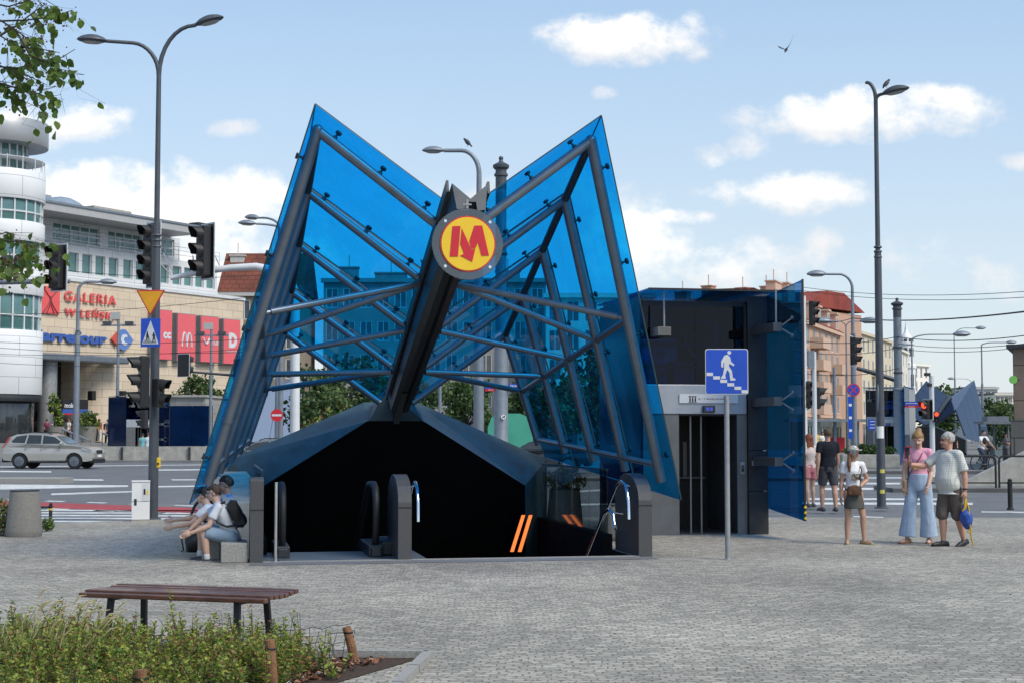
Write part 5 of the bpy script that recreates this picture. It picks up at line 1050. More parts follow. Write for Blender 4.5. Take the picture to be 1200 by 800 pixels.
# ---------------------------------------------------------------- right hand street
salmon = mat('pink_render', (.50, .31, .22), .8, 0, .1, .3); cream = mat('cream_render', (.62, .54, .40), .8, 0, .1, .3); ivory = mat('ivory_render', (.72, .68, .58), .8, 0, .08, .4); redroof = brick_mat('red_tiles', (.36, .075, .05), (.30, .06, .045), (.16, .04, .03), .6, .4, .03, .75, .5, .4); greyroof = mat('grey_roof', (.12, .11, .11), .8, 0, .2, .4)
roofc = brick_mat('old_tiles', (.24, .075, .045), (.19, .06, .04), (.08, .03, .025), .7, .5, .03, .85, .5, .4, bmix=.45)
grit = mat('shop_front', (.16, .15, .14), .6, 0, .3, .4)
PA, PB = V((gx(944, 150), 150, 0)), V((gx(986, 170), 170, 0))
hp = hz(380, 152)
pink = house('pink apartment house with red mansard roof and balconies on the right', PA, PB, 14, hp, 4, 6, salmon, redroof, 1.5, 1.9, 'gable', 3.6, base=grit, balc=[(1, 3, 4.6), (1, 2, 4.6), (1, 1, 4.6), (1, 0, 4.6), (4, 2, 3.2), (4, 1, 3.2)], chim=[(6, .3, 3.2, 4.6), (13, .3, 4.0, 5.0)], dormer=4, bm=mat('salmon_light', (.58, .40, .29), .8, 0, .08, .3))
house('rosy apartment house with red roof adjoining the balconied pink one', (gx(986.5, 176), 176, 0), (gx(1005, 192), 192, 0), 14, hz(394, 178), 4, 6, mat('rose_render', (.56, .36, .26), .8, 0, .1, .3), redroof, 1.3, 1.8, 'gable', 2.6, base=grit, chim=[(3, .3, 1.6, 3.4)], dormer=3)
house('long apartment house with red roof showing above the lift', (gx(765, 176), 176, 0), (gx(943, 164), 164, 0), 14, hz(366, 170), 4, 9, salmon, redroof, 1.3, 1.9, 'gable', 2.2, base=grit, chim=[(1.5, .3, 1.6, 2.9), (5, .3, 1.3, 3.4), (9.5, .3, 1.4, 2.9), (12.5, .3, 1.0, 2.9)])
house('pale stone house with red band beside the lift top', (gx(640, 150), 150, 0), (gx(767, 150), 150, 0), 12, hz(348, 150), 4, 6, ivory, redroof, 1.2, 2.0, 'flat', base=grit)
house('cream house with a heavy cornice past the pink apartment house', (gx(1005, 207), 207, 0), (gx(1046.5, 233), 233, 0), 14, hz(389, 207), 4, 8, cream, greyroof, 1.2, 2.0, 'flat', base=grit, balc=[(3, 2, 2.6), (3, 1, 2.6), (6, 1, 2.6)], chim=[(.8, .4, 2.2, 3)])
house('narrow ivory house with scaffolding left of the spired house', (gx(1047.5, 236), 236, 0), (gx(1065, 258), 258, 0), 12, hz(408, 240), 4, 5, ivory, greyroof, 1.2, 1.9, 'flat', base=grit)
sp_ = house('white corner house with slender turret and spire', (gx(1066, 262), 262, 0), (gx(1089.5, 268), 268, 0), 14, hz(428, 265), 4, 4, mat('white_stucco', (.82, .78, .70), .7, 0, .06, .5), greyroof, .75, 1.8, 'flat', base=grit)
b = MB(); s6 = 262 / 1800.; tx = .9; c_ = V((tx, .8, 0)); zz = lambda py: hz(py, 262)
b.lathe([(1.5, .0), (1.5, zz(432)), (1.65, zz(431)), (1.65, zz(428)), (1.15, zz(427)), (1.15, zz(404)), (1.35, zz(403)), (1.35, zz(401)), (1.1, zz(400)), (1.0, zz(396)), (.7, zz(392)), (.35, zz(389)), (.25, zz(385)), (.05, zz(376)), (.01, zz(370))], 16, c_); b.build('turret', M['white'], sp_)
b = MB()
for k in range(8):
    an = R(45 * k + 20)
    for z_, h_ in ((zz(412), 1.4), (zz(398.5), .5), (zz(445), 2.0)):
        rr = 1.14 if z_ > zz(425) else 1.49
        b = MB(); b.box(c_ + V((rr * math.cos(an), rr * math.sin(an), z_)), (.12, .55, h_), an); b.build('turret_window', M['wdark'], sp_)
for x0, x1, Y, top, lab, mm in ((1093, 1122, 330, 461, 'low grey office block left of the far trees', M['concrete']), (1132, 1170, 300, 455, 'pale grey modern block behind the far lamp posts', mat('pale_grey', (.5, .5, .48), .7, 0, .08)), (1168, 1192, 280, 462, 'white gabled block beside the right edge building', ivory)):
    house(lab, (gx(x0, Y), Y, 0), (gx(x1, Y), Y, 0), 14, hz(top, Y), 4, 5, mm, greyroof, 1.0, 1.2, 'flat', z0=1.5, name='office_block')
# brown clad building at the right edge
eb = thing('stone_building', 'brown clad building on a rough stone base at the right edge', 'building', (gx(1188.5, 66), 66, 0), R(-21)); ht = hz(408, 66); hm_ = hz(490, 66)
b = MB(); b.box2((0, 0, hm_), (12, 14, ht)); b.build('upper_wall', brick_mat('brown_panels', (.30, .22, .17), (.27, .20, .16), (.1, .08, .06), 2.2, 1.52, .025, .75, .0, .2, axis='XZ'), eb)
b = MB(); b.box2((-.12, -.12, -.1), (12, 14, hm_ - .01)); b.build('stone_base', brick_mat('rough_stone', (.23, .22, .2), (.16, .155, .14), (.08, .08, .075), .9, .72, .03, .95, .5, .9, axis='XZ'), eb)
b = MB(); b.box2((-.25, -.25, ht), (12, 14, ht + .16)); b.build('coping', M['dsteel'], eb)
gb_ = thing('green_disc_sign', 'round green disc sign on the brown building edge', 'sign', at(1187.5, 444.5, 65.9)); b = MB(); b.lathe([(.17, 0), (.17, .08)], 24, (0, .04, 0), Matrix.Rotation(PI / 2, 4, 'X')); b.build('disc', mat('sign_green', (.16, .45, .08), .5), gb_); b = MB(); b.box2((.0, .0, -.02), (.3, .05, .02)); b.build('bracket', M['dsteel'], gb_)
# concrete ramp wall with tubular barriers
rp = thing('ramp_wall', 'sloping pale concrete ramp wall behind the black barriers', 'wall', (gx(1126, 46.5), 46.5, .05)); w_ = 9.0
A_, B_, = at(1118, 574, 46.5), at(1200, 535, 46.5); k = V((gx(1126, 46.5), 46.5, .05))
x0 = gx(1122, 46.5) - k.x; sl = (hz(535, 46.5) - hz(573, 46.5)) / (gx(1200, 46.5) - gx(1124, 46.5)); 
b = MB(); b.prism([V((x0, 0, 0)), V((x0 + 7, 0, 0)), V((x0 + 7, 0, .02 + sl * 3.0)), V((x0 + 3.0, 0, .02 + sl * 3.0 + .0)), V((x0, 0, .03))], (0, .3, 0)); b.build('wall_body', M['concrete'], rp)
def barrier(px0, px1, Y, top, lab):
    x0, x1 = gx(px0, Y), gx(px1, Y); h = hz(top, Y); rt = thing('barrier', lab, 'barrier', ((x0 + x1) / 2, Y, .05), 0, 'black tubular barriers'); w2 = (x1 - x0) / 2; b = MB(); r = .06
    b.tube([(-w2, 0, 0), (-w2, 0, h - .12), (-w2 + .04, 0, h - .03), (-w2 + .12, 0, h), (w2 - .12, 0, h), (w2 - .04, 0, h - .03), (w2, 0, h - .12), (w2, 0, 0)], .032, 8); b.build('frame', M['black'], rt)
    b = MB(); b.tube([(-w2, 0, .16), (w2, 0, .16)], .022, 6); b.build('lower_rail', M['black'], rt)
barrier(1116, 1166, 44.8, 536, 'black tubular barrier left of two at the kerb by the ramp'); barrier(1170, 1214, 44.8, 536, 'black tubular barrier cut by the right picture edge at the ramp'); barrier(1064, 1112, 44.8, 536, 'black tubular barrier behind the couple')
# planter trough and shelter on the far side
pt = thing('planter_trough', 'long concrete trough with low green shrubs before the far right lift', 'planter', (gx(1018, 70), 70, .07)); b = MB(); b.box2((-1.3, -.4, 0), (1.3, .4, .62)); b.build('trough', M['concrete'], pt, bevel=.03)
sh = thing('bus_shelter', 'flat roofed glass shelter with grey posts near the right edge', 'bus shelter', (gx(1168, 84), 84, .05)); W_ = gx(1189, 84) - gx(1147, 84); ht = hz(496, 84); b = MB(); b.box((0, 0, ht), (W_, 1.8, .14)); b.box((0, .2, ht + .2), (W_ * .6, 1.0, .3)); b.build('roof', M['lampgrey2'], sh)
for x in (-.4, 0, .4): b = MB(); b.tube([(x * W_, .5, 0), (x * W_, .5, ht)], .06, 8); b.build('post', M['lampgrey2'], sh)
b = MB(); b.box2((-W_ * .4, .68, .2), (W_ * .4, .7, ht - .2)); b.build('glass_wall', M['clear'], sh)
s5 = thing('tram_shelter', 'grey tram stop shelter with a red panel before the pink house', 'tram shelter', (gx(968, 110), 110, .05)); ht = hz(493, 110); b = MB(); b.box((0, 0, ht), (5.6, 2, .18)); b.build('roof', M['lampgrey2'], s5); b = MB(); b.box2((-1.5, .3, .2), (1.4, .35, 1.3)); b.build('red_panel', M['signred'], s5); b = MB(); b.box2((-2.4, .5, .2), (2.4, .53, ht)); b.build('glass_wall', M['clear'], s5)
for x in (-2.4, 2.4): b = MB(); b.tube([(x, .4, 0), (x, .4, ht)], .07, 8); b.build('post', M['lampgrey2'], s5)
# ---------------------------------------------------------------- behind the canopy
of = house('green glass office building behind the canopy', (gx(440, 170), 170, 0), (gx(690, 176), 176, 0), 16, hz(398, 172), 4, 13, mat('green_panel', (.22, .30, .27), .4, 0, .1, .5), greyroof, 1.5, 1.9, 'flat', z0=1.5, name='office_building', frame=mat('pale_green_frame', (.4, .5, .46), .5), glassm=M['wgreen'], nx=3)
house('grey flat topped tenement behind the middle of the canopy', (gx(378, 158), 158, 0), (gx(640, 158), 158, 0), 12, hz(330, 158), 4, 13, mat('grey_render', (.30, .29, .27), .85, 0, .15, .3), greyroof, 1.2, 2.0, 'flat', base=grit, chim=[(2, .5, 2, 2.0), (6.5, .5, 3.4, 1.4), (11, .4, 2.4, 2.6), (15, .4, 1.4, 3.0), (19, .5, 2.6, 1.6)])
house('dull brown tenement with steep red tiled roof left of the canopy', (gx(257, 150), 150, 0), (gx(350, 150), 150, 0), 12, hz(346, 150), 4, 5, mat('brown_render', (.26, .21, .16), .85, 0, .15, .3), roofc, 1.1, 1.9, 'gable', 4.6, base=grit, chim=[(1.0, .3, 1.4, 4.2), (4.0, .5, 2.4, 4.6)], bm=mat('pale_stucco', (.5, .48, .44), .8))
# ================================================================ trees and plants
LEAFV = [(-.0, 0), (.28, .22), (.36, .5), (.22, .8), (0, 1.0), (-.22, .8), (-.36, .5), (-.28, .22)]
def leaf(b, p, d, n, L, Wf=1.0, mi=0, simple=False):
    d = d.normalized(); s_ = d.cross(n); s_ = s_.normalized() if s_.length > 1e-4 else d.orthogonal().normalized(); u = s_.cross(d)
    pr = [(0, 0), (.34, .45), (0, 1), (-.34, .45)] if simple else LEAFV
    b.m = mi; b.add([p + s_ * x * L * Wf + d * y * L + u * (abs(x) * .25 - (y - .5) ** 2 * .3) * L for x, y in pr], [list(range(len(pr)))])
def rv(r): return V((r.gauss(0, 1), r.gauss(0, 1), r.gauss(0, 1))).normalized()
TLM = [M['tl0'], M['tl1'], M['tl2'], M['tl3']]
def tree(name, label, loc, h, rx, rz, cz, nl, ls, seed, trunk=.18, group=None, mats=None, nclump=26, cat='tree'):
    r = random.Random(seed); rt = thing(name, label, cat, loc, r.uniform(0, 6), group); b = MB(); cl_ = []
    for i in range(nclump):
        q = rv(r) * r.uniform(.45, .95); cl_.append((V((q.x * rx, q.y * rx, cz + q.z * rz)), r.uniform(.22, .42) * rx, r.choice((0, 0, 1, 2, 3))))
    for c, cr, base in cl_:
        for k in range(nl // nclump):
            q = rv(r); p = c + q * cr * r.uniform(.5, 1.05); p.z = max(p.z, cz - rz * 1.02)
            leaf(b, p, rv(r) + V((0, 0, -.3)), rv(r), ls * r.uniform(.6, 1.3), 1.25, base if r.random() < .65 else r.randrange(4), True)
    b.m = 0; b.build('crown', mats or TLM, rt)
    b = MB(); b.tube([(0, 0, -.1), (.03, .02, cz * .4), (0, 0, cz * .8), (.1, 0, cz + rz * .5)], [trunk, trunk * .8, trunk * .6, trunk * .2], 8)
    for c, cr, _ in cl_[:9]: b.tube([(0, 0, cz * .62), V((0, 0, cz * .7)).lerp(c, .5) + V((0, 0, .1)), c], [trunk * .4, trunk * .25, trunk * .08], 6)
    b.build('trunk', M['bark'], rt); return rt
tr_spots = [(236, 118, 441, 1.9, 'round dense tree behind the pale block wall'), (372, 96, 426, 2.2, 'dark tree seen left of the spine under the canopy'), (412, 118, 418, 3.0, 'tall dark tree right behind the left canopy glass'), (470, 125, 425, 3.0, 'tree behind the foot of the canopy spine'), (545, 100, 436, 2.0, 'bright tree left of the two grey masts'), (640, 112, 428, 3.0, 'tree right of the thick mast under the canopy'), (700, 120, 420, 3.2, 'tree behind the right canopy glass'),
            (1106, 165, 456, 3.2, 'light green street tree left of the far canopy'), (1157, 150, 468, 2.4, 'dark street tree beside the far canopy'), (1192, 190, 474, 4.2, 'distant tree mass left of the brown building'), (1180, 150, 495, 2.0, 'low yellow green tree above the bus shelter'), (1160, 240, 484, 3.4, 'distant tree before the pale grey block')]
for i, (px, Y, top, rx, lab) in enumerate(tr_spots):
    ht = hz(top, Y); rz_ = min(ht * .42, rx * 1.25) if i else 1.5
    mm = None if i not in (4, 7, 10) else [M['tl1'], M['tl3'], M['tl1'], M['tl0']]
    tree('street_tree', lab, V((gx(px, Y), Y, 0)), ht, rx, rz_, ht - rz_ * 1.02, 2600, .30 * rx / 2.2, 40 + i, .16, None, mm)
for i, (px, Y, top, rx, lab) in enumerate([(64, 106, 458, .55, 'slim young tree in a grey tub left of the light lamp post'), (102, 104, 480, .7, 'small leafy tree in a grey tub right of the light lamp post')]):
    ht = hz(top, Y); rt = tree('young_tree', lab, V((gx(px, Y), Y, 1.0)), ht - 1, rx, (ht - 1) * .38, (ht - 1) * .60, 700, .22, 60 + i, .05, mats=[M['leaf2'], M['tl3'], M['tl1'], M['tl1']])
    pt_ = thing('plant_tub', 'grey plant tub under the %s tree by the mall' % ('slim young' if i == 0 else 'small leafy'), 'planter', V((gx(px, Y) + .05, Y, .95))); b = MB(); b.lathe([(.5, 0), (.62, 1.15), (.55, 1.15), (.5, 1.0), (.01, 1.0)], 20); b.build('tub', M['conc_dark'], pt_)
def shrub(name, label, loc, rx, ry, h, n, ls, seed, mats, cat='shrub', kind=None):
    r = random.Random(seed); b = MB(); loc = V(loc)
    for i in range(n):
        a = r.uniform(0, 2 * PI); q = math.sqrt(r.random()); top = h * (1 - .55 * q * q) * r.uniform(.75, 1.08); f_ = r.random() ** .6
        p = V((q * rx * math.cos(a) * (.75 + .3 * f_), q * ry * math.sin(a) * (.75 + .3 * f_), top * f_)); leaf(b, p, rv(r) + V((0, 0, .7)), rv(r), ls * r.uniform(.6, 1.3), 1.1, r.randrange(len(mats)), True)
    b.m = 0; fo = b
    rt = thing(name, label, cat, loc); fo.build('foliage', mats, rt); b = MB()
    for k in range(7): a = k * .9; b.tube([(0, 0, 0), (rx * .5 * math.cos(a), ry * .5 * math.sin(a), h * .7)], [.02, .006], 5)
    b.build('stems', M['bark'], rt); return rt
shrub('round_bush', 'round rusty green bush seen under the left canopy glass', (gx(390, 80), 80, 0), 2.0, 1.6, hz(478, 80), 2600, .2, 5, [M['leaf3'], M['leaf2'], M['tl1'], M['tl0']])
shrub('hedge', 'clipped dark hedge with rusty tips at the left picture edge', (gx(-14, 25.2), 25.2, 0), .62, .6, hz(580, 25.2), 3600, .05, 6, [M['leaf4'], M['leaf1'], M['leaf3'], M['leaf4']], 'hedge')
shrub('planter_shrub', 'bright green shrub growing in the planter behind the stairs', cw(3.0, 6.0, .66), .38, .36, .42, 900, .05, 7, [M['leaf2'], M['leaf1'], M['leaf1'], M['leaf3']])
shrub('trough_shrub', 'low dark green shrubs growing in the long trough', (gx(1018, 70), 70, .62), 1.25, .36, .55, 1500, .12, 8, [M['tl1'], M['tl0'], M['leaf4']])
shrub('weed_tuft', 'small green weeds at the foot of the large planter', gnd(55, 622), .12, .12, .22, 240, .05, 9, [M['leaf1'], M['tl1']])
# the flower bed: low mixed shrubs nobody could count, one grass clump, mulch chips
r = random.Random(21); b = MB(); LM = [M['b1'], M['b2'], M['b3'], M['b4'], M['b5']]
sprigs = []
def bed_ok(x, y):
    e = bed[0].lerp(bed[1], (bed[0].y - y) / (bed[0].y - bed[1].y)); return y < 11.25 and x < e.x - .18
tall = [(75, 712), (228, 706), (14, 716), (285, 722), (335, 728), (40, 722), (160, 730), (120, 722), (200, 735), (255, 735), (310, 742)]
for (px, top) in tall:
    y = r.uniform(10.5, 11.1); sprigs.append((gx(px, y), y, hz(top - 6, y) * r.uniform(1.0, 1.15), 7, .17))
i = 0
while i < 430:
    y = r.uniform(7.2, 11.2); x = r.uniform(-5.2, -.5); lim = gx(352, y) + r.uniform(-.1, .06)
    if not bed_ok(x, y) or x > lim: continue
    i += 1
    sprigs.append((x, y, r.uniform(.27, .40) * (1.25 if x < gx(110, y) else 1), r.randint(4, 6), .17))
for (px, py) in ((372, 778), (392, 788), (365, 786), (383, 796)): g = gnd(px, py); sprigs.append((g.x, g.y, .16, 3, .1))
for (x, y, h, ns, spd) in sprigs:
    tint = r.choice(((.2, .55, .72, .9), (.4, .55, .85, .95), (.25, .75, .88, .95), (.35, .6, .66, .92), (.5, .8, .88, .97)))
    for k in range(ns):
        d = V((r.gauss(0, .35), r.gauss(0, .35), 1)).normalized(); L_ = h * r.uniform(.6, 1.05); b0 = V((x + r.gauss(0, spd * .5), y + r.gauss(0, spd * .5), .0)); b.m = 5; b.tube([b0, b0 + d * L_ * .5, b0 + d * L_ + V((r.gauss(0, .02), r.gauss(0, .02), 0))], [.005, .004, .0015], 4, cap=False)
        nleaf = int(L_ / .0098)
        for j in range(nleaf):
            f_ = .12 + .9 * (j + r.random()) / nleaf; p = b0 + d * L_ * min(f_, 1.0); an = j * 2.4 + r.random(); o_ = V((math.cos(an), math.sin(an), r.uniform(.1, .9)))
            q = r.random(); mi = 0 if q < tint[0] else 1 if q < tint[1] else 2 if q < tint[2] else 3 if q < tint[3] else 4
            if f_ > .85 and r.random() < .35: mi = r.choice((1, 1, 2))
            leaf(b, p, o_, V((0, 0, 1)) + rv(r) * .6, r.uniform(.025, .047) * (1.15 - .35 * f_), 1.0, mi, True)
b.m = 0; tag(b.build('bed_shrubs', LM + [M['bark']]), 'mixed low green and rusty shrubs filling the flower bed', 'shrubs', kind='stuff')
b = MB()
for i in range(380):
    y = r.uniform(9.9, 10.9); x = gx(r.uniform(-10, 88), y); h = r.uniform(.34, .52); d = V((r.gauss(.25, .3), r.gauss(0, .25), 1)).normalized(); p0 = V((x, y, 0)); w_ = .004
    b.m = 0 if r.random() < .45 else 1; p1 = p0 + d * h * .6; p2 = p0 + d * h + V((d.x, d.y, -.25)) * h * .3; s_ = V((1, .3, 0)).normalized()
    b.add([p0 - s_ * w_, p0 + s_ * w_, p1 + s_ * w_ * .8, p1 - s_ * w_ * .8, p2], [(0, 1, 2, 3), (3, 2, 4)])
for i in range(26):
    y = r.uniform(9.9, 10.8); x = gx(r.uniform(20, 95), y); h = r.uniform(.44, .58); d = V((r.gauss(.3, .25), 0, 1)).normalized(); p0 = V((x, y, 0)); b.m = 1; b.tube([p0, p0 + d * h, p0 + d * h + V((.05, 0, .03))], [.002, .002, .001], 4, cap=False); b.tube([p0 + d * h * .92, p0 + d * h + V((.03, 0, .02)), p0 + d * h + V((.08, 0, .03))], [.002, .007, .001], 5)
b.m = 0; tag(b.build('grass_clump', [M['leaf1'], M['straw']]), 'tall green and straw coloured grass at the left of the bed', 'grass', kind='stuff')
b = MB()
for i in range(2400):
    y = r.uniform(8.5, 11.3); x = r.uniform(-4.5, -.4)
    if i > 1200: g = gnd(r.uniform(325, 492), r.uniform(770, 805)); x, y = g.x, g.y
    if not bed_ok(x, y): continue
    b.m = r.choice((0, 0, 1, 1, 2)) if r.random() < .93 else 3; leaf(b, V((x, y, r.uniform(.008, .03))), V((r.gauss(0, 1), r.gauss(0, 1), .15)), V((0, 0, 1)) + rv(r) * .9, r.uniform(.03, .06), 1.2, b.m, True)
b.m = 0; tag(b.build('mulch', [mat('chip_brown', (.22, .09, .05), .9), mat('chip_dark', (.06, .035, .025), .9), mat('chip_tan', (.34, .22, .14), .9), M['plate']]), 'brown bark chips and dry leaves on the bed soil', 'mulch', kind='stuff')
b = MB()
for i in range(170):
    g = gnd(r.uniform(0, 1200), r.uniform(625, 800)); ok = not (g.x < .5 and g.y < 11.6) and not (-2.9 < (g - CO).dot(RV) < 2.9 and (g - CO).dot(AV) > -.4)
    if ok: b.m = r.choice((0, 0, 0, 1, 2)); leaf(b, V((g.x, g.y, .006)), V((r.gauss(0, 1), r.gauss(0, 1), .1)), V((0, 0, 1)) + rv(r) * .3, r.uniform(.015, .035), 1.1, b.m, True)
b.m = 0; tag(b.build('litter_specks', [mat('dry_leaf', (.12, .08, .05), .9), M['plate'], mat('dry_leaf_tan', (.3, .2, .1), .9)]), 'scattered dry leaves and cigarette ends on the paving', 'litter', kind='stuff')
# overhanging branches of a lime tree whose trunk stands left of the view
lt = thing('lime_tree', 'lime tree with leafy twigs and brown seeds hanging in at the top left', 'tree', (-6.6, 12.2, 0)); lo = V((-6.6, 12.2, 0)); r = random.Random(77)
tb = MB(); lf = MB(); sdm = MB()
tb.tube([(0, 0, -.1), (.05, 0, 1.5), (.1, -.05, 3.2), (.15, 0, 5.2), (.1, .1, 7.5)], [.17, .14, .12, .09, .04], 10)
def pp(px, py, dy=0): return at(px, py, 12.2 + dy) - lo
def twig(pts, r0, depth, nleaf, seeds):
    tb.tube(pts, [r0 * (1 - .75 * k / (len(pts) - 1)) for k in range(len(pts))], 6, cap=False)
    for k in range(nleaf):
        f_ = r.uniform(.35, 1) * (len(pts) - 1); i_ = min(int(f_), len(pts) - 2); p = pts[i_].lerp(pts[i_ + 1], f_ - i_)
        if depth and r.random() < .55:
            q = [p, p + V((r.gauss(.03, .07), r.gauss(0, .1), r.gauss(-.02, .06))), p + V((r.gauss(.06, .11), r.gauss(0, .14), r.gauss(-.07, .09)))]; twig(q, r0 * .35, depth - 1, 2, seeds * .6)
        elif r.random() < .8:
            leaf(lf, p, V((r.gauss(.15, .55), r.gauss(0, .5), -.75)), V((r.gauss(0, .6), -1, r.gauss(.3, .4))), r.uniform(.055, .10), 1.1, r.choice((0, 0, 1, 1, 2)))
        if r.random() < seeds:
            for _ in range(3): sdm.sph(p + V((r.gauss(0, .03), r.gauss(0, .05), r.gauss(-.02, .03))), r.uniform(.005, .010), 4)
for pts, n_, s_ in (([(-60, 30), (0, 24), (18, 35), (35, 48), (50, 55)], 16, .5), ([(-40, 10), (0, 25), (30, 24), (62, 20), (85, 12)], 12, .6), ([(-60, 60), (0, 42), (20, 55), (48, 58), (70, 62)], 14, .5), ([(-70, 80), (-10, 72), (15, 85), (35, 90), (55, 100)], 18, .25),
                    ([(-70, 90), (-20, 85), (0, 100), (15, 112), (28, 120)], 20, .15), ([(0, 42), (20, 30), (40, 14), (55, 4)], 8, .6), ([(-30, 92), (0, 98), (25, 105), (45, 110), (66, 118)], 14, .1), ([(18, 35), (35, 65), (60, 75), (88, 58)], 10, .3), ([(-60, 5), (-20, 2), (10, 8), (30, 2), (50, -6)], 14, .5), ([(-50, 62), (-8, 78), (20, 80), (45, 74), (80, 84)], 14, .2)):
    dy = r.uniform(-.35, .35); twig([pp(x, y, dy + r.uniform(-.05, .05)) for x, y in pts], .010, 2, n_, s_)
for pts, n_, s_ in (([(-70, 300), (-20, 290), (5, 282), (25, 284), (52, 292)], 16, .5), ([(-60, 310), (-10, 300), (10, 305), (30, 300)], 18, 1.2), ([(-50, 330), (-10, 312), (8, 318), (22, 322)], 10, 1.5), ([(-50, 285), (-10, 278), (8, 272), (18, 276)], 8, .3)):
    dy = r.uniform(-.25, .25); twig([pp(x, y, dy) for x, y in pts], .008, 2, n_, s_)
for p in ((-60, 30), (-40, 10), (-60, 60), (-70, 80), (-70, 90), (-60, 5), (-50, 62), (-30, 92)): tb.tube([V((.13, 0, 4.2)), pp(p[0] - 20, p[1] + 10), pp(*p)], [.04, .02, .01], 6)
for p in ((-70, 300), (-60, 310), (-50, 330), (-50, 285)): tb.tube([V((.1, 0, 2.6)), pp(p[0] - 20, p[1] + 5), pp(*p)], [.03, .015, .008], 6)
for i in range(900): leaf(lf, V((r.gauss(-.6, .8), r.gauss(.2, .9), r.gauss(5.6, .9))) if r.random() < .6 else V((r.gauss(-.5, .6), r.gauss(.8, .7), r.gauss(4.2, .8))), V((r.gauss(0, .5), r.gauss(0, .5), -.6)), rv(r), r.uniform(.06, .11), 1.1, r.choice((0, 1, 2)), True)
tb.build('trunk', M['bark'], lt); lf.m = 0; lf.build('crown', [leafmat('leaf_lime_tree', (.09, .155, .025)), leafmat('leaf_fresh', (.13, .21, .025)), leafmat('leaf_mid', (.06, .115, .02))], lt); tag(sdm.build('seeds', M['seed'], lt), kind='stuff')
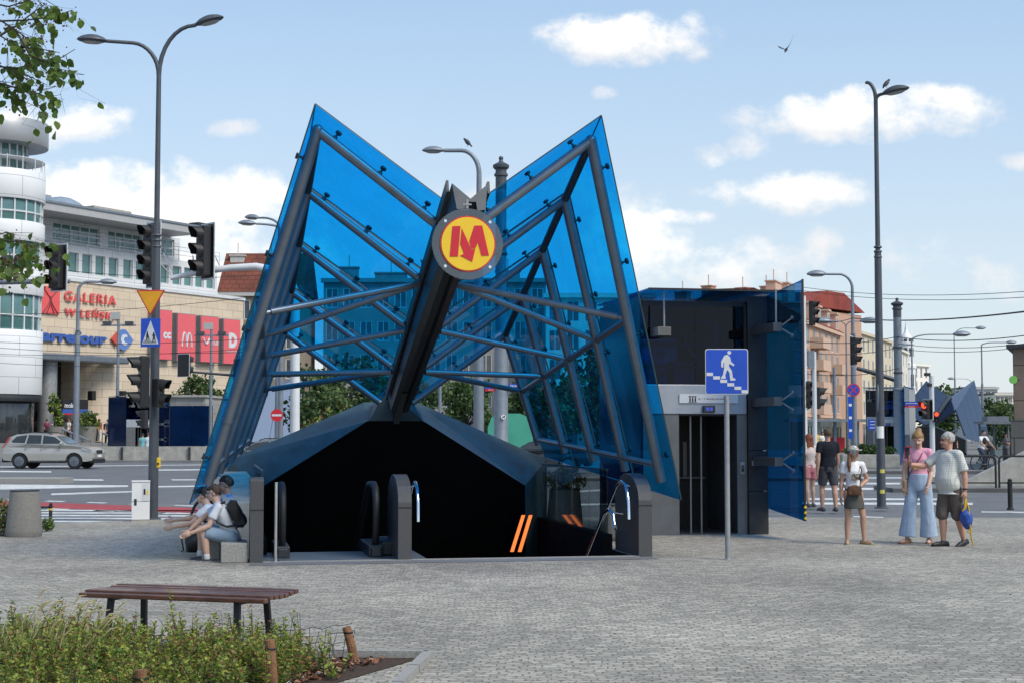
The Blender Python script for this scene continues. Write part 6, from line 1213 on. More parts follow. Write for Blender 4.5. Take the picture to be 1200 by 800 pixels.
# ================================================================ cars
def car(label, loc, yaw, L=4.63, H=1.71, W=1.89, paint=None, group='cars', hatch=True):
    """nose towards +x"""
    rt = thing('parked_car' if False else 'car', label, 'car', loc, yaw, group); pm = paint; k = L / 4.63; kz = H / 1.71
    wx0, wx1, wr = -1.40 * k, 1.37 * k, .365
    def archp(cx, r_, z0, a0=0, a1=180, n=10): return [(cx + r_ * math.cos(R(a1 - (a1 - a0) * i / n)), wr + r_ * math.sin(R(a1 - (a1 - a0) * i / n))) for i in range(n + 1)]
    side = [(-2.25 * k, .42), (-1.85 * k, .38)] + archp(wx0, .43, .3) + archp(wx1, .43, .3) + [(1.95 * k, .36), (2.25 * k, .40), (2.31 * k, .55), (2.30 * k, .76 * kz), (2.22 * k, .93 * kz), (1.95 * k, 1.02 * kz), (1.2 * k, 1.12 * kz), (.92 * k, 1.16 * kz), (-1.0 * k, 1.16 * kz), (-2.05 * k, 1.18 * kz), (-2.22 * k, 1.05 * kz), (-2.31 * k, .72 * kz), (-2.30 * k, .5)]
    b = MB(); hw = W / 2
    # body side rounded in plan: several slices narrowing towards sill and shoulder
    pts = [V((x, 0, z)) for x, z in side]; n = len(pts); sl = []
    def wy(x, z): return hw * (1 - .10 * max(0, abs(x) / (2.31 * k) - .72) ** 1.0 * 3.0) * (1 - .07 * max(0, (z - .75) / .45))
    for s_ in (-1, -.86, .86, 1):
        ins = 1 if abs(s_) < 1 else .0
        sl.append([V((p.x * (1 if abs(s_) < 1 else .988), s_ * wy(p.x, p.z), p.z if abs(s_) < 1 else p.z - .02 * (p.z > .9))) for p in pts])
    b.add([p for s_ in sl for p in s_], [(j * n + i, j * n + (i + 1) % n, (j + 1) * n + (i + 1) % n, (j + 1) * n + i) for j in range(3) for i in range(n)], False)
    for j, fl in ((0, False), (3, True)):
        tri = tessellate_polygon([sl[j]]); 
        for t_ in tri:
            q = [sl[j][i] for i in t_]; nn = (q[1] - q[0]).cross(q[2] - q[0]); 
            t2 = list(t_) if (nn.y > 0) == fl else list(t_)[::-1]; b.f.append([j * n + i for i in t2]); b.sm.append(False); b.mi.append(0)
    b.build('body', pm, rt, bevel=.03)
    roofp = [(.98, 1.14), (.32, 1.56), (.05, 1.655), (-.9, 1.70), (-1.65, 1.62), (-1.95, 1.50), (-2.12, 1.17)] if hatch else [(.98, 1.14), (.2, 1.60), (-.2, 1.68), (-.9, 1.66), (-1.5, 1.4), (-1.9, 1.17)]
    roofp = [(x * k, z * kz) for x, z in roofp]
    tp = lambda z: hw * (.90 - .20 * (z / kz - 1.14) / .56)
    b = MB(); A_ = [V((x, -tp(z), z)) for x, z in roofp]; B_ = [V((x, tp(z), z)) for x, z in roofp]; n = len(A_)
    b.add(A_ + B_, [(i, n + i, n + i + 1, i + 1) for i in range(n - 1)] + [tuple(range(n)), tuple(range(2 * n - 1, n - 1, -1))]); b.build('roof_pillars', pm, rt, bevel=.02)
    for s_ in (-1, 1):      # side windows stand a little proud of the pillars
        for win in ([(.78, 1.19), (.30, 1.50), (-.28, 1.585), (-.28, 1.19)], [(-.36, 1.19), (-.36, 1.585), (-1.02, 1.60), (-1.10, 1.19)], [(-1.18, 1.22), (-1.10, 1.595), (-1.62, 1.53), (-1.86, 1.30), (-1.80, 1.24)] if hatch else [(-1.18, 1.22), (-1.10, 1.50), (-1.4, 1.38), (-1.6, 1.22)]):
            q = [V((x * k, s_ * (tp(z * kz) + .006), z * kz)) for x, z in win]; m = MB(); m.prism(q, (0, s_ * .006, 0)); m.build('side_window', M['wdark'], rt)
    m = MB(); q = [V((x, y, z)) for x, y, z in ((.93 * k, -tp(1.17) * .95, 1.185 * kz), (.93 * k, tp(1.17) * .95, 1.185 * kz), (.36 * k, tp(1.5) * .92, 1.545 * kz), (.36 * k, -tp(1.5) * .92, 1.545 * kz))]; nn = V((.6, 0, .8)); m.prism([p + nn * .004 for p in q], nn * .006); m.build('windscreen', M['wwarm'], rt)
    m = MB(); q = [V((x, y, z)) for x, y, z in ((-2.10 * k, -.72 * hw, 1.24 * kz), (-2.10 * k, .72 * hw, 1.24 * kz), (-1.95 * k, .66 * hw, 1.5 * kz), (-1.95 * k, -.66 * hw, 1.5 * kz))]; m.prism(q, (-.03, 0, .006)); m.build('rear_window', M['wdark'], rt)
    for s_ in (-1, 1):
        m = MB(); m.box((0, s_ * (hw - .03), .36), (1.95 * k, .06, .14)); m.build('sill', M['black'], rt, bevel=.02)
        m = MB(); m.tube([(-1.5 * k, s_ * tp(1.6) * .98, 1.66 * kz), (-1.3 * k, s_ * tp(1.6), 1.72 * kz), (-.1 * k, s_ * tp(1.6), 1.71 * kz), (.15 * k, s_ * tp(1.6) * .98, 1.63 * kz)], .018, 6); m.build('roof_rail', M['black'], rt)
    m = MB(); m.box((2.2 * k, 0, .38), (.24, W * .86, .2)); m.build('front_bumper', M['black'], rt, bevel=.02)
    m = MB(); m.box((-2.2 * k, 0, .42), (.24, W * .88, .2)); m.build('rear_bumper', M['black'], rt, bevel=.02)
    for s_ in (-1, 1):
        m = MB(); m.prism([V((2.20 * k, s_ * hw * .93, .80 * kz)), V((2.08 * k, s_ * hw * .955, .98 * kz)), V((1.70 * k, s_ * hw * .99, 1.0 * kz)), V((1.85 * k, s_ * hw * .985, .88 * kz))], (0, s_ * .02, 0)); m.build('headlight', M['lampglass'], rt)
        m = MB(); m.prism([V((-2.27 * k, s_ * hw * .92, .98 * kz)), V((-2.12 * k, s_ * hw * .955, 1.15 * kz)), V((-1.90 * k, s_ * hw * .90, 1.52 * kz)), V((-1.98 * k, s_ * hw * .88, 1.5 * kz)), V((-2.30 * k, s_ * hw * .90, 1.0 * kz))], (0, s_ * .025, 0)); m.build('tail_light', M['signred'], rt)
        m = MB(); m.sph((.72 * k, s_ * (hw + .08), 1.20 * kz), (.07, .12, .075), 8); m.build('mirror', pm, rt)
        for x in (-.1, -1.0): m = MB(); m.box((x * k, s_ * (hw * .985), 1.05 * kz), (.18, .05, .03)); m.build('door_handle', pm, rt, bevel=.008)
        for x in (.62, -.32, -1.12): m = MB(); m.box((x * k, s_ * (hw * .972), .80 * kz), (.008, .012, .62)); m.build('door_gap', M['black'], rt)
        for wx in (wx0, wx1):
            MX_ = Matrix.Rotation(PI / 2, 4, 'X'); c = V((wx, s_ * (hw - .13), wr)); m = MB(); m.lathe([(wr * .62, -.11), (wr * .95, -.12), (wr, -.08), (wr, .08), (wr * .95, .12), (wr * .62, .11)], 26, c, MX_); wh_ = m.build('tyre', M['black'], rt)
            m = MB(); m.lathe([(wr * .66, -.118), (wr * .66, .118)], 24, c, MX_); m.build('rim_well', M['black'], wh_)
            m = MB(); yo = s_ * .125
            for q_ in range(6):
                a = R(60 * q_ + 10); m.beam(c + V((0, yo, 0)), c + V((wr * .62 * math.cos(a), yo, wr * .62 * math.sin(a))), .02, .06, (0, 1, 0))
            m.lathe([(wr * .58, 0), (wr * .66, .005), (wr * .66, .015), (wr * .58, .02)], 24, c + V((0, yo, 0)), MX_); m.lathe([(.06, -.01), (.06, .02)], 12, c + V((0, yo, 0)), MX_); m.build('rim', M['tube'], wh_)
    m = MB(); m.box((2.315 * k, 0, .62), (.02, .52, .11)); m.box((-2.315 * k, 0, .8), (.02, .52, .11)); m.build('number_plate', M['white'], rt)
    m = MB(); m.box((2.305 * k, 0, .80 * kz), (.03, .75, .16)); m.build('grille', M['black'], rt)
    return rt
cp = mat('champagne_paint', (.46, .44, .40), .3, .5, .05, 1, coat=.6); dk = mat('dark_car_paint', (.03, .035, .04), .3, .4, .1, 1, coat=.6); gy = mat('grey_car_paint', (.22, .24, .25), .3, .5, .08, 1, coat=.5)
car('silver beige estate car driving right in front of the mall', V((gx(64, 74.5), 74.5, RZ)), R(-4), 4.5, 1.74, 1.88, paint=cp)
car('grey car half hidden behind the left stair wall', V((gx(312, 62), 62, RZ)), R(176), 4.4, 1.5, 1.8, gy, hatch=False)
car('dark car behind the right end of the stair portal', V((gx(632, 66), 66, RZ)), R(172), 4.4, 1.48, 1.8, dk, hatch=False)
vn = thing('green_lorry', 'green tarpaulin lorry seen behind the grey masts', 'lorry', V((gx(598, 84), 84, RZ)), R(90)); gt = mat('green_tarpaulin', (.06, .34, .24), .6, 0, .1, 1)
m = MB(); pr = [(-1.2, .75), (-1.2, 2.0), (-1.0, 2.55), (-.5, 2.75), (.5, 2.75), (1.0, 2.55), (1.2, 2.0), (1.2, .75)]; m.prism([V((-2.2, y, z)) for y, z in pr], (4.2, 0, 0)); m.build('tarpaulin', gt, vn)
m = MB(); m.box((2.9, 0, 1.35), (1.5, 2.0, 1.7)); m.build('cab', gt, vn, bevel=.15); m = MB(); m.box((.3, 0, .62), (6.4, 1.9, .25)); m.build('chassis', M['black'], vn)
m = MB(); m.box((3.66, 0, 1.65), (.02, 1.7, .7)); m.build('windscreen', M['wdark'], vn)
for x in (-1.4, 2.6):
    for s_ in (-1, 1): m = MB(); m.lathe([(.25, -.14), (.46, -.14), (.48, 0), (.46, .14), (.25, .14)], 20, (x, s_ * .95, .48), Matrix.Rotation(PI / 2, 4, 'X')); m.build('wheel', M['black'], vn)
# ================================================================ overhead wires
def wire(p, q, r, label, sag=.25, n=14):
    p, q = V(p), V(q); rt_p = p; b = MB(); b.tube([V((0, 0, 0)).lerp(q - p, k / n) - V((0, 0, 4 * sag * (k / n) * (1 - k / n))) for k in range(n + 1)], r, 6, cap=False)
    o = b.build('overhead_wire', M['black']); o.location = p; return tag(o, label, 'overhead wire', 'overhead wires')
wl = [((935, 336, 62), (1230, 339.5, 46), .010, 'thin topmost overhead wire of the upper close pair on the right'), ((935, 340, 62), (1230, 346.5, 46), .010, 'thin lower overhead wire of the upper close pair on the right'), ((1001, 373, 94), (1230, 361.5, 52), .032, 'thick overhead wire running right from the two tall lamp posts'), ((1000, 372.5, 94.2), (930, 374, 80), .022, 'overhead wire between the blue wing and the light grey lamp'),
      ((1053, 395, 77.8), (1230, 388.8, 60), .020, 'overhead wire running right from the grey mast above the white spire'), ((1053, 402.5, 77.8), (1230, 398.6, 60), .014, 'thin overhead wire below the mast wire on the right'), ((1053, 408.5, 77.8), (1230, 402, 60), .013, 'lowest thin overhead wire right of the grey mast'),
      ((1053, 394, 77.8), (930, 398, 70), .018, 'upper overhead wire crossing the pink apartment house'), ((1053, 407, 77.8), (930, 411, 70), .016, 'middle overhead wire crossing the pink apartment house'), ((1053, 431, 77.8), (930, 436, 70), .016, 'lower overhead wire crossing the pink apartment house'),
      ((-20, 369, 88), (320, 345, 80), .014, 'rising overhead wire across the red lettering'), ((-20, 400, 88), (320, 395, 80), .014, 'overhead wire across the blue lettering'), ((-20, 406, 88), (320, 411, 80), .014, 'slightly sloping overhead wire under the blue lettering'), ((-20, 414, 84), (320, 406, 80), .012, 'thin overhead wire along the mall canopy band'), ((70, 316.5, 60), (320, 321, 80), .014, 'overhead wire across the small mall windows'), ((-20, 424, 84), (320, 424, 80), .012, 'lowest overhead wire before the mall')]
for p, q, rr, lab in wl: wire(at(*p), at(*q), rr, lab)
# ================================================================ birds
def bird(name, label, loc, rz, pitch=0, s=1.0, flying=False):
    rt = thing(name, label, 'bird', loc, rz); dm = mat('bird_grey', (.05, .05, .06), .7, 0, .3, 20) if 'bird_grey' not in bpy.data.materials else bpy.data.materials['bird_grey']
    b = MB(); Mx = Matrix.Rotation(pitch, 4, 'Y')
    b.lathe([(.002, -.17), (.022, -.15), (.018, -.10), (.045, -.05), (.055, .0), (.045, .06), (.028, .085), (.032, .105), (.026, .13), (.006, .14), (.003, .165)], 12, (0, 0, 0), Mx @ Matrix.Rotation(PI / 2, 4, 'Y') @ Matrix.Scale(s, 4))
    if not flying:
        for y in (-.02, .02): b.tube([(0, y, -.04 * s), (.005, y, -.11 * s)], .004, 5)
    b.build('body', dm, rt)
    for sd_ in (-1, 1):
        b = MB()
        if flying:
            rise = .35 if sd_ > 0 else .95
            pts = [V((.05, sd_ * .02, .01)), V((.08, sd_ * .16, .16 * rise * 2)), V((-.02, sd_ * .30, .26 * rise * 2)), V((-.10, sd_ * .20, .10 * rise * 2)), V((-.08, sd_ * .03, 0))]; b.prism([p * s for p in pts], (0, 0, .008))
        else: b.sph(Mx @ V((-.02, sd_ * .04, .0)), (.085, .014, .035), 6, Mx.to_3x3())
        b.build('wing', dm, rt)
    return rt
bird('flying_bird', 'small dark bird flying in the blue sky', at(921, 59, 40), R(60), R(-40), .75, True)
bird('pigeon', 'pigeon perched on top of the right lamp post', at(1034.5, 98, 33.75) + V((.08, 0, 0)), R(20), R(-50), .9)
bird('pigeon', 'pigeon perched on the lamp arm above the canopy', at(548, 167, 41), R(160), R(-45), 1.1)
# ================================================================ people
TS = bpy.data.scenes.new('temp')
def remesh(mb, name, mats, vox, smooth=3, fold=0.0, seed=0, ff=9):
    me = bpy.data.meshes.new('raw'); me.from_pydata([tuple(q) for q in mb.v], [], mb.f); o = bpy.data.objects.new('raw', me); TS.collection.objects.link(o)
    r_ = o.modifiers.new('r', 'REMESH'); r_.mode = 'VOXEL'; r_.voxel_size = vox; r_.use_smooth_shade = True
    if smooth: s_ = o.modifiers.new('s', 'SMOOTH'); s_.iterations = smooth; s_.factor = .5
    TS.view_layers[0].update(); dg = TS.view_layers[0].depsgraph; out = bpy.data.meshes.new_from_object(o.evaluated_get(dg)); bpy.data.objects.remove(o); bpy.data.meshes.remove(me)
    out.name = name; out.materials.clear()
    for m in (mats if isinstance(mats, (list, tuple)) else [mats]): out.materials.append(m)
    if fold:
        of = V((seed * 3.1, 0, 0))
        for v in out.vertices:
            q = v.co * ff; v.co += v.normal * fold * (noise.noise(V((q.x, q.y, q.z * .45)) + of) + .6 * noise.noise(V((q.x * 2.3, q.y * 2.3, q.z * 1.2)) + of))
    for p in out.polygons: p.use_smooth = True
    return out
def cone(b, p, q, r1, r2, round_=True, n=14, fl=1.0):
    p, q = V(p), V(q); b.tube([p, q], [r1, r2], n)
    if round_: b.sph(p, r1 * .995, 9); b.sph(q, r2 * .995, 9)
def loft(b, rings, n=20):
    """rings: (centre, xdir, ydir, rx, ry)"""
    vs = []
    for c, x, y, rx, ry in rings: vs += [V(c) + x * rx * math.cos(2 * PI * j / n) + y * ry * math.sin(2 * PI * j / n) for j in range(n)]
    k = len(rings); s0 = len(b.v)
    b.add(vs, [(i * n + j, i * n + (j + 1) % n, (i + 1) * n + (j + 1) % n, (i + 1) * n + j) for i in range(k - 1) for j in range(n)] + [tuple(range(n))[::-1], tuple((k - 1) * n + j for j in range(n))], True)
cmats = {}
def cm(c, rough=.85):
    k = tuple(c)
    if k not in cmats: cmats[k] = mat('cloth', c, rough, 0, .12, 14, .25, 160, spec=.2)
    return cmats[k]
def skinm(c):
    k = ('skin',) + tuple(c)
    if k not in cmats: m = mat('skin', c, .5, 0, .06, 20); m.node_tree.nodes['Principled BSDF'].inputs['Subsurface Weight'].default_value = .0; cmats[k] = m
    return cmats[k]
EYE = mat('eye_dark', (.02, .015, .012), .3); LIP = mat('lip', (.32, .10, .085), .5); PX = V((1, 0, 0))
def vd(d): return V(d).normalized()
class P:
    """a person facing -y before turning; side a is -x, side b is +x"""
    def __init__(s, label, loc, yaw, H, pose, skin=(.50, .30, .21), vox=.008, girl=False, build=1.0, pel=.525, lean=(0, 0, 1), head=(0, 0), hips=0.0, group=None):
        s.H = H; s.lab = label; s.loc = V(loc); s.yaw = yaw; s.vox = vox; s.b = build; s.kids = []; s.group = group
        up = vd(lean); s.up = up; s.x = PX; s.y = up.cross(PX).normalized() ; s.y = (PX.cross(up)) * -1 if False else up.cross(PX)
        s.pel = V((hips, 0, pel * H)); s.J = {}
        sw = (.092 if girl else .102) * (.5 + .5 * build)
        for k, sg in (('a', -1), ('b', 1)):
            J = {}; d = pose[k]; J['sh'] = s.pel + up * .275 * H + PX * sg * sw * H; J['el'] = J['sh'] + vd(d['ua']) * .172 * H; J['wr'] = J['el'] + vd(d['fa']) * .148 * H; J['hd'] = vd(d.get('hand', d['fa'])); J['grip'] = d.get('grip', .35); J['pn'] = V(d.get('palm', (-sg, 0, 0)))
            J['hip'] = s.pel + PX * sg * .052 * H - V((0, 0, .01 * H)); J['kn'] = J['hip'] + vd(d['th']) * .245 * H; J['an'] = J['kn'] + vd(d['sk']) * .232 * H; J['toe'] = vd(d.get('ft', (sg * .15, -1, 0))); s.J[k] = J
        s.neck = s.pel + up * .292 * H; hy, hp = head; s.HM = Matrix.Rotation(R(hy), 3, 'Z') @ Matrix.Rotation(R(hp), 3, 'X'); s.hc = s.neck + up * .035 * H + s.HM @ V((0, -.012 * H, .073 * H))
        s.body(skin, girl)
    def tor(s, prof, ex=0, ey=None, yo=0):
        ey = ex if ey is None else ey
        return [(s.pel + s.up * t_ * s.H + s.y * 0 + V((0, yo, 0)), PX, s.y, rx * s.H * s.b + ex, ry * s.H * s.b + ey) for t_, rx, ry in prof]
    TP = [(-.05, .07, .055), (-.02, .088, .064), (.02, .09, .066), (.07, .08, .06), (.12, .074, .056), (.18, .088, .062), (.23, .097, .062), (.265, .090, .052), (.29, .05, .036)]
    TG = [(-.05, .07, .055), (-.02, .088, .066), (.01, .09, .068), (.06, .076, .058), (.11, .066, .05), (.17, .076, .06), (.215, .084, .066), (.26, .078, .05), (.285, .046, .034)]
    def body(s, skin, girl):
        H = s.H; b = MB(); s.prof = s.TG if girl else s.TP; loft(b, s.tor(s.prof)); cone(b, s.neck - s.up * .03 * H, s.hc - s.HM @ V((0, -.008 * H, .03 * H)), .034 * H, .031 * H)
        h = s.hc; M3 = s.HM
        b.sph(h + M3 @ V((0, .008 * H, .012 * H)), (.043 * H, .054 * H, .053 * H), 12, M3); b.sph(h + M3 @ V((0, -.010 * H, -.022 * H)), (.035 * H, .042 * H, .043 * H), 12, M3); b.sph(h + M3 @ V((0, -.026 * H, -.050 * H)), (.020 * H, .020 * H, .016 * H), 8, M3)
        cone(b, h + M3 @ V((0, -.044 * H, .010 * H)), h + M3 @ V((0, -.060 * H, -.014 * H)), .006 * H, .0095 * H)
        for sg in (-1, 1): b.sph(h + M3 @ V((sg * .044 * H, .006 * H, -.006 * H)), (.006 * H, .012 * H, .019 * H), 7, M3); b.sph(h + M3 @ V((sg * .016 * H, -.044 * H, .018 * H)), (.013 * H, .008 * H, .006 * H), 6, M3)
        for k, sg in (('a', -1), ('b', 1)):
            J = s.J[k]; f_ = .92 if girl else 1.0; f_ *= .6 + .4 * s.b
            b.sph(J['sh'], .033 * H * f_, 9); cone(b, J['sh'], J['el'], .031 * H * f_, .0235 * H * f_); cone(b, s.pel + s.up * .285 * H, J['sh'] + s.up * .002 * H, .036 * H, .030 * H * f_); cone(b, J['el'].lerp(J['wr'], .3), J['el'], .0255 * H * f_, .0235 * H * f_); cone(b, J['el'].lerp(J['wr'], .25), J['wr'], .0255 * H * f_, .0165 * H * f_)
            s.hand(b, J, sg)
            cone(b, J['hip'], J['kn'], .055 * H * f_, .034 * H * f_); cm_ = J['kn'].lerp(J['an'], .3); back = V((0, .008 * H, 0)); cone(b, J['kn'], cm_ + back, .033 * H * f_, .034 * H * f_); cone(b, cm_ + back, J['an'], .034 * H * f_, .020 * H * f_)
            t_ = J['toe']; sole = J['an'] - V((0, 0, .022 * H)); cone(b, sole - t_ * .03 * H, sole + t_ * .07 * H - V((0, 0, .004 * H)), .023 * H, .019 * H); cone(b, sole + t_ * .06 * H, sole + t_ * .105 * H - V((0, 0, .006 * H)), .02 * H, .013 * H)
        me = remesh(b, 'person', [skinm(skin), EYE, LIP], s.vox, 2)
        if s.vox < .014:
            inv = M3.inverted()
            for p in me.polygons:
                q = (inv @ (V(p.center) - h)) / H
                if q.y < -.032:
                    if abs(abs(q.x) - .017) < .0065 and abs(q.z - .009) < .0032: p.material_index = 1
                    elif abs(q.x) < .014 and abs(q.z + .033) < .0048: p.material_index = 2
        o = bpy.data.objects.new('person', me); col.objects.link(o); o.matrix_basis = Matrix.Translation(s.loc) @ Matrix.Rotation(s.yaw, 4, 'Z'); tag(o, s.lab, 'person', s.group); s.o = o
    def hand(s, b, J, sg):
        H = s.H; w, d = J['wr'], J['hd']; n = J['pn'] - d * J['pn'].dot(d); n = n.normalized() if n.length > .05 else d.orthogonal().normalized(); sd = d.cross(n)
        if s.vox > .014: b.sph(w + d * .045 * H, (.02 * H, .016 * H, .048 * H), 7, d.to_track_quat('Z', 'Y').to_matrix()); return
        # thumb side: forward/up whichever faces away from the body's back
        ts = sd if sd.y < 0 or (abs(sd.y) < .2 and sd.z > 0) else -sd
        Mx = Matrix((ts, n, d)).transposed(); b.sph(w + d * .030 * H, (.022 * H, .0115 * H, .032 * H), 9, Mx)
        g = J['grip']
        for i, L_ in enumerate((.043, .048, .045, .035)):
            p0 = w + d * (.052 - .003 * abs(i - 1.2)) * H + ts * (.0165 - .011 * i) * H; d1 = (d + n * g * .8 + ts * .07 * (1.5 - i)).normalized(); p1 = p0 + d1 * L_ * .5 * H; d2 = (d * (1 - g * .7) + n * g * 1.6).normalized(); p2 = p1 + d2 * L_ * .5 * H
            cone(b, p0 - d * .012 * H, p1, .0058 * H, .0055 * H, True, 8); cone(b, p1, p2, .0055 * H, .0046 * H, True, 8)
        p0 = w + d * .018 * H + ts * .016 * H; p1 = p0 + (ts * .8 + d * .7 + n * .2).normalized() * .026 * H; p2 = p1 + (ts * .25 + d + n * (.3 + g * .5)).normalized() * .022 * H; cone(b, p0, p1, .0078 * H, .0064 * H, True, 8); cone(b, p1, p2, .0062 * H, .005 * H, True, 8)
    def add(s, name, mb, m, vox=None, smooth=3, fold=.0, label=None):
        v_ = max(vox or s.vox * 1.25, s.vox); me = remesh(mb, name, m, v_, smooth, fold, len(s.kids) + 1); o = bpy.data.objects.new(name, me); col.objects.link(o); o.parent = s.o; s.kids.append(o)
        if label: o['label'] = label
        return o
    def raw(s, name, mb, m, sub=None):
        o = mb.build(name, m, s.o); return o
    # ---- clothes
    def tee(s, m, hem=-.045, sleeve=.55, loose=.014, belly=0, fold=.006, name='shirt', neck=.288):
        H = s.H; b = MB(); pr = [(t_, rx, ry) for t_, rx, ry in s.prof if t_ > hem + .012 and t_ < neck - .01]; first = min(s.prof, key=lambda q: abs(q[0] - hem)); lo = (hem, max(first[1], .09) * 1.0, max(first[2], .066))
        pr = [lo] + pr + [(neck, .052, .040)]; rings = s.tor(pr, loose, loose)
        if belly:
            rings = [(c + V((0, -belly * math.exp(-((t_[0] - .09) / .09) ** 2) * .6, 0)), x, y, rx + belly * .25 * math.exp(-((t_[0] - .08) / .1) ** 2), ry + belly * .6 * math.exp(-((t_[0] - .08) / .1) ** 2)) for (c, x, y, rx, ry), t_ in zip(rings, pr)]
        loft(b, rings)
        bb = max(1, s.b) ** .6
        for k in 'ab':
            J = s.J[k]; q = J['sh'].lerp(J['el'], sleeve) if sleeve <= 1 else J['el']; cone(b, J['sh'], q, (.034 * H + loose * .4) * bb, (.031 * H + loose * .75) * bb, False); b.sph(J['sh'], (.0345 * H + loose * .4) * bb, 9); cone(b, s.pel + s.up * .280 * H, J['sh'] + s.up * .001 * H, .041 * H + loose * .3, (.031 * H + loose * .5) * bb)
            if sleeve > 1: b.sph(J['el'], .03 * H + loose * .6, 9); cone(b, J['el'], J['el'].lerp(J['wr'], sleeve - 1), .031 * H + loose * .6, .024 * H + loose * .6, False)
        return s.add(name, b, m, fold=fold)
    def legs(s, m, frac=.62, loose=.016, flare=0.0, name='shorts', top=.06, fold=.005):
        """frac: length down the leg (1 = ankle)"""
        H = s.H; b = MB(); loft(b, s.tor([(-.06, .078, .062), (-.03, .091, .068), (.0, .092, .069), (top, .082, .062)], .009, .009))
        for k in 'ab':
            J = s.J[k]; a, kn, an = J['hip'], J['kn'], J['an']; f1 = min(1, frac / .5); e = a.lerp(kn, f1); cone(b, a + V((0, .006 * H, .01 * H)), e, .054 * H + loose * .5, (.058 - .02 * f1) * H + loose + flare * .3 * f1, False); b.sph(a + V((0, .006 * H, 0)), .054 * H + loose * .4, 9)
            if frac > .5: b.sph(kn, .037 * H + loose + flare * .28, 9); cone(b, kn, kn.lerp(an, (frac - .5) / .5), .038 * H + loose + flare * .3, .03 * H + loose * .8 + flare, False)
        return s.add(name, b, m, fold=fold)
    def skirt(s, m, drop=.17, fl=.03, top=.06):
        H = s.H; b = MB(); r_ = s.tor([(top, .07, .054), (.0, .092, .07)], .008, .008); mid = (s.J['a']['kn'] + s.J['b']['kn']) / 2; d = (mid - s.pel).normalized(); c = s.pel + d * drop * H; r_ = [(c, PX, s.y, .094 * H + fl, .078 * H + fl)] + r_[::-1]; loft(b, r_); return s.add('skirt', b, m, fold=.004)
    def shoes(s, m, sandal=False, sock=None, m2=None):
        H = s.H
        for k in 'ab':
            J = s.J[k]; t_ = J['toe']; an = J['an']; so = an - V((0, 0, .024 * H)); b = MB(); z = -.041 * H
            if sandal:
                rt_ = []; sd = t_.cross(V((0, 0, 1))); pts = [(-.05, .02), (-.03, .026), (.03, .027), (.08, .032), (.115, .024), (.125, .01)]; o_ = [an + t_ * x * H + sd * w * H + V((0, 0, z - .002)) for x, w in pts] + [an + t_ * x * H - sd * w * H + V((0, 0, z - .002)) for x, w in pts[::-1]]; b.prism(o_, (0, 0, .018)); s.raw('sandal', b, m2 or m)
                b = MB(); b.tube([an + t_ * .06 * H + sd * .03 * H + V((0, 0, z + .01)), an + t_ * .062 * H + V((0, 0, z + .028 * H + .01)), an + t_ * .06 * H - sd * .03 * H + V((0, 0, z + .01))], .009, 6); b.tube([an + sd * .025 * H + V((0, 0, -.012 * H)), an + t_ * .02 * H + V((0, 0, -.005 * H)), an - sd * .025 * H + V((0, 0, -.012 * H)), an - t_ * .032 * H + V((0, 0, -.012 * H)), an + sd * .025 * H + V((0, 0, -.012 * H))], .007, 6); s.raw('sandal_strap', b, m)
            else:
                cone(b, so - t_ * .034 * H, so + t_ * .07 * H - V((0, 0, .001 * H)), .028 * H, .024 * H); cone(b, so + t_ * .06 * H, so + t_ * .112 * H - V((0, 0, .004 * H)), .025 * H, .018 * H); cone(b, an - V((0, 0, .004 * H)), so, .024 * H, .029 * H); s.add('shoe', b, m)
                b = MB(); sd = t_.cross(V((0, 0, 1))); pts = [(-.06, .012), (-.05, .024), (.03, .027), (.08, .029), (.12, .02), (.132, .006)]; b.prism([an + t_ * x * H + sd * w * H + V((0, 0, z - .006)) for x, w in pts] + [an + t_ * x * H - sd * w * H + V((0, 0, z - .006)) for x, w in pts[::-1]], (0, 0, .016)); s.raw('sole', b, m2 or m)
            if sock: b = MB(); cone(b, an.lerp(J['kn'], .22), an, .026 * H, .025 * H, False); s.add('sock', b, sock)
    def hair(s, m, style='short', name='hair'):
        H = s.H; b = MB(); M3 = s.HM; h = s.hc; f = lambda x, y, z: h + M3 @ V((x * H, y * H, z * H))
        def cap(lo, fr):   # shell over the skull: many small balls
            rr = random.Random(4)
            for i in range(9):
                for j in range(18):
                    th = PI * .5 * i / 8 * 1.25; ph = 2 * PI * j / 18; z = math.cos(th); x, y = math.sin(th) * math.cos(ph), math.sin(th) * math.sin(ph)
                    if z < lo + (fr if y < -.25 else 0) + (.1 if abs(x) > .8 and y < .1 else 0): continue
                    b.sph(f(x * .044, .010 + y * .055, .013 + z * .055), .0085 * H * rr.uniform(.9, 1.35), 5)
            b.sph(f(0, .012, .022), (.044 * H, .054 * H, .047 * H), 10, M3)
        if style == 'short': cap(-.45, .75)
        if style == 'bald': cap(-.5, 1.2)
        if style in ('bun', 'long', 'pony'): cap(-.6, .85)
        if style == 'bun': b.sph(f(.006, .052, .062), .026 * H, 8); b.sph(f(-.004, .045, .068), .018 * H, 7)
        if style == 'long':
            for x in (-.03, -.01, .01, .03): cone(b, f(x, .04, .02), f(x * 1.3, .045, -.12), .02 * H, .014 * H)
        if style == 'pony':
            for (p, q, r1, r2) in (((-.035, .03, -.01), (-.062, .0, -.06), .018, .02), ((-.062, .0, -.06), (-.082, -.02, -.13), .021, .021), ((-.082, -.02, -.13), (-.080, -.025, -.19), .020, .009)): cone(b, f(*p), f(*q), r1 * H, r2 * H)
        return s.add(name, b, m, vox=max(s.vox, .007), smooth=1, fold=.004)
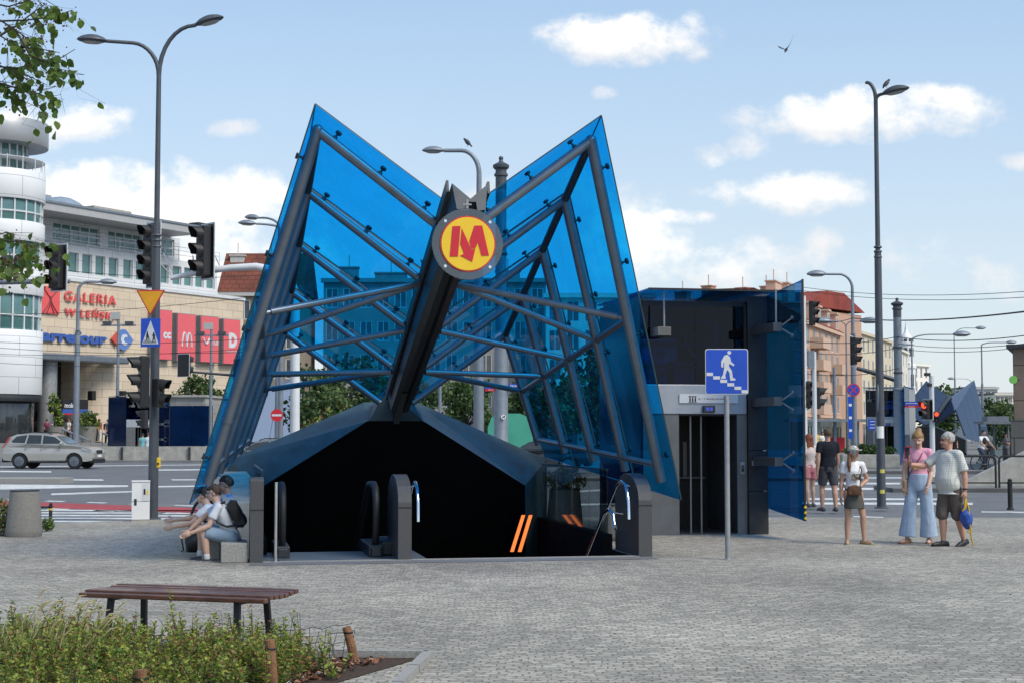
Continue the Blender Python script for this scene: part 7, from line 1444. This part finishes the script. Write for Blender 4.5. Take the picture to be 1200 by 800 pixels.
    def capx(s, m, m2=None, brim=True, name='cap'):
        H = s.H; b = MB(); M3 = s.HM; h = s.hc; b.sph(h + M3 @ V((0, .007 * H, .024 * H)), (.053 * H, .065 * H, .052 * H), 12, M3); o = s.add(name, b, m, smooth=1)
        if brim:
            b = MB(); pts = [V((.050 * H * math.cos(a), -.045 * H - .058 * H * math.sin(a), .030 * H - .002 * H * math.sin(a))) for a in [PI * k / 10 for k in range(11)]]; b.prism([h + M3 @ p for p in pts], M3 @ V((0, 0, .006))); s.raw('cap_peak', b, m2 or m)
    def pack(s, m, w=.30, hgt=.42, d=.16, t0=.04):
        b = MB(); c = s.pel + s.up * (t0 * s.H + hgt / 2) + s.y * 0; bk = s.y if s.y.y > 0 else -s.y; c = c + bk * (.062 * s.H * s.b + d / 2 + .015); q = Matrix((PX, bk, s.up)).transposed()
        b.sph(c, (w / 2, d / 2 + .01, hgt / 2), 12, q); b.box((0, 0, 0), (w * .82, d * .9, hgt * .86), 0, Matrix.Translation(c) @ q.to_4x4()); b.sph(c - s.up * hgt * .22 + bk * d * .35, (w * .36, d * .3, hgt * .22), 8, q); s.add('backpack', b, m, vox=max(.012, s.vox), smooth=4)
        b = MB()
        for sg in (-1, 1):
            sh = s.pel + s.up * .288 * s.H + PX * sg * .065 * s.H; b.tube([sh + bk * .065 * s.H, sh + s.up * .012 * s.H, sh - bk * .062 * s.H - s.up * .03 * s.H, s.pel + s.up * .16 * s.H + PX * sg * .088 * s.H - bk * .055 * s.H, s.pel + s.up * .1 * s.H + PX * sg * .098 * s.H, c + PX * sg * w * .4 - s.up * hgt * .36], .016, 6)
        s.raw('strap', b, m)
    def W(s, p): return s.o.matrix_basis @ V(p)
def pose(a=None, b=None):
    base = dict(ua=(-.12, .03, -1), fa=(-.04, -.12, -1), th=(0, -.02, -1), sk=(0, .03, -1)); A = dict(base); B = dict(base); B['ua'] = (.12, .03, -1); B['fa'] = (.04, -.12, -1); A.update(a or {}); B.update(b or {}); return dict(a=A, b=B)
SK1, SK2, SK3 = (.52, .31, .22), (.46, .27, .19), (.58, .37, .28)
# ---- three people crossing the plaza
g = gnd(1000.5, 637); p = P('girl in a bright patterned cap, white tee and grey skirt with a brown bag', g + V((0, 0, .0)), R(6), 1.47, pose(dict(ua=(-.14, .10, -1), fa=(-.10, -.12, -1), th=(-.02, .02, -1), sk=(-.02, .06, -1), ft=(-.35, -1, 0)), dict(ua=(.42, .22, -.88), fa=(-.66, -.42, -.45), hand=(-.8, -.3, -.35), grip=.6, palm=(0, 1, 0), th=(.16, -.14, -1), sk=(.05, .05, -1), ft=(.5, -1, .0))), SK2, .0075, True, .95, head=(28, 2))
girl = p; wt = cm((.72, .73, .76)); p.tee(wt, .035, .5, .010, name='white_tee'); p.skirt(cm((.085, .085, .075)), .165, .018, .075); p.hair(mat('auburn_hair', (.13, .06, .03), .6, 0, .4, 30), 'pony'); p.shoes(mat('olive_sandal', (.30, .24, .11), .6), True)
def patmat(name, cols, scale):
    m, t_, q = nt(name); n_ = t_.nodes.new('ShaderNodeTexVoronoi'); n_.inputs['Scale'].default_value = scale; tc_ = t_.nodes.new('ShaderNodeTexCoord'); t_.links.new(tc_.outputs['Object'], n_.inputs['Vector']); sp_c = t_.nodes.new('ShaderNodeSeparateColor'); t_.links.new(n_.outputs['Color'], sp_c.inputs[0]); rp_ = t_.nodes.new('ShaderNodeValToRGB'); rp_.color_ramp.interpolation = 'CONSTANT'
    for i, c in enumerate(cols):
        e = rp_.color_ramp.elements[i] if i < 2 else rp_.color_ramp.elements.new(.5); e.position = i / len(cols); e.color = (*c, 1)
    t_.links.new(sp_c.outputs[0], rp_.inputs['Fac']); t_.links.new(rp_.outputs[0], q.inputs['Base Color']); q.inputs['Roughness'].default_value = .8; return m
capm = patmat('bright_cap_pattern', [(.65, .66, .6), (.7, .42, .05), (.65, .12, .22), (.1, .4, .5), (.7, .55, .15), (.6, .6, .62), (.5, .15, .4)], 42)
p.capx(capm, capm)
H = p.H; b = MB(); r_ = random.Random(5); c0 = p.pel + V((.012, -.062 * H - .028, .155 * H)); pm_ = patmat('tee_print', [(.03, .03, .035), (.35, .2, .1), (.1, .1, .1), (.25, .3, .3), (.3, .12, .08)], 60)
rows = []
for i in range(7):
    for j in range(4):
        x = -.072 + .144 * i / 6; rows.append(V((x + .01, c0.y + .10 * abs(x) ** 1.4 * 4 * .35, c0.z - .045 + .09 * j / 3)))
b.add(rows, [(i * 4 + j, (i + 1) * 4 + j, (i + 1) * 4 + j + 1, i * 4 + j + 1) for i in range(6) for j in range(3)]); p.raw('shirt_print', b, pm_)
bag = thing('shoulder_bag', 'small brown shaggy shoulder bag held by the girl', 'bag', p.W((-.03, -.155, .545 * H))); b = MB(); b.sph((0, 0, 0), (.115, .045, .085), 10); b.box((0, 0, .0), (.20, .07, .13)); me = remesh(b, 'pouch', mat('brown_shag', (.10, .05, .028), .9, 0, .5, 60, .6, 120), .01, 3, .006); o = bpy.data.objects.new('pouch', me); col.objects.link(o); o.parent = bag
b = MB(); bl = bag.location; b.tube([p.W((.062 * H, .01, .808 * H)) - bl, p.W((.066 * H, -.075 * H, .76 * H)) - bl, p.W((.05 * H, -.088 * H, .68 * H)) - bl, p.W((.045 * H, -.12, .58 * H)) - bl], .009, 6); b.tube([p.W((.062 * H, .01, .808 * H)) - bl, p.W((.0, .085 * H, .72 * H)) - bl, p.W((-.10 * H, .02 * H, .62 * H)) - bl, p.W((-.10 * H, -.09 * H, .55 * H)) - bl], .009, 6); b.build('strap', mat('strap_brown', (.09, .04, .02), .7), bag)
g = gnd(1078, 636); p = P('woman with a blonde bun in a pink tee and wide light blue jeans', g, R(-24), 1.70, pose(dict(ua=(-.22, .10, -1), fa=(.0, -.38, -.9), grip=.5, th=(-.12, -.16, -1), sk=(-.10, .02, -1), ft=(-.4, -1, 0)), dict(ua=(.10, .10, -1), fa=(-.12, -.5, -.8), th=(.06, .05, -1), sk=(.03, .10, -1), ft=(.1, -1, 0))), SK3, .0085, True, .98, head=(4, 22))
p.tee(patmat('pink_tee', [(.66, .30, .42), (.70, .33, .45), (.64, .31, .44)], 6), .045, .5, .013, name='pink_tee'); p.legs(cm((.36, .47, .62)), .96, .012, .075, 'jeans', .085, .007); p.hair(mat('dark_blonde_hair', (.26, .15, .06), .6, 0, .4, 30), 'bun'); p.shoes(mat('tan_sandal', (.28, .13, .06), .6), True)
H = p.H; b = MB(); rows = []
for i in range(7):
    for j in range(3):
        x = -.08 + .16 * i / 6; rows.append(V((x, -.066 * H - .028 + .10 * abs(x) ** 1.4 * 1.6, p.pel.z + .13 * H + .05 * j / 2 - .02 * abs(x) / .08)))
b.add(rows, [(i * 3 + j, (i + 1) * 3 + j, (i + 1) * 3 + j + 1, i * 3 + j + 1) for i in range(6) for j in range(2)]); p.raw('shirt_print', b, patmat('sunset_print', [(.75, .5, .1), (.7, .3, .25), (.75, .55, .15)], 25))
b = MB(); b.tube([p.W((.05 * H, .0, .835 * H)) - p.loc, p.W((.03 * H, -.085 * H, .76 * H)) - p.loc, p.W((-.05 * H, -.085 * H, .64 * H)) - p.loc, p.W((-.105 * H, -.03 * H, .55 * H)) - p.loc], .006, 6)
bag = thing('small_bag', 'small tan cross body bag at the hip of the woman in pink', 'bag', p.loc); b.build('strap', M['black'], bag); c_ = p.W((-.112 * H, -.045 * H, .50 * H)) - p.loc; b = MB(); b.box(c_, (.05, .15, .20), R(-24)); b.build('pouch', mat('tan_bag', (.34, .22, .13), .7), bag, bevel=.02)
g = gnd(1114, 639.5); p = P('grey haired man in a pale check shirt and brown shorts holding out a red phone', g, R(-60), 1.67, pose(dict(ua=(-.38, -.62, -.55), fa=(-.12, -.98, .10), hand=(-.05, -.55, .85), grip=.55, palm=(.4, .9, .4), th=(.02, -.20, -1), sk=(.02, .02, -1), ft=(-.1, -1, 0)), dict(ua=(.16, .26, -1), fa=(.06, -.04, -1), grip=.8, th=(-.02, .16, -1), sk=(-.02, .36, -1), ft=(.2, -1, -.25))), (.50, .27, .19), .0085, False, 1.14, head=(-18, 4))
man = p
def check(name, c, ln, w):
    m, t_, q = nt(name); tc_ = t_.nodes.new('ShaderNodeTexCoord'); outs = None
    for dr in ('X', 'Z'):
        wv = t_.nodes.new('ShaderNodeTexWave'); wv.bands_direction = dr; wv.inputs['Scale'].default_value = w; wv.inputs['Distortion'].default_value = .6; wv.inputs['Detail'].default_value = 1; t_.links.new(tc_.outputs['Object'], wv.inputs['Vector'])
        r2 = t_.nodes.new('ShaderNodeMath'); r2.operation = 'GREATER_THAN'; r2.inputs[1].default_value = .86; t_.links.new(wv.outputs['Fac'], r2.inputs[0]); outs = r2.outputs[0] if outs is None else (lambda n_: (t_.links.new(outs, n_.inputs[0]), t_.links.new(r2.outputs[0], n_.inputs[1]), n_.outputs[0])[2])(t_.nodes.new('ShaderNodeMath'))
    mx_ = t_.nodes.new('ShaderNodeMix'); mx_.data_type = 'RGBA'; mx_.inputs['A'].default_value = (*c, 1); mx_.inputs['B'].default_value = (*ln, 1); t_.links.new(outs, mx_.inputs['Factor']); t_.links.new(mx_.outputs['Result'], q.inputs['Base Color']); q.inputs['Roughness'].default_value = .85; return m
p.tee(check('check_shirt', (.60, .61, .58), (.42, .44, .42), 11), -.07, .85, .02, .075, .006, 'check_shirt'); p.legs(cm((.115, .095, .085)), .56, .026, .01, 'shorts', .05, .008); p.hair(mat('grey_hair', (.36, .35, .34), .7, 0, .3, 30), 'short'); p.shoes(mat('black_shoe', (.012, .012, .013), .5))
H = p.H; h = p.hc; M3 = p.HM; b = MB()
for sg in (-1, 1): b.sph(h + M3 @ V((sg * .018 * H, -.051 * H, .009 * H)), (.013 * H, .004 * H, .009 * H), 8, M3); b.tube([h + M3 @ V((sg * .031 * H, -.048 * H, .012 * H)), h + M3 @ V((sg * .047 * H, .002 * H, .010 * H))], .0025, 5)
b.tube([h + M3 @ V((-.008 * H, -.056 * H, .011 * H)), h + M3 @ V((.008 * H, -.056 * H, .011 * H))], .0025, 5); p.raw('sunglasses', b, M['black'])
w_ = p.J['b']['wr']; b = MB(); b.tube([w_ + V((0, 0, .035)), w_ + V((0, 0, .012))], .0325, 14); p.raw('wristwatch', b, M['black'])
J = p.J['a']; tip = J['wr'] + J['hd'] * .075 * H; ph = thing('phone', 'red phone in an open red case held up in the outstretched hand', 'phone', p.W(tip), R(-60) + R(66)); b = MB(); b.box((0, -.012, .07), (.08, .012, .17)); b.build('case_back', mat('red_case', (.55, .02, .035), .4), ph, bevel=.004); b = MB(); b.box((.045, -.05, .158), (.01, .085, .012), 0, Matrix.Rotation(R(-10), 4, 'X')); b.box((0, -.045, .156), (.08, .075, .008)); b.build('case_flap', bpy.data.materials['red_case'], ph); b = MB(); b.box((0, -.0195, .07), (.07, .003, .155)); b.build('screen', M['black'], ph)
J = p.J['b']; tip = p.W(J['wr'] + J['hd'] * .082 * H); db = thing('drawstring_bag', 'blue and yellow drawstring bag hanging from the hand of the man', 'bag', tip); b = MB(); b.tube([(0, 0, .01), (.0, .0, -.10), (.0, .0, -.2), (.02, 0, -.33), (.03, .0, -.42)], [.012, .045, .085, .075, .03], 14); b.sph((.01, 0, -.26), (.095, .05, .12), 9)
me = remesh(b, 'blue_pouch', mat('blue_nylon', (.02, .07, .32), .45, 0, .2, 8), .011, 3, .012, 3, 14); o = bpy.data.objects.new('blue_pouch', me); col.objects.link(o); o.parent = db; yl = mat('yellow_cord', (.55, .34, .03), .7)
b = MB(); b.tube([(-.0, -.03, .0), (.03, -.06, -.12), (.04, -.062, -.24), (.05, -.045, -.40), (.065, -.03, -.50), (.08, 0, -.58), (.11, .0, -.66)], .010, 6); b.tube([(0, -.01, .02), (-.02, -.05, -.10), (-.05, -.03, -.16)], .02, 6); b.tube([(.05, -.03, -.40), (.02, -.04, -.46), (.05, -.04, -.47)], .014, 6); b.build('cord', yl, db)
# ---- the pair walking away beside the lift
g = gnd(971, 598); p = P('man seen from behind in a black tee and dark shorts by the lift', g, R(186), 1.76, pose(dict(ua=(-.14, -.12, -1), fa=(-.05, -.35, -1), th=(-.05, .14, -1), sk=(-.02, .12, -1)), dict(ua=(.15, .15, -1), fa=(.05, -.1, -1), th=(.06, -.16, -1), sk=(.02, .06, -1))), SK2, .011, False, 1.05)
p.tee(cm((.012, .014, .022)), -.04, .6, .018, name='black_tee'); p.legs(cm((.06, .062, .07)), .42, .022, .01); p.hair(mat('brown_hair', (.07, .04, .022), .7, 0, .4, 30), 'short'); p.shoes(mat('grey_shoe', (.04, .042, .048), .6))
g = gnd(949, 593); p = P('woman with long red hair in a pale blouse and pink shorts walking away', g, R(200), 1.64, pose(dict(ua=(-.2, .05, -1), fa=(.2, -.75, -.5), th=(-.04, -.10, -1), sk=(0, .05, -1)), dict(ua=(.35, .3, -.9), fa=(.35, -.2, -.8), th=(.05, .14, -1), sk=(0, .14, -1))), SK3, .011, True, .95)
p.tee(patmat('dotted_blouse', [(.62, .52, .48), (.66, .58, .54), (.6, .5, .46)], 40), .0, .6, .016, name='blouse'); p.legs(cm((.52, .20, .22)), .28, .02, .0); p.hair(mat('red_hair', (.20, .055, .02), .6, 0, .4, 30), 'long'); p.shoes(mat('grey_shoe2', (.09, .09, .09), .6))
# ---- boys sitting on the stone step by the stairs (they face left)
def sit(lab, px, py, Y, yaw, H, th_a, th_b, lean, ua, fa, ub, fb, head, skin, sk=(0, .12, -1), skb=None, zp=.30):
    c = at(px, py, Y); q = pose(dict(ua=ua, fa=fa, th=th_a, sk=sk), dict(ua=ub, fa=fb, th=th_b, sk=skb or sk)); return P(lab, V((c.x, c.y, 0)), yaw, H, q, skin, .0085, False, .88, zp / H, lean, head)
brn = mat('boy_brown_hair', (.055, .033, .02), .7, 0, .4, 30); blk = mat('black_hair', (.012, .010, .010), .6, 0, .4, 30); den = cm((.24, .33, .43))
Yb = cw(-2.85, .55).y
p = sit('boy in a white tee and denim shorts with a black backpack on his back', 272, 632, Yb - .0, R(-82), 1.56, (-.10, -.92, .30), (.12, -.92, .22), (0, -.42, .9), (-.1, -.85, -.62), (.1, -.8, -.75), (.15, -.45, -.95), (-.1, -.9, -.35), (0, 8), SK3, (0, .02, -1), (0, .18, -1))
p.tee(cm((.66, .69, .74)), -.04, .6, .016, name='white_tee'); p.legs(den, .46, .02, .01); p.hair(brn, 'short'); p.shoes(mat('dark_trainer', (.03, .032, .05), .5), False, cm((.7, .7, .7)), M['black']); p.pack(M['black'], .28, .40, .15, .03)
p = sit('boy in a white tee stretching his forearm over his knees beside the stair wall', 268, 632, Yb + .55, R(-86), 1.58, (-.05, -.95, .20), (.12, -.95, .25), (0, -.62, .78), (-.1, -.9, -.5), (.0, -1, -.12), (.15, -.75, -.7), (.0, -1, -.2), (-5, 6), SK3, (0, -.05, -1), (0, .1, -1))
p.tee(cm((.68, .70, .76)), -.04, .6, .016, name='white_tee'); p.legs(cm((.17, .23, .32)), .46, .02, .01); p.hair(brn, 'short'); p.shoes(mat('olive_trainer', (.07, .065, .035), .6), False, cm((.65, .65, .65)), M['plate'])
p = sit('boy in a blue tee with black hair sitting behind the two boys in white tees', 280, 632, Yb + 1.15, R(-78), 1.68, (-.05, -.95, .20), (.12, -.95, .25), (0, -.30, .95), (-.1, -.8, -.6), (.1, -.6, .75), (.15, -.6, -.8), (.0, -1, -.1), (0, 4), (.40, .23, .16), (0, .0, -1))
p.tee(cm((.10, .26, .58)), -.04, .6, .016, name='blue_tee'); p.legs(cm((.05, .055, .07)), .46, .02, .01); p.hair(blk, 'short'); p.shoes(mat('black_trainer', (.02, .02, .022), .5))
bp2 = thing('school_bag', 'black backpack standing on the paving at the feet of the boys', 'backpack', gnd(229, 646), R(20)); b = MB(); b.sph((0, 0, .19), (.15, .12, .22), 12); b.box((0, 0, .15), (.25, .18, .30)); b.sph((-.02, -.1, .12), (.11, .06, .10), 8); me = remesh(b, 'bag_body', M['black'], .012, 4, .008); o = bpy.data.objects.new('bag_body', me); col.objects.link(o); o.parent = bp2
b = MB(); b.tube([(-.03, 0, .40), (-.03, -.02, .45), (.03, -.02, .45), (.03, 0, .40)], .010, 6); b.tube([(-.13, -.02, .28), (-.20, -.06, .18), (-.17, -.05, .03), (-.2, -.1, .02)], .011, 6); b.build('strap', M['black'], bp2)
def bicycle(label, loc, yaw):
    rt = thing('bicycle', label, 'bicycle', loc, yaw); r = .34
    for x in (-.52, .52):
        b = MB(); b.tube([V((x + r * math.cos(2 * PI * k / 28), 0, r + r * math.sin(2 * PI * k / 28))) for k in range(29)], .022, 8, cap=False); wl_ = b.build('wheel', M['black'], rt)
        b = MB()
        for k in range(12): b.tube([(x, 0, r), (x + r * math.cos(R(30 * k)), 0, r + r * math.sin(R(30 * k)))], .003, 4)
        b.build('spokes', M['steel'], wl_)
    b = MB(); bb = (-.08, 0, .30); st_ = (-.22, 0, .78); hd_ = (.36, 0, .82)
    for p_, q_ in ((bb, st_), (bb, hd_), ((-.20, 0, .72), hd_), (bb, (-.52, 0, r)), ((-.2, 0, .72), (-.52, 0, r)), (hd_, (.52, 0, r)), ((.33, 0, .95), hd_)): b.tube([p_, q_], .018, 8)
    b.build('frame', mat('bike_frame', (.05, .055, .06), .4, .3) if 'bike_frame' not in bpy.data.materials else bpy.data.materials['bike_frame'], rt)
    b = MB(); b.tube([(.30, -.28, .98), (.36, -.12, .98), (.33, 0, .96), (.36, .12, .98), (.30, .28, .98)], .014, 8); b.build('handlebar', M['black'], rt)
    b = MB(); b.sph((-.26, 0, .84), (.13, .07, .03), 8); b.tube([(-.22, 0, .75), (-.24, 0, .83)], .013, 6); b.build('saddle', M['black'], rt)
    b = MB(); b.tube([(bb[0], -.09, .30), (bb[0], .09, .30)], .03, 8); b.box((bb[0] + .12, .10, .22), (.1, .06, .02)); b.box((bb[0] - .12, -.10, .38), (.1, .06, .02)); b.build('crank', M['steel'], rt); return rt
c = at(240, 592, Yb + 2.7); bicycle('bicycle parked behind the seated boys with its dark wheel showing', V((c.x + .20, c.y + .50, 0)), R(66))
# ---- cyclist and far people on the right
Yc = 66; c = V((gx(1154, Yc), Yc, .02)); bicycle('bicycle ridden toward the camera across the far kerb', c, R(-62))
p = P('cyclist in a white tee with a dark backpack strap riding on the right', c + V((-.10, .20, .03)), R(28), 1.74, pose(dict(ua=(-.2, -.5, -.8), fa=(.0, -.75, -.6), th=(-.10, -.75, -.65), sk=(0, .12, -1)), dict(ua=(.2, -.5, -.8), fa=(.0, -.75, -.6), th=(.10, -.35, -.95), sk=(0, .12, -1))), SK2, .016, False, 1.0, .54, (0, -.25, .97))
p.tee(cm((.68, .70, .72)), -.02, .6, .016, name='white_tee'); p.legs(cm((.05, .06, .09)), .95, .014, 0, 'trousers'); p.hair(blk, 'short'); p.shoes(M['black']); b = MB(); b.sph(p.pel + p.up * .2 * p.H - V((0, .11, 0)), (.13, .05, .15), 8); p.add('dark_bag', b, cm((.03, .03, .04)))
def stroll(lab, px, py, Y, yaw, H, tee, leg, hair, frac=.5, girl=False, skin=SK2, z0=None, hs='short', arms=None, pack=None, skirt=None, sleeve=.6, cap=None, seat=False):
    c = at(px, py, Y); z = c.z if z0 is None else z0; ps = pose(dict(th=(-.03, .12, -1), sk=(0, .1, -1)), dict(th=(.04, -.14, -1), sk=(0, .05, -1))); kw = {}
    if arms: ps['a'].update(arms[0]); ps['b'].update(arms[1])
    if seat: ps['a'].update(th=(-.1, -1, .1), sk=(0, -.2, -1)); ps['b'].update(th=(.1, -1, .1), sk=(0, -.2, -1)); kw['pel'] = .30
    p = P(lab, V((c.x, c.y, z)), R(yaw), H, ps, skin, .022, girl, 1.0, **kw); p.tee(cm(tee), -.03, sleeve, .02, fold=0)
    if skirt: p.skirt(cm(skirt), .2, .04)
    else: p.legs(cm(leg), frac, .02, 0, 'trousers' if frac > .8 else 'shorts', fold=0)
    p.hair(hair, hs); p.shoes(M['black'])
    if cap: p.capx(cm(cap))
    if pack: p.pack(cm(pack), .32, .45, .18, .04)
    return p
bh = mat('far_brown_hair', (.06, .035, .02), .7); rh = mat('far_red_hair', (.18, .06, .025), .7); lh = mat('far_fair_hair', (.3, .2, .1), .7)
hold = (dict(fa=(.3, -.7, .4)), dict(fa=(-.3, -.7, .2)))
stroll('woman in black top and long black skirt before the far canopy', 1119, 536, 100, 10, 1.66, (.015, .015, .018), (.02, .02, .02), bh, .9, True, hs='long', skirt=(.02, .02, .02), z0=.0)
stroll('person with dark hair half hidden behind the grey haired man', 1108, 535, 98, 150, 1.75, (.06, .06, .07), (.03, .03, .04), blk, .9, z0=.0)
stroll('person in a grey tee walking behind the cyclist', 1160, 533, 92, 190, 1.74, (.22, .23, .26), (.05, .05, .06), bh, .9, z0=.0)
stroll('woman with folded arms in grey beside the far shelter', 1179, 541, 84, -20, 1.66, (.16, .16, .18), (.12, .12, .14), bh, .95, True, hs='bun', arms=hold, z0=.0)
stroll('person in dark clothes standing behind the woman with folded arms', 1182, 539, 88, 160, 1.74, (.04, .04, .05), (.03, .03, .04), blk, .95, z0=.0, pack=(.05, .03, .03))
stroll('small child in a pink hat near the right edge building', 1193, 545, 80, 30, 1.15, (.25, .38, .62), (.15, .2, .3), lh, .9, cap=(.75, .25, .42), z0=.0)
stroll('person in a white tee near the red tram stop panel', 964, 524, 104, 20, 1.70, (.7, .7, .7), (.06, .06, .08), bh, .9, z0=.05)
stroll('person in a yellow vest beside the white signal pole', 958, 524, 108, 200, 1.72, (.6, .4, .03), (.05, .05, .06), bh, .9, z0=.05)
# ---- people on the terrace by the mall
T0 = 1.0
stroll('old man in a pale cap and grey shirt above the car roof', 28, 517, 108, -40, 1.68, (.22, .24, .24), (.02, .02, .025), lh, .95, cap=(.6, .56, .5), z0=T0, sleeve=.8, arms=hold)
stroll('woman in a maroon tee at the parasol', 54.5, 517, 108.5, 200, 1.66, (.22, .05, .10), (.02, .02, .025), bh, .95, True, z0=T0)
stroll('small person in pale blue with a white hat at the parasol', 60.5, 517, 107.5, 30, 1.30, (.42, .52, .66), (.3, .35, .45), lh, .9, cap=(.72, .72, .7), z0=T0)
stroll('red haired woman in a white top left of the light lamp post', 80, 517, 108, 150, 1.66, (.70, .70, .70), (.03, .02, .03), rh, .95, True, hs='bun', z0=T0)
stroll('person in a brown sleeveless top just left of the light lamp post', 85.5, 517, 109, 160, 1.62, (.22, .09, .06), (.03, .02, .03), bh, .95, True, hs='long', z0=T0, sleeve=.2)
stroll('person in grey at the small leafy tree by the mall', 96, 517, 111, 10, 1.66, (.25, .24, .23), (.05, .05, .06), bh, .95, z0=T0)
stroll('person in a black vest by the small leafy tree', 102.5, 517, 110, 30, 1.68, (.02, .02, .02), (.03, .03, .03), bh, .95, z0=T0, sleeve=.3)
stroll('courier with a large yellow backpack at the terrace rail', 111.5, 517, 106, 180, 1.74, (.55, .36, .02), (.02, .02, .02), blk, .95, cap=(.65, .66, .68), z0=T0, pack=(.62, .42, .02))
stroll('red haired woman in white trousers beside the courier', 116, 517, 106.5, 170, 1.66, (.36, .13, .10), (.68, .68, .68), rh, .95, True, hs='long', z0=T0)
stroll('man in dark grey with a black backpack walking down the terrace', 126, 518, 104, 60, 1.70, (.07, .07, .08), (.02, .02, .025), bh, .95, z0=T0 - .1, pack=(.03, .03, .035))
stroll('man in a white shirt talking left of the thin floodlight pole', 140.5, 517.5, 104.5, 70, 1.70, (.70, .71, .74), (.06, .06, .07), bh, .95, z0=T0 - .05, arms=hold)
stroll('man in a white tee and beige trousers right of the floodlight pole', 148.5, 517.5, 104, -70, 1.74, (.70, .70, .70), (.36, .34, .30), bh, .95, z0=T0 - .05, arms=hold)
stroll('person in a teal top sitting on the low wall by the blue lift', 167, 523, 92.2, 180, 1.66, (.16, .40, .42), (.1, .1, .12), blk, .9, z0=.36, seat=True)
stroll('person in a white top sitting on the low wall by the blue lift', 173.5, 523, 92.2, 170, 1.70, (.62, .66, .70), (.1, .12, .2), bh, .9, z0=.36, seat=True)
sc_ = thing('red_suitcase', 'small red wheeled case by the thin floodlight pole', 'suitcase', V((gx(134, 104), 104, .95))); b = MB(); b.box((0, 0, .38), (.38, .24, .6)); b.build('shell', mat('case_red', (.5, .03, .04), .5), sc_, bevel=.03); b = MB(); b.tube([(-.1, .08, .66), (-.1, .08, 1.0), (.1, .08, 1.0), (.1, .08, .66)], .012, 6); b.build('handle', M['black'], sc_)
for x in (-.14, .14): b = MB(); b.lathe([(.04, -.02), (.04, .02)], 10, (x, 0, .04), Matrix.Rotation(PI / 2, 4, 'X')); b.build('wheel', M['black'], sc_)

bpy.data.scenes.remove(TS)
bpy.data.scenes.remove(TX)
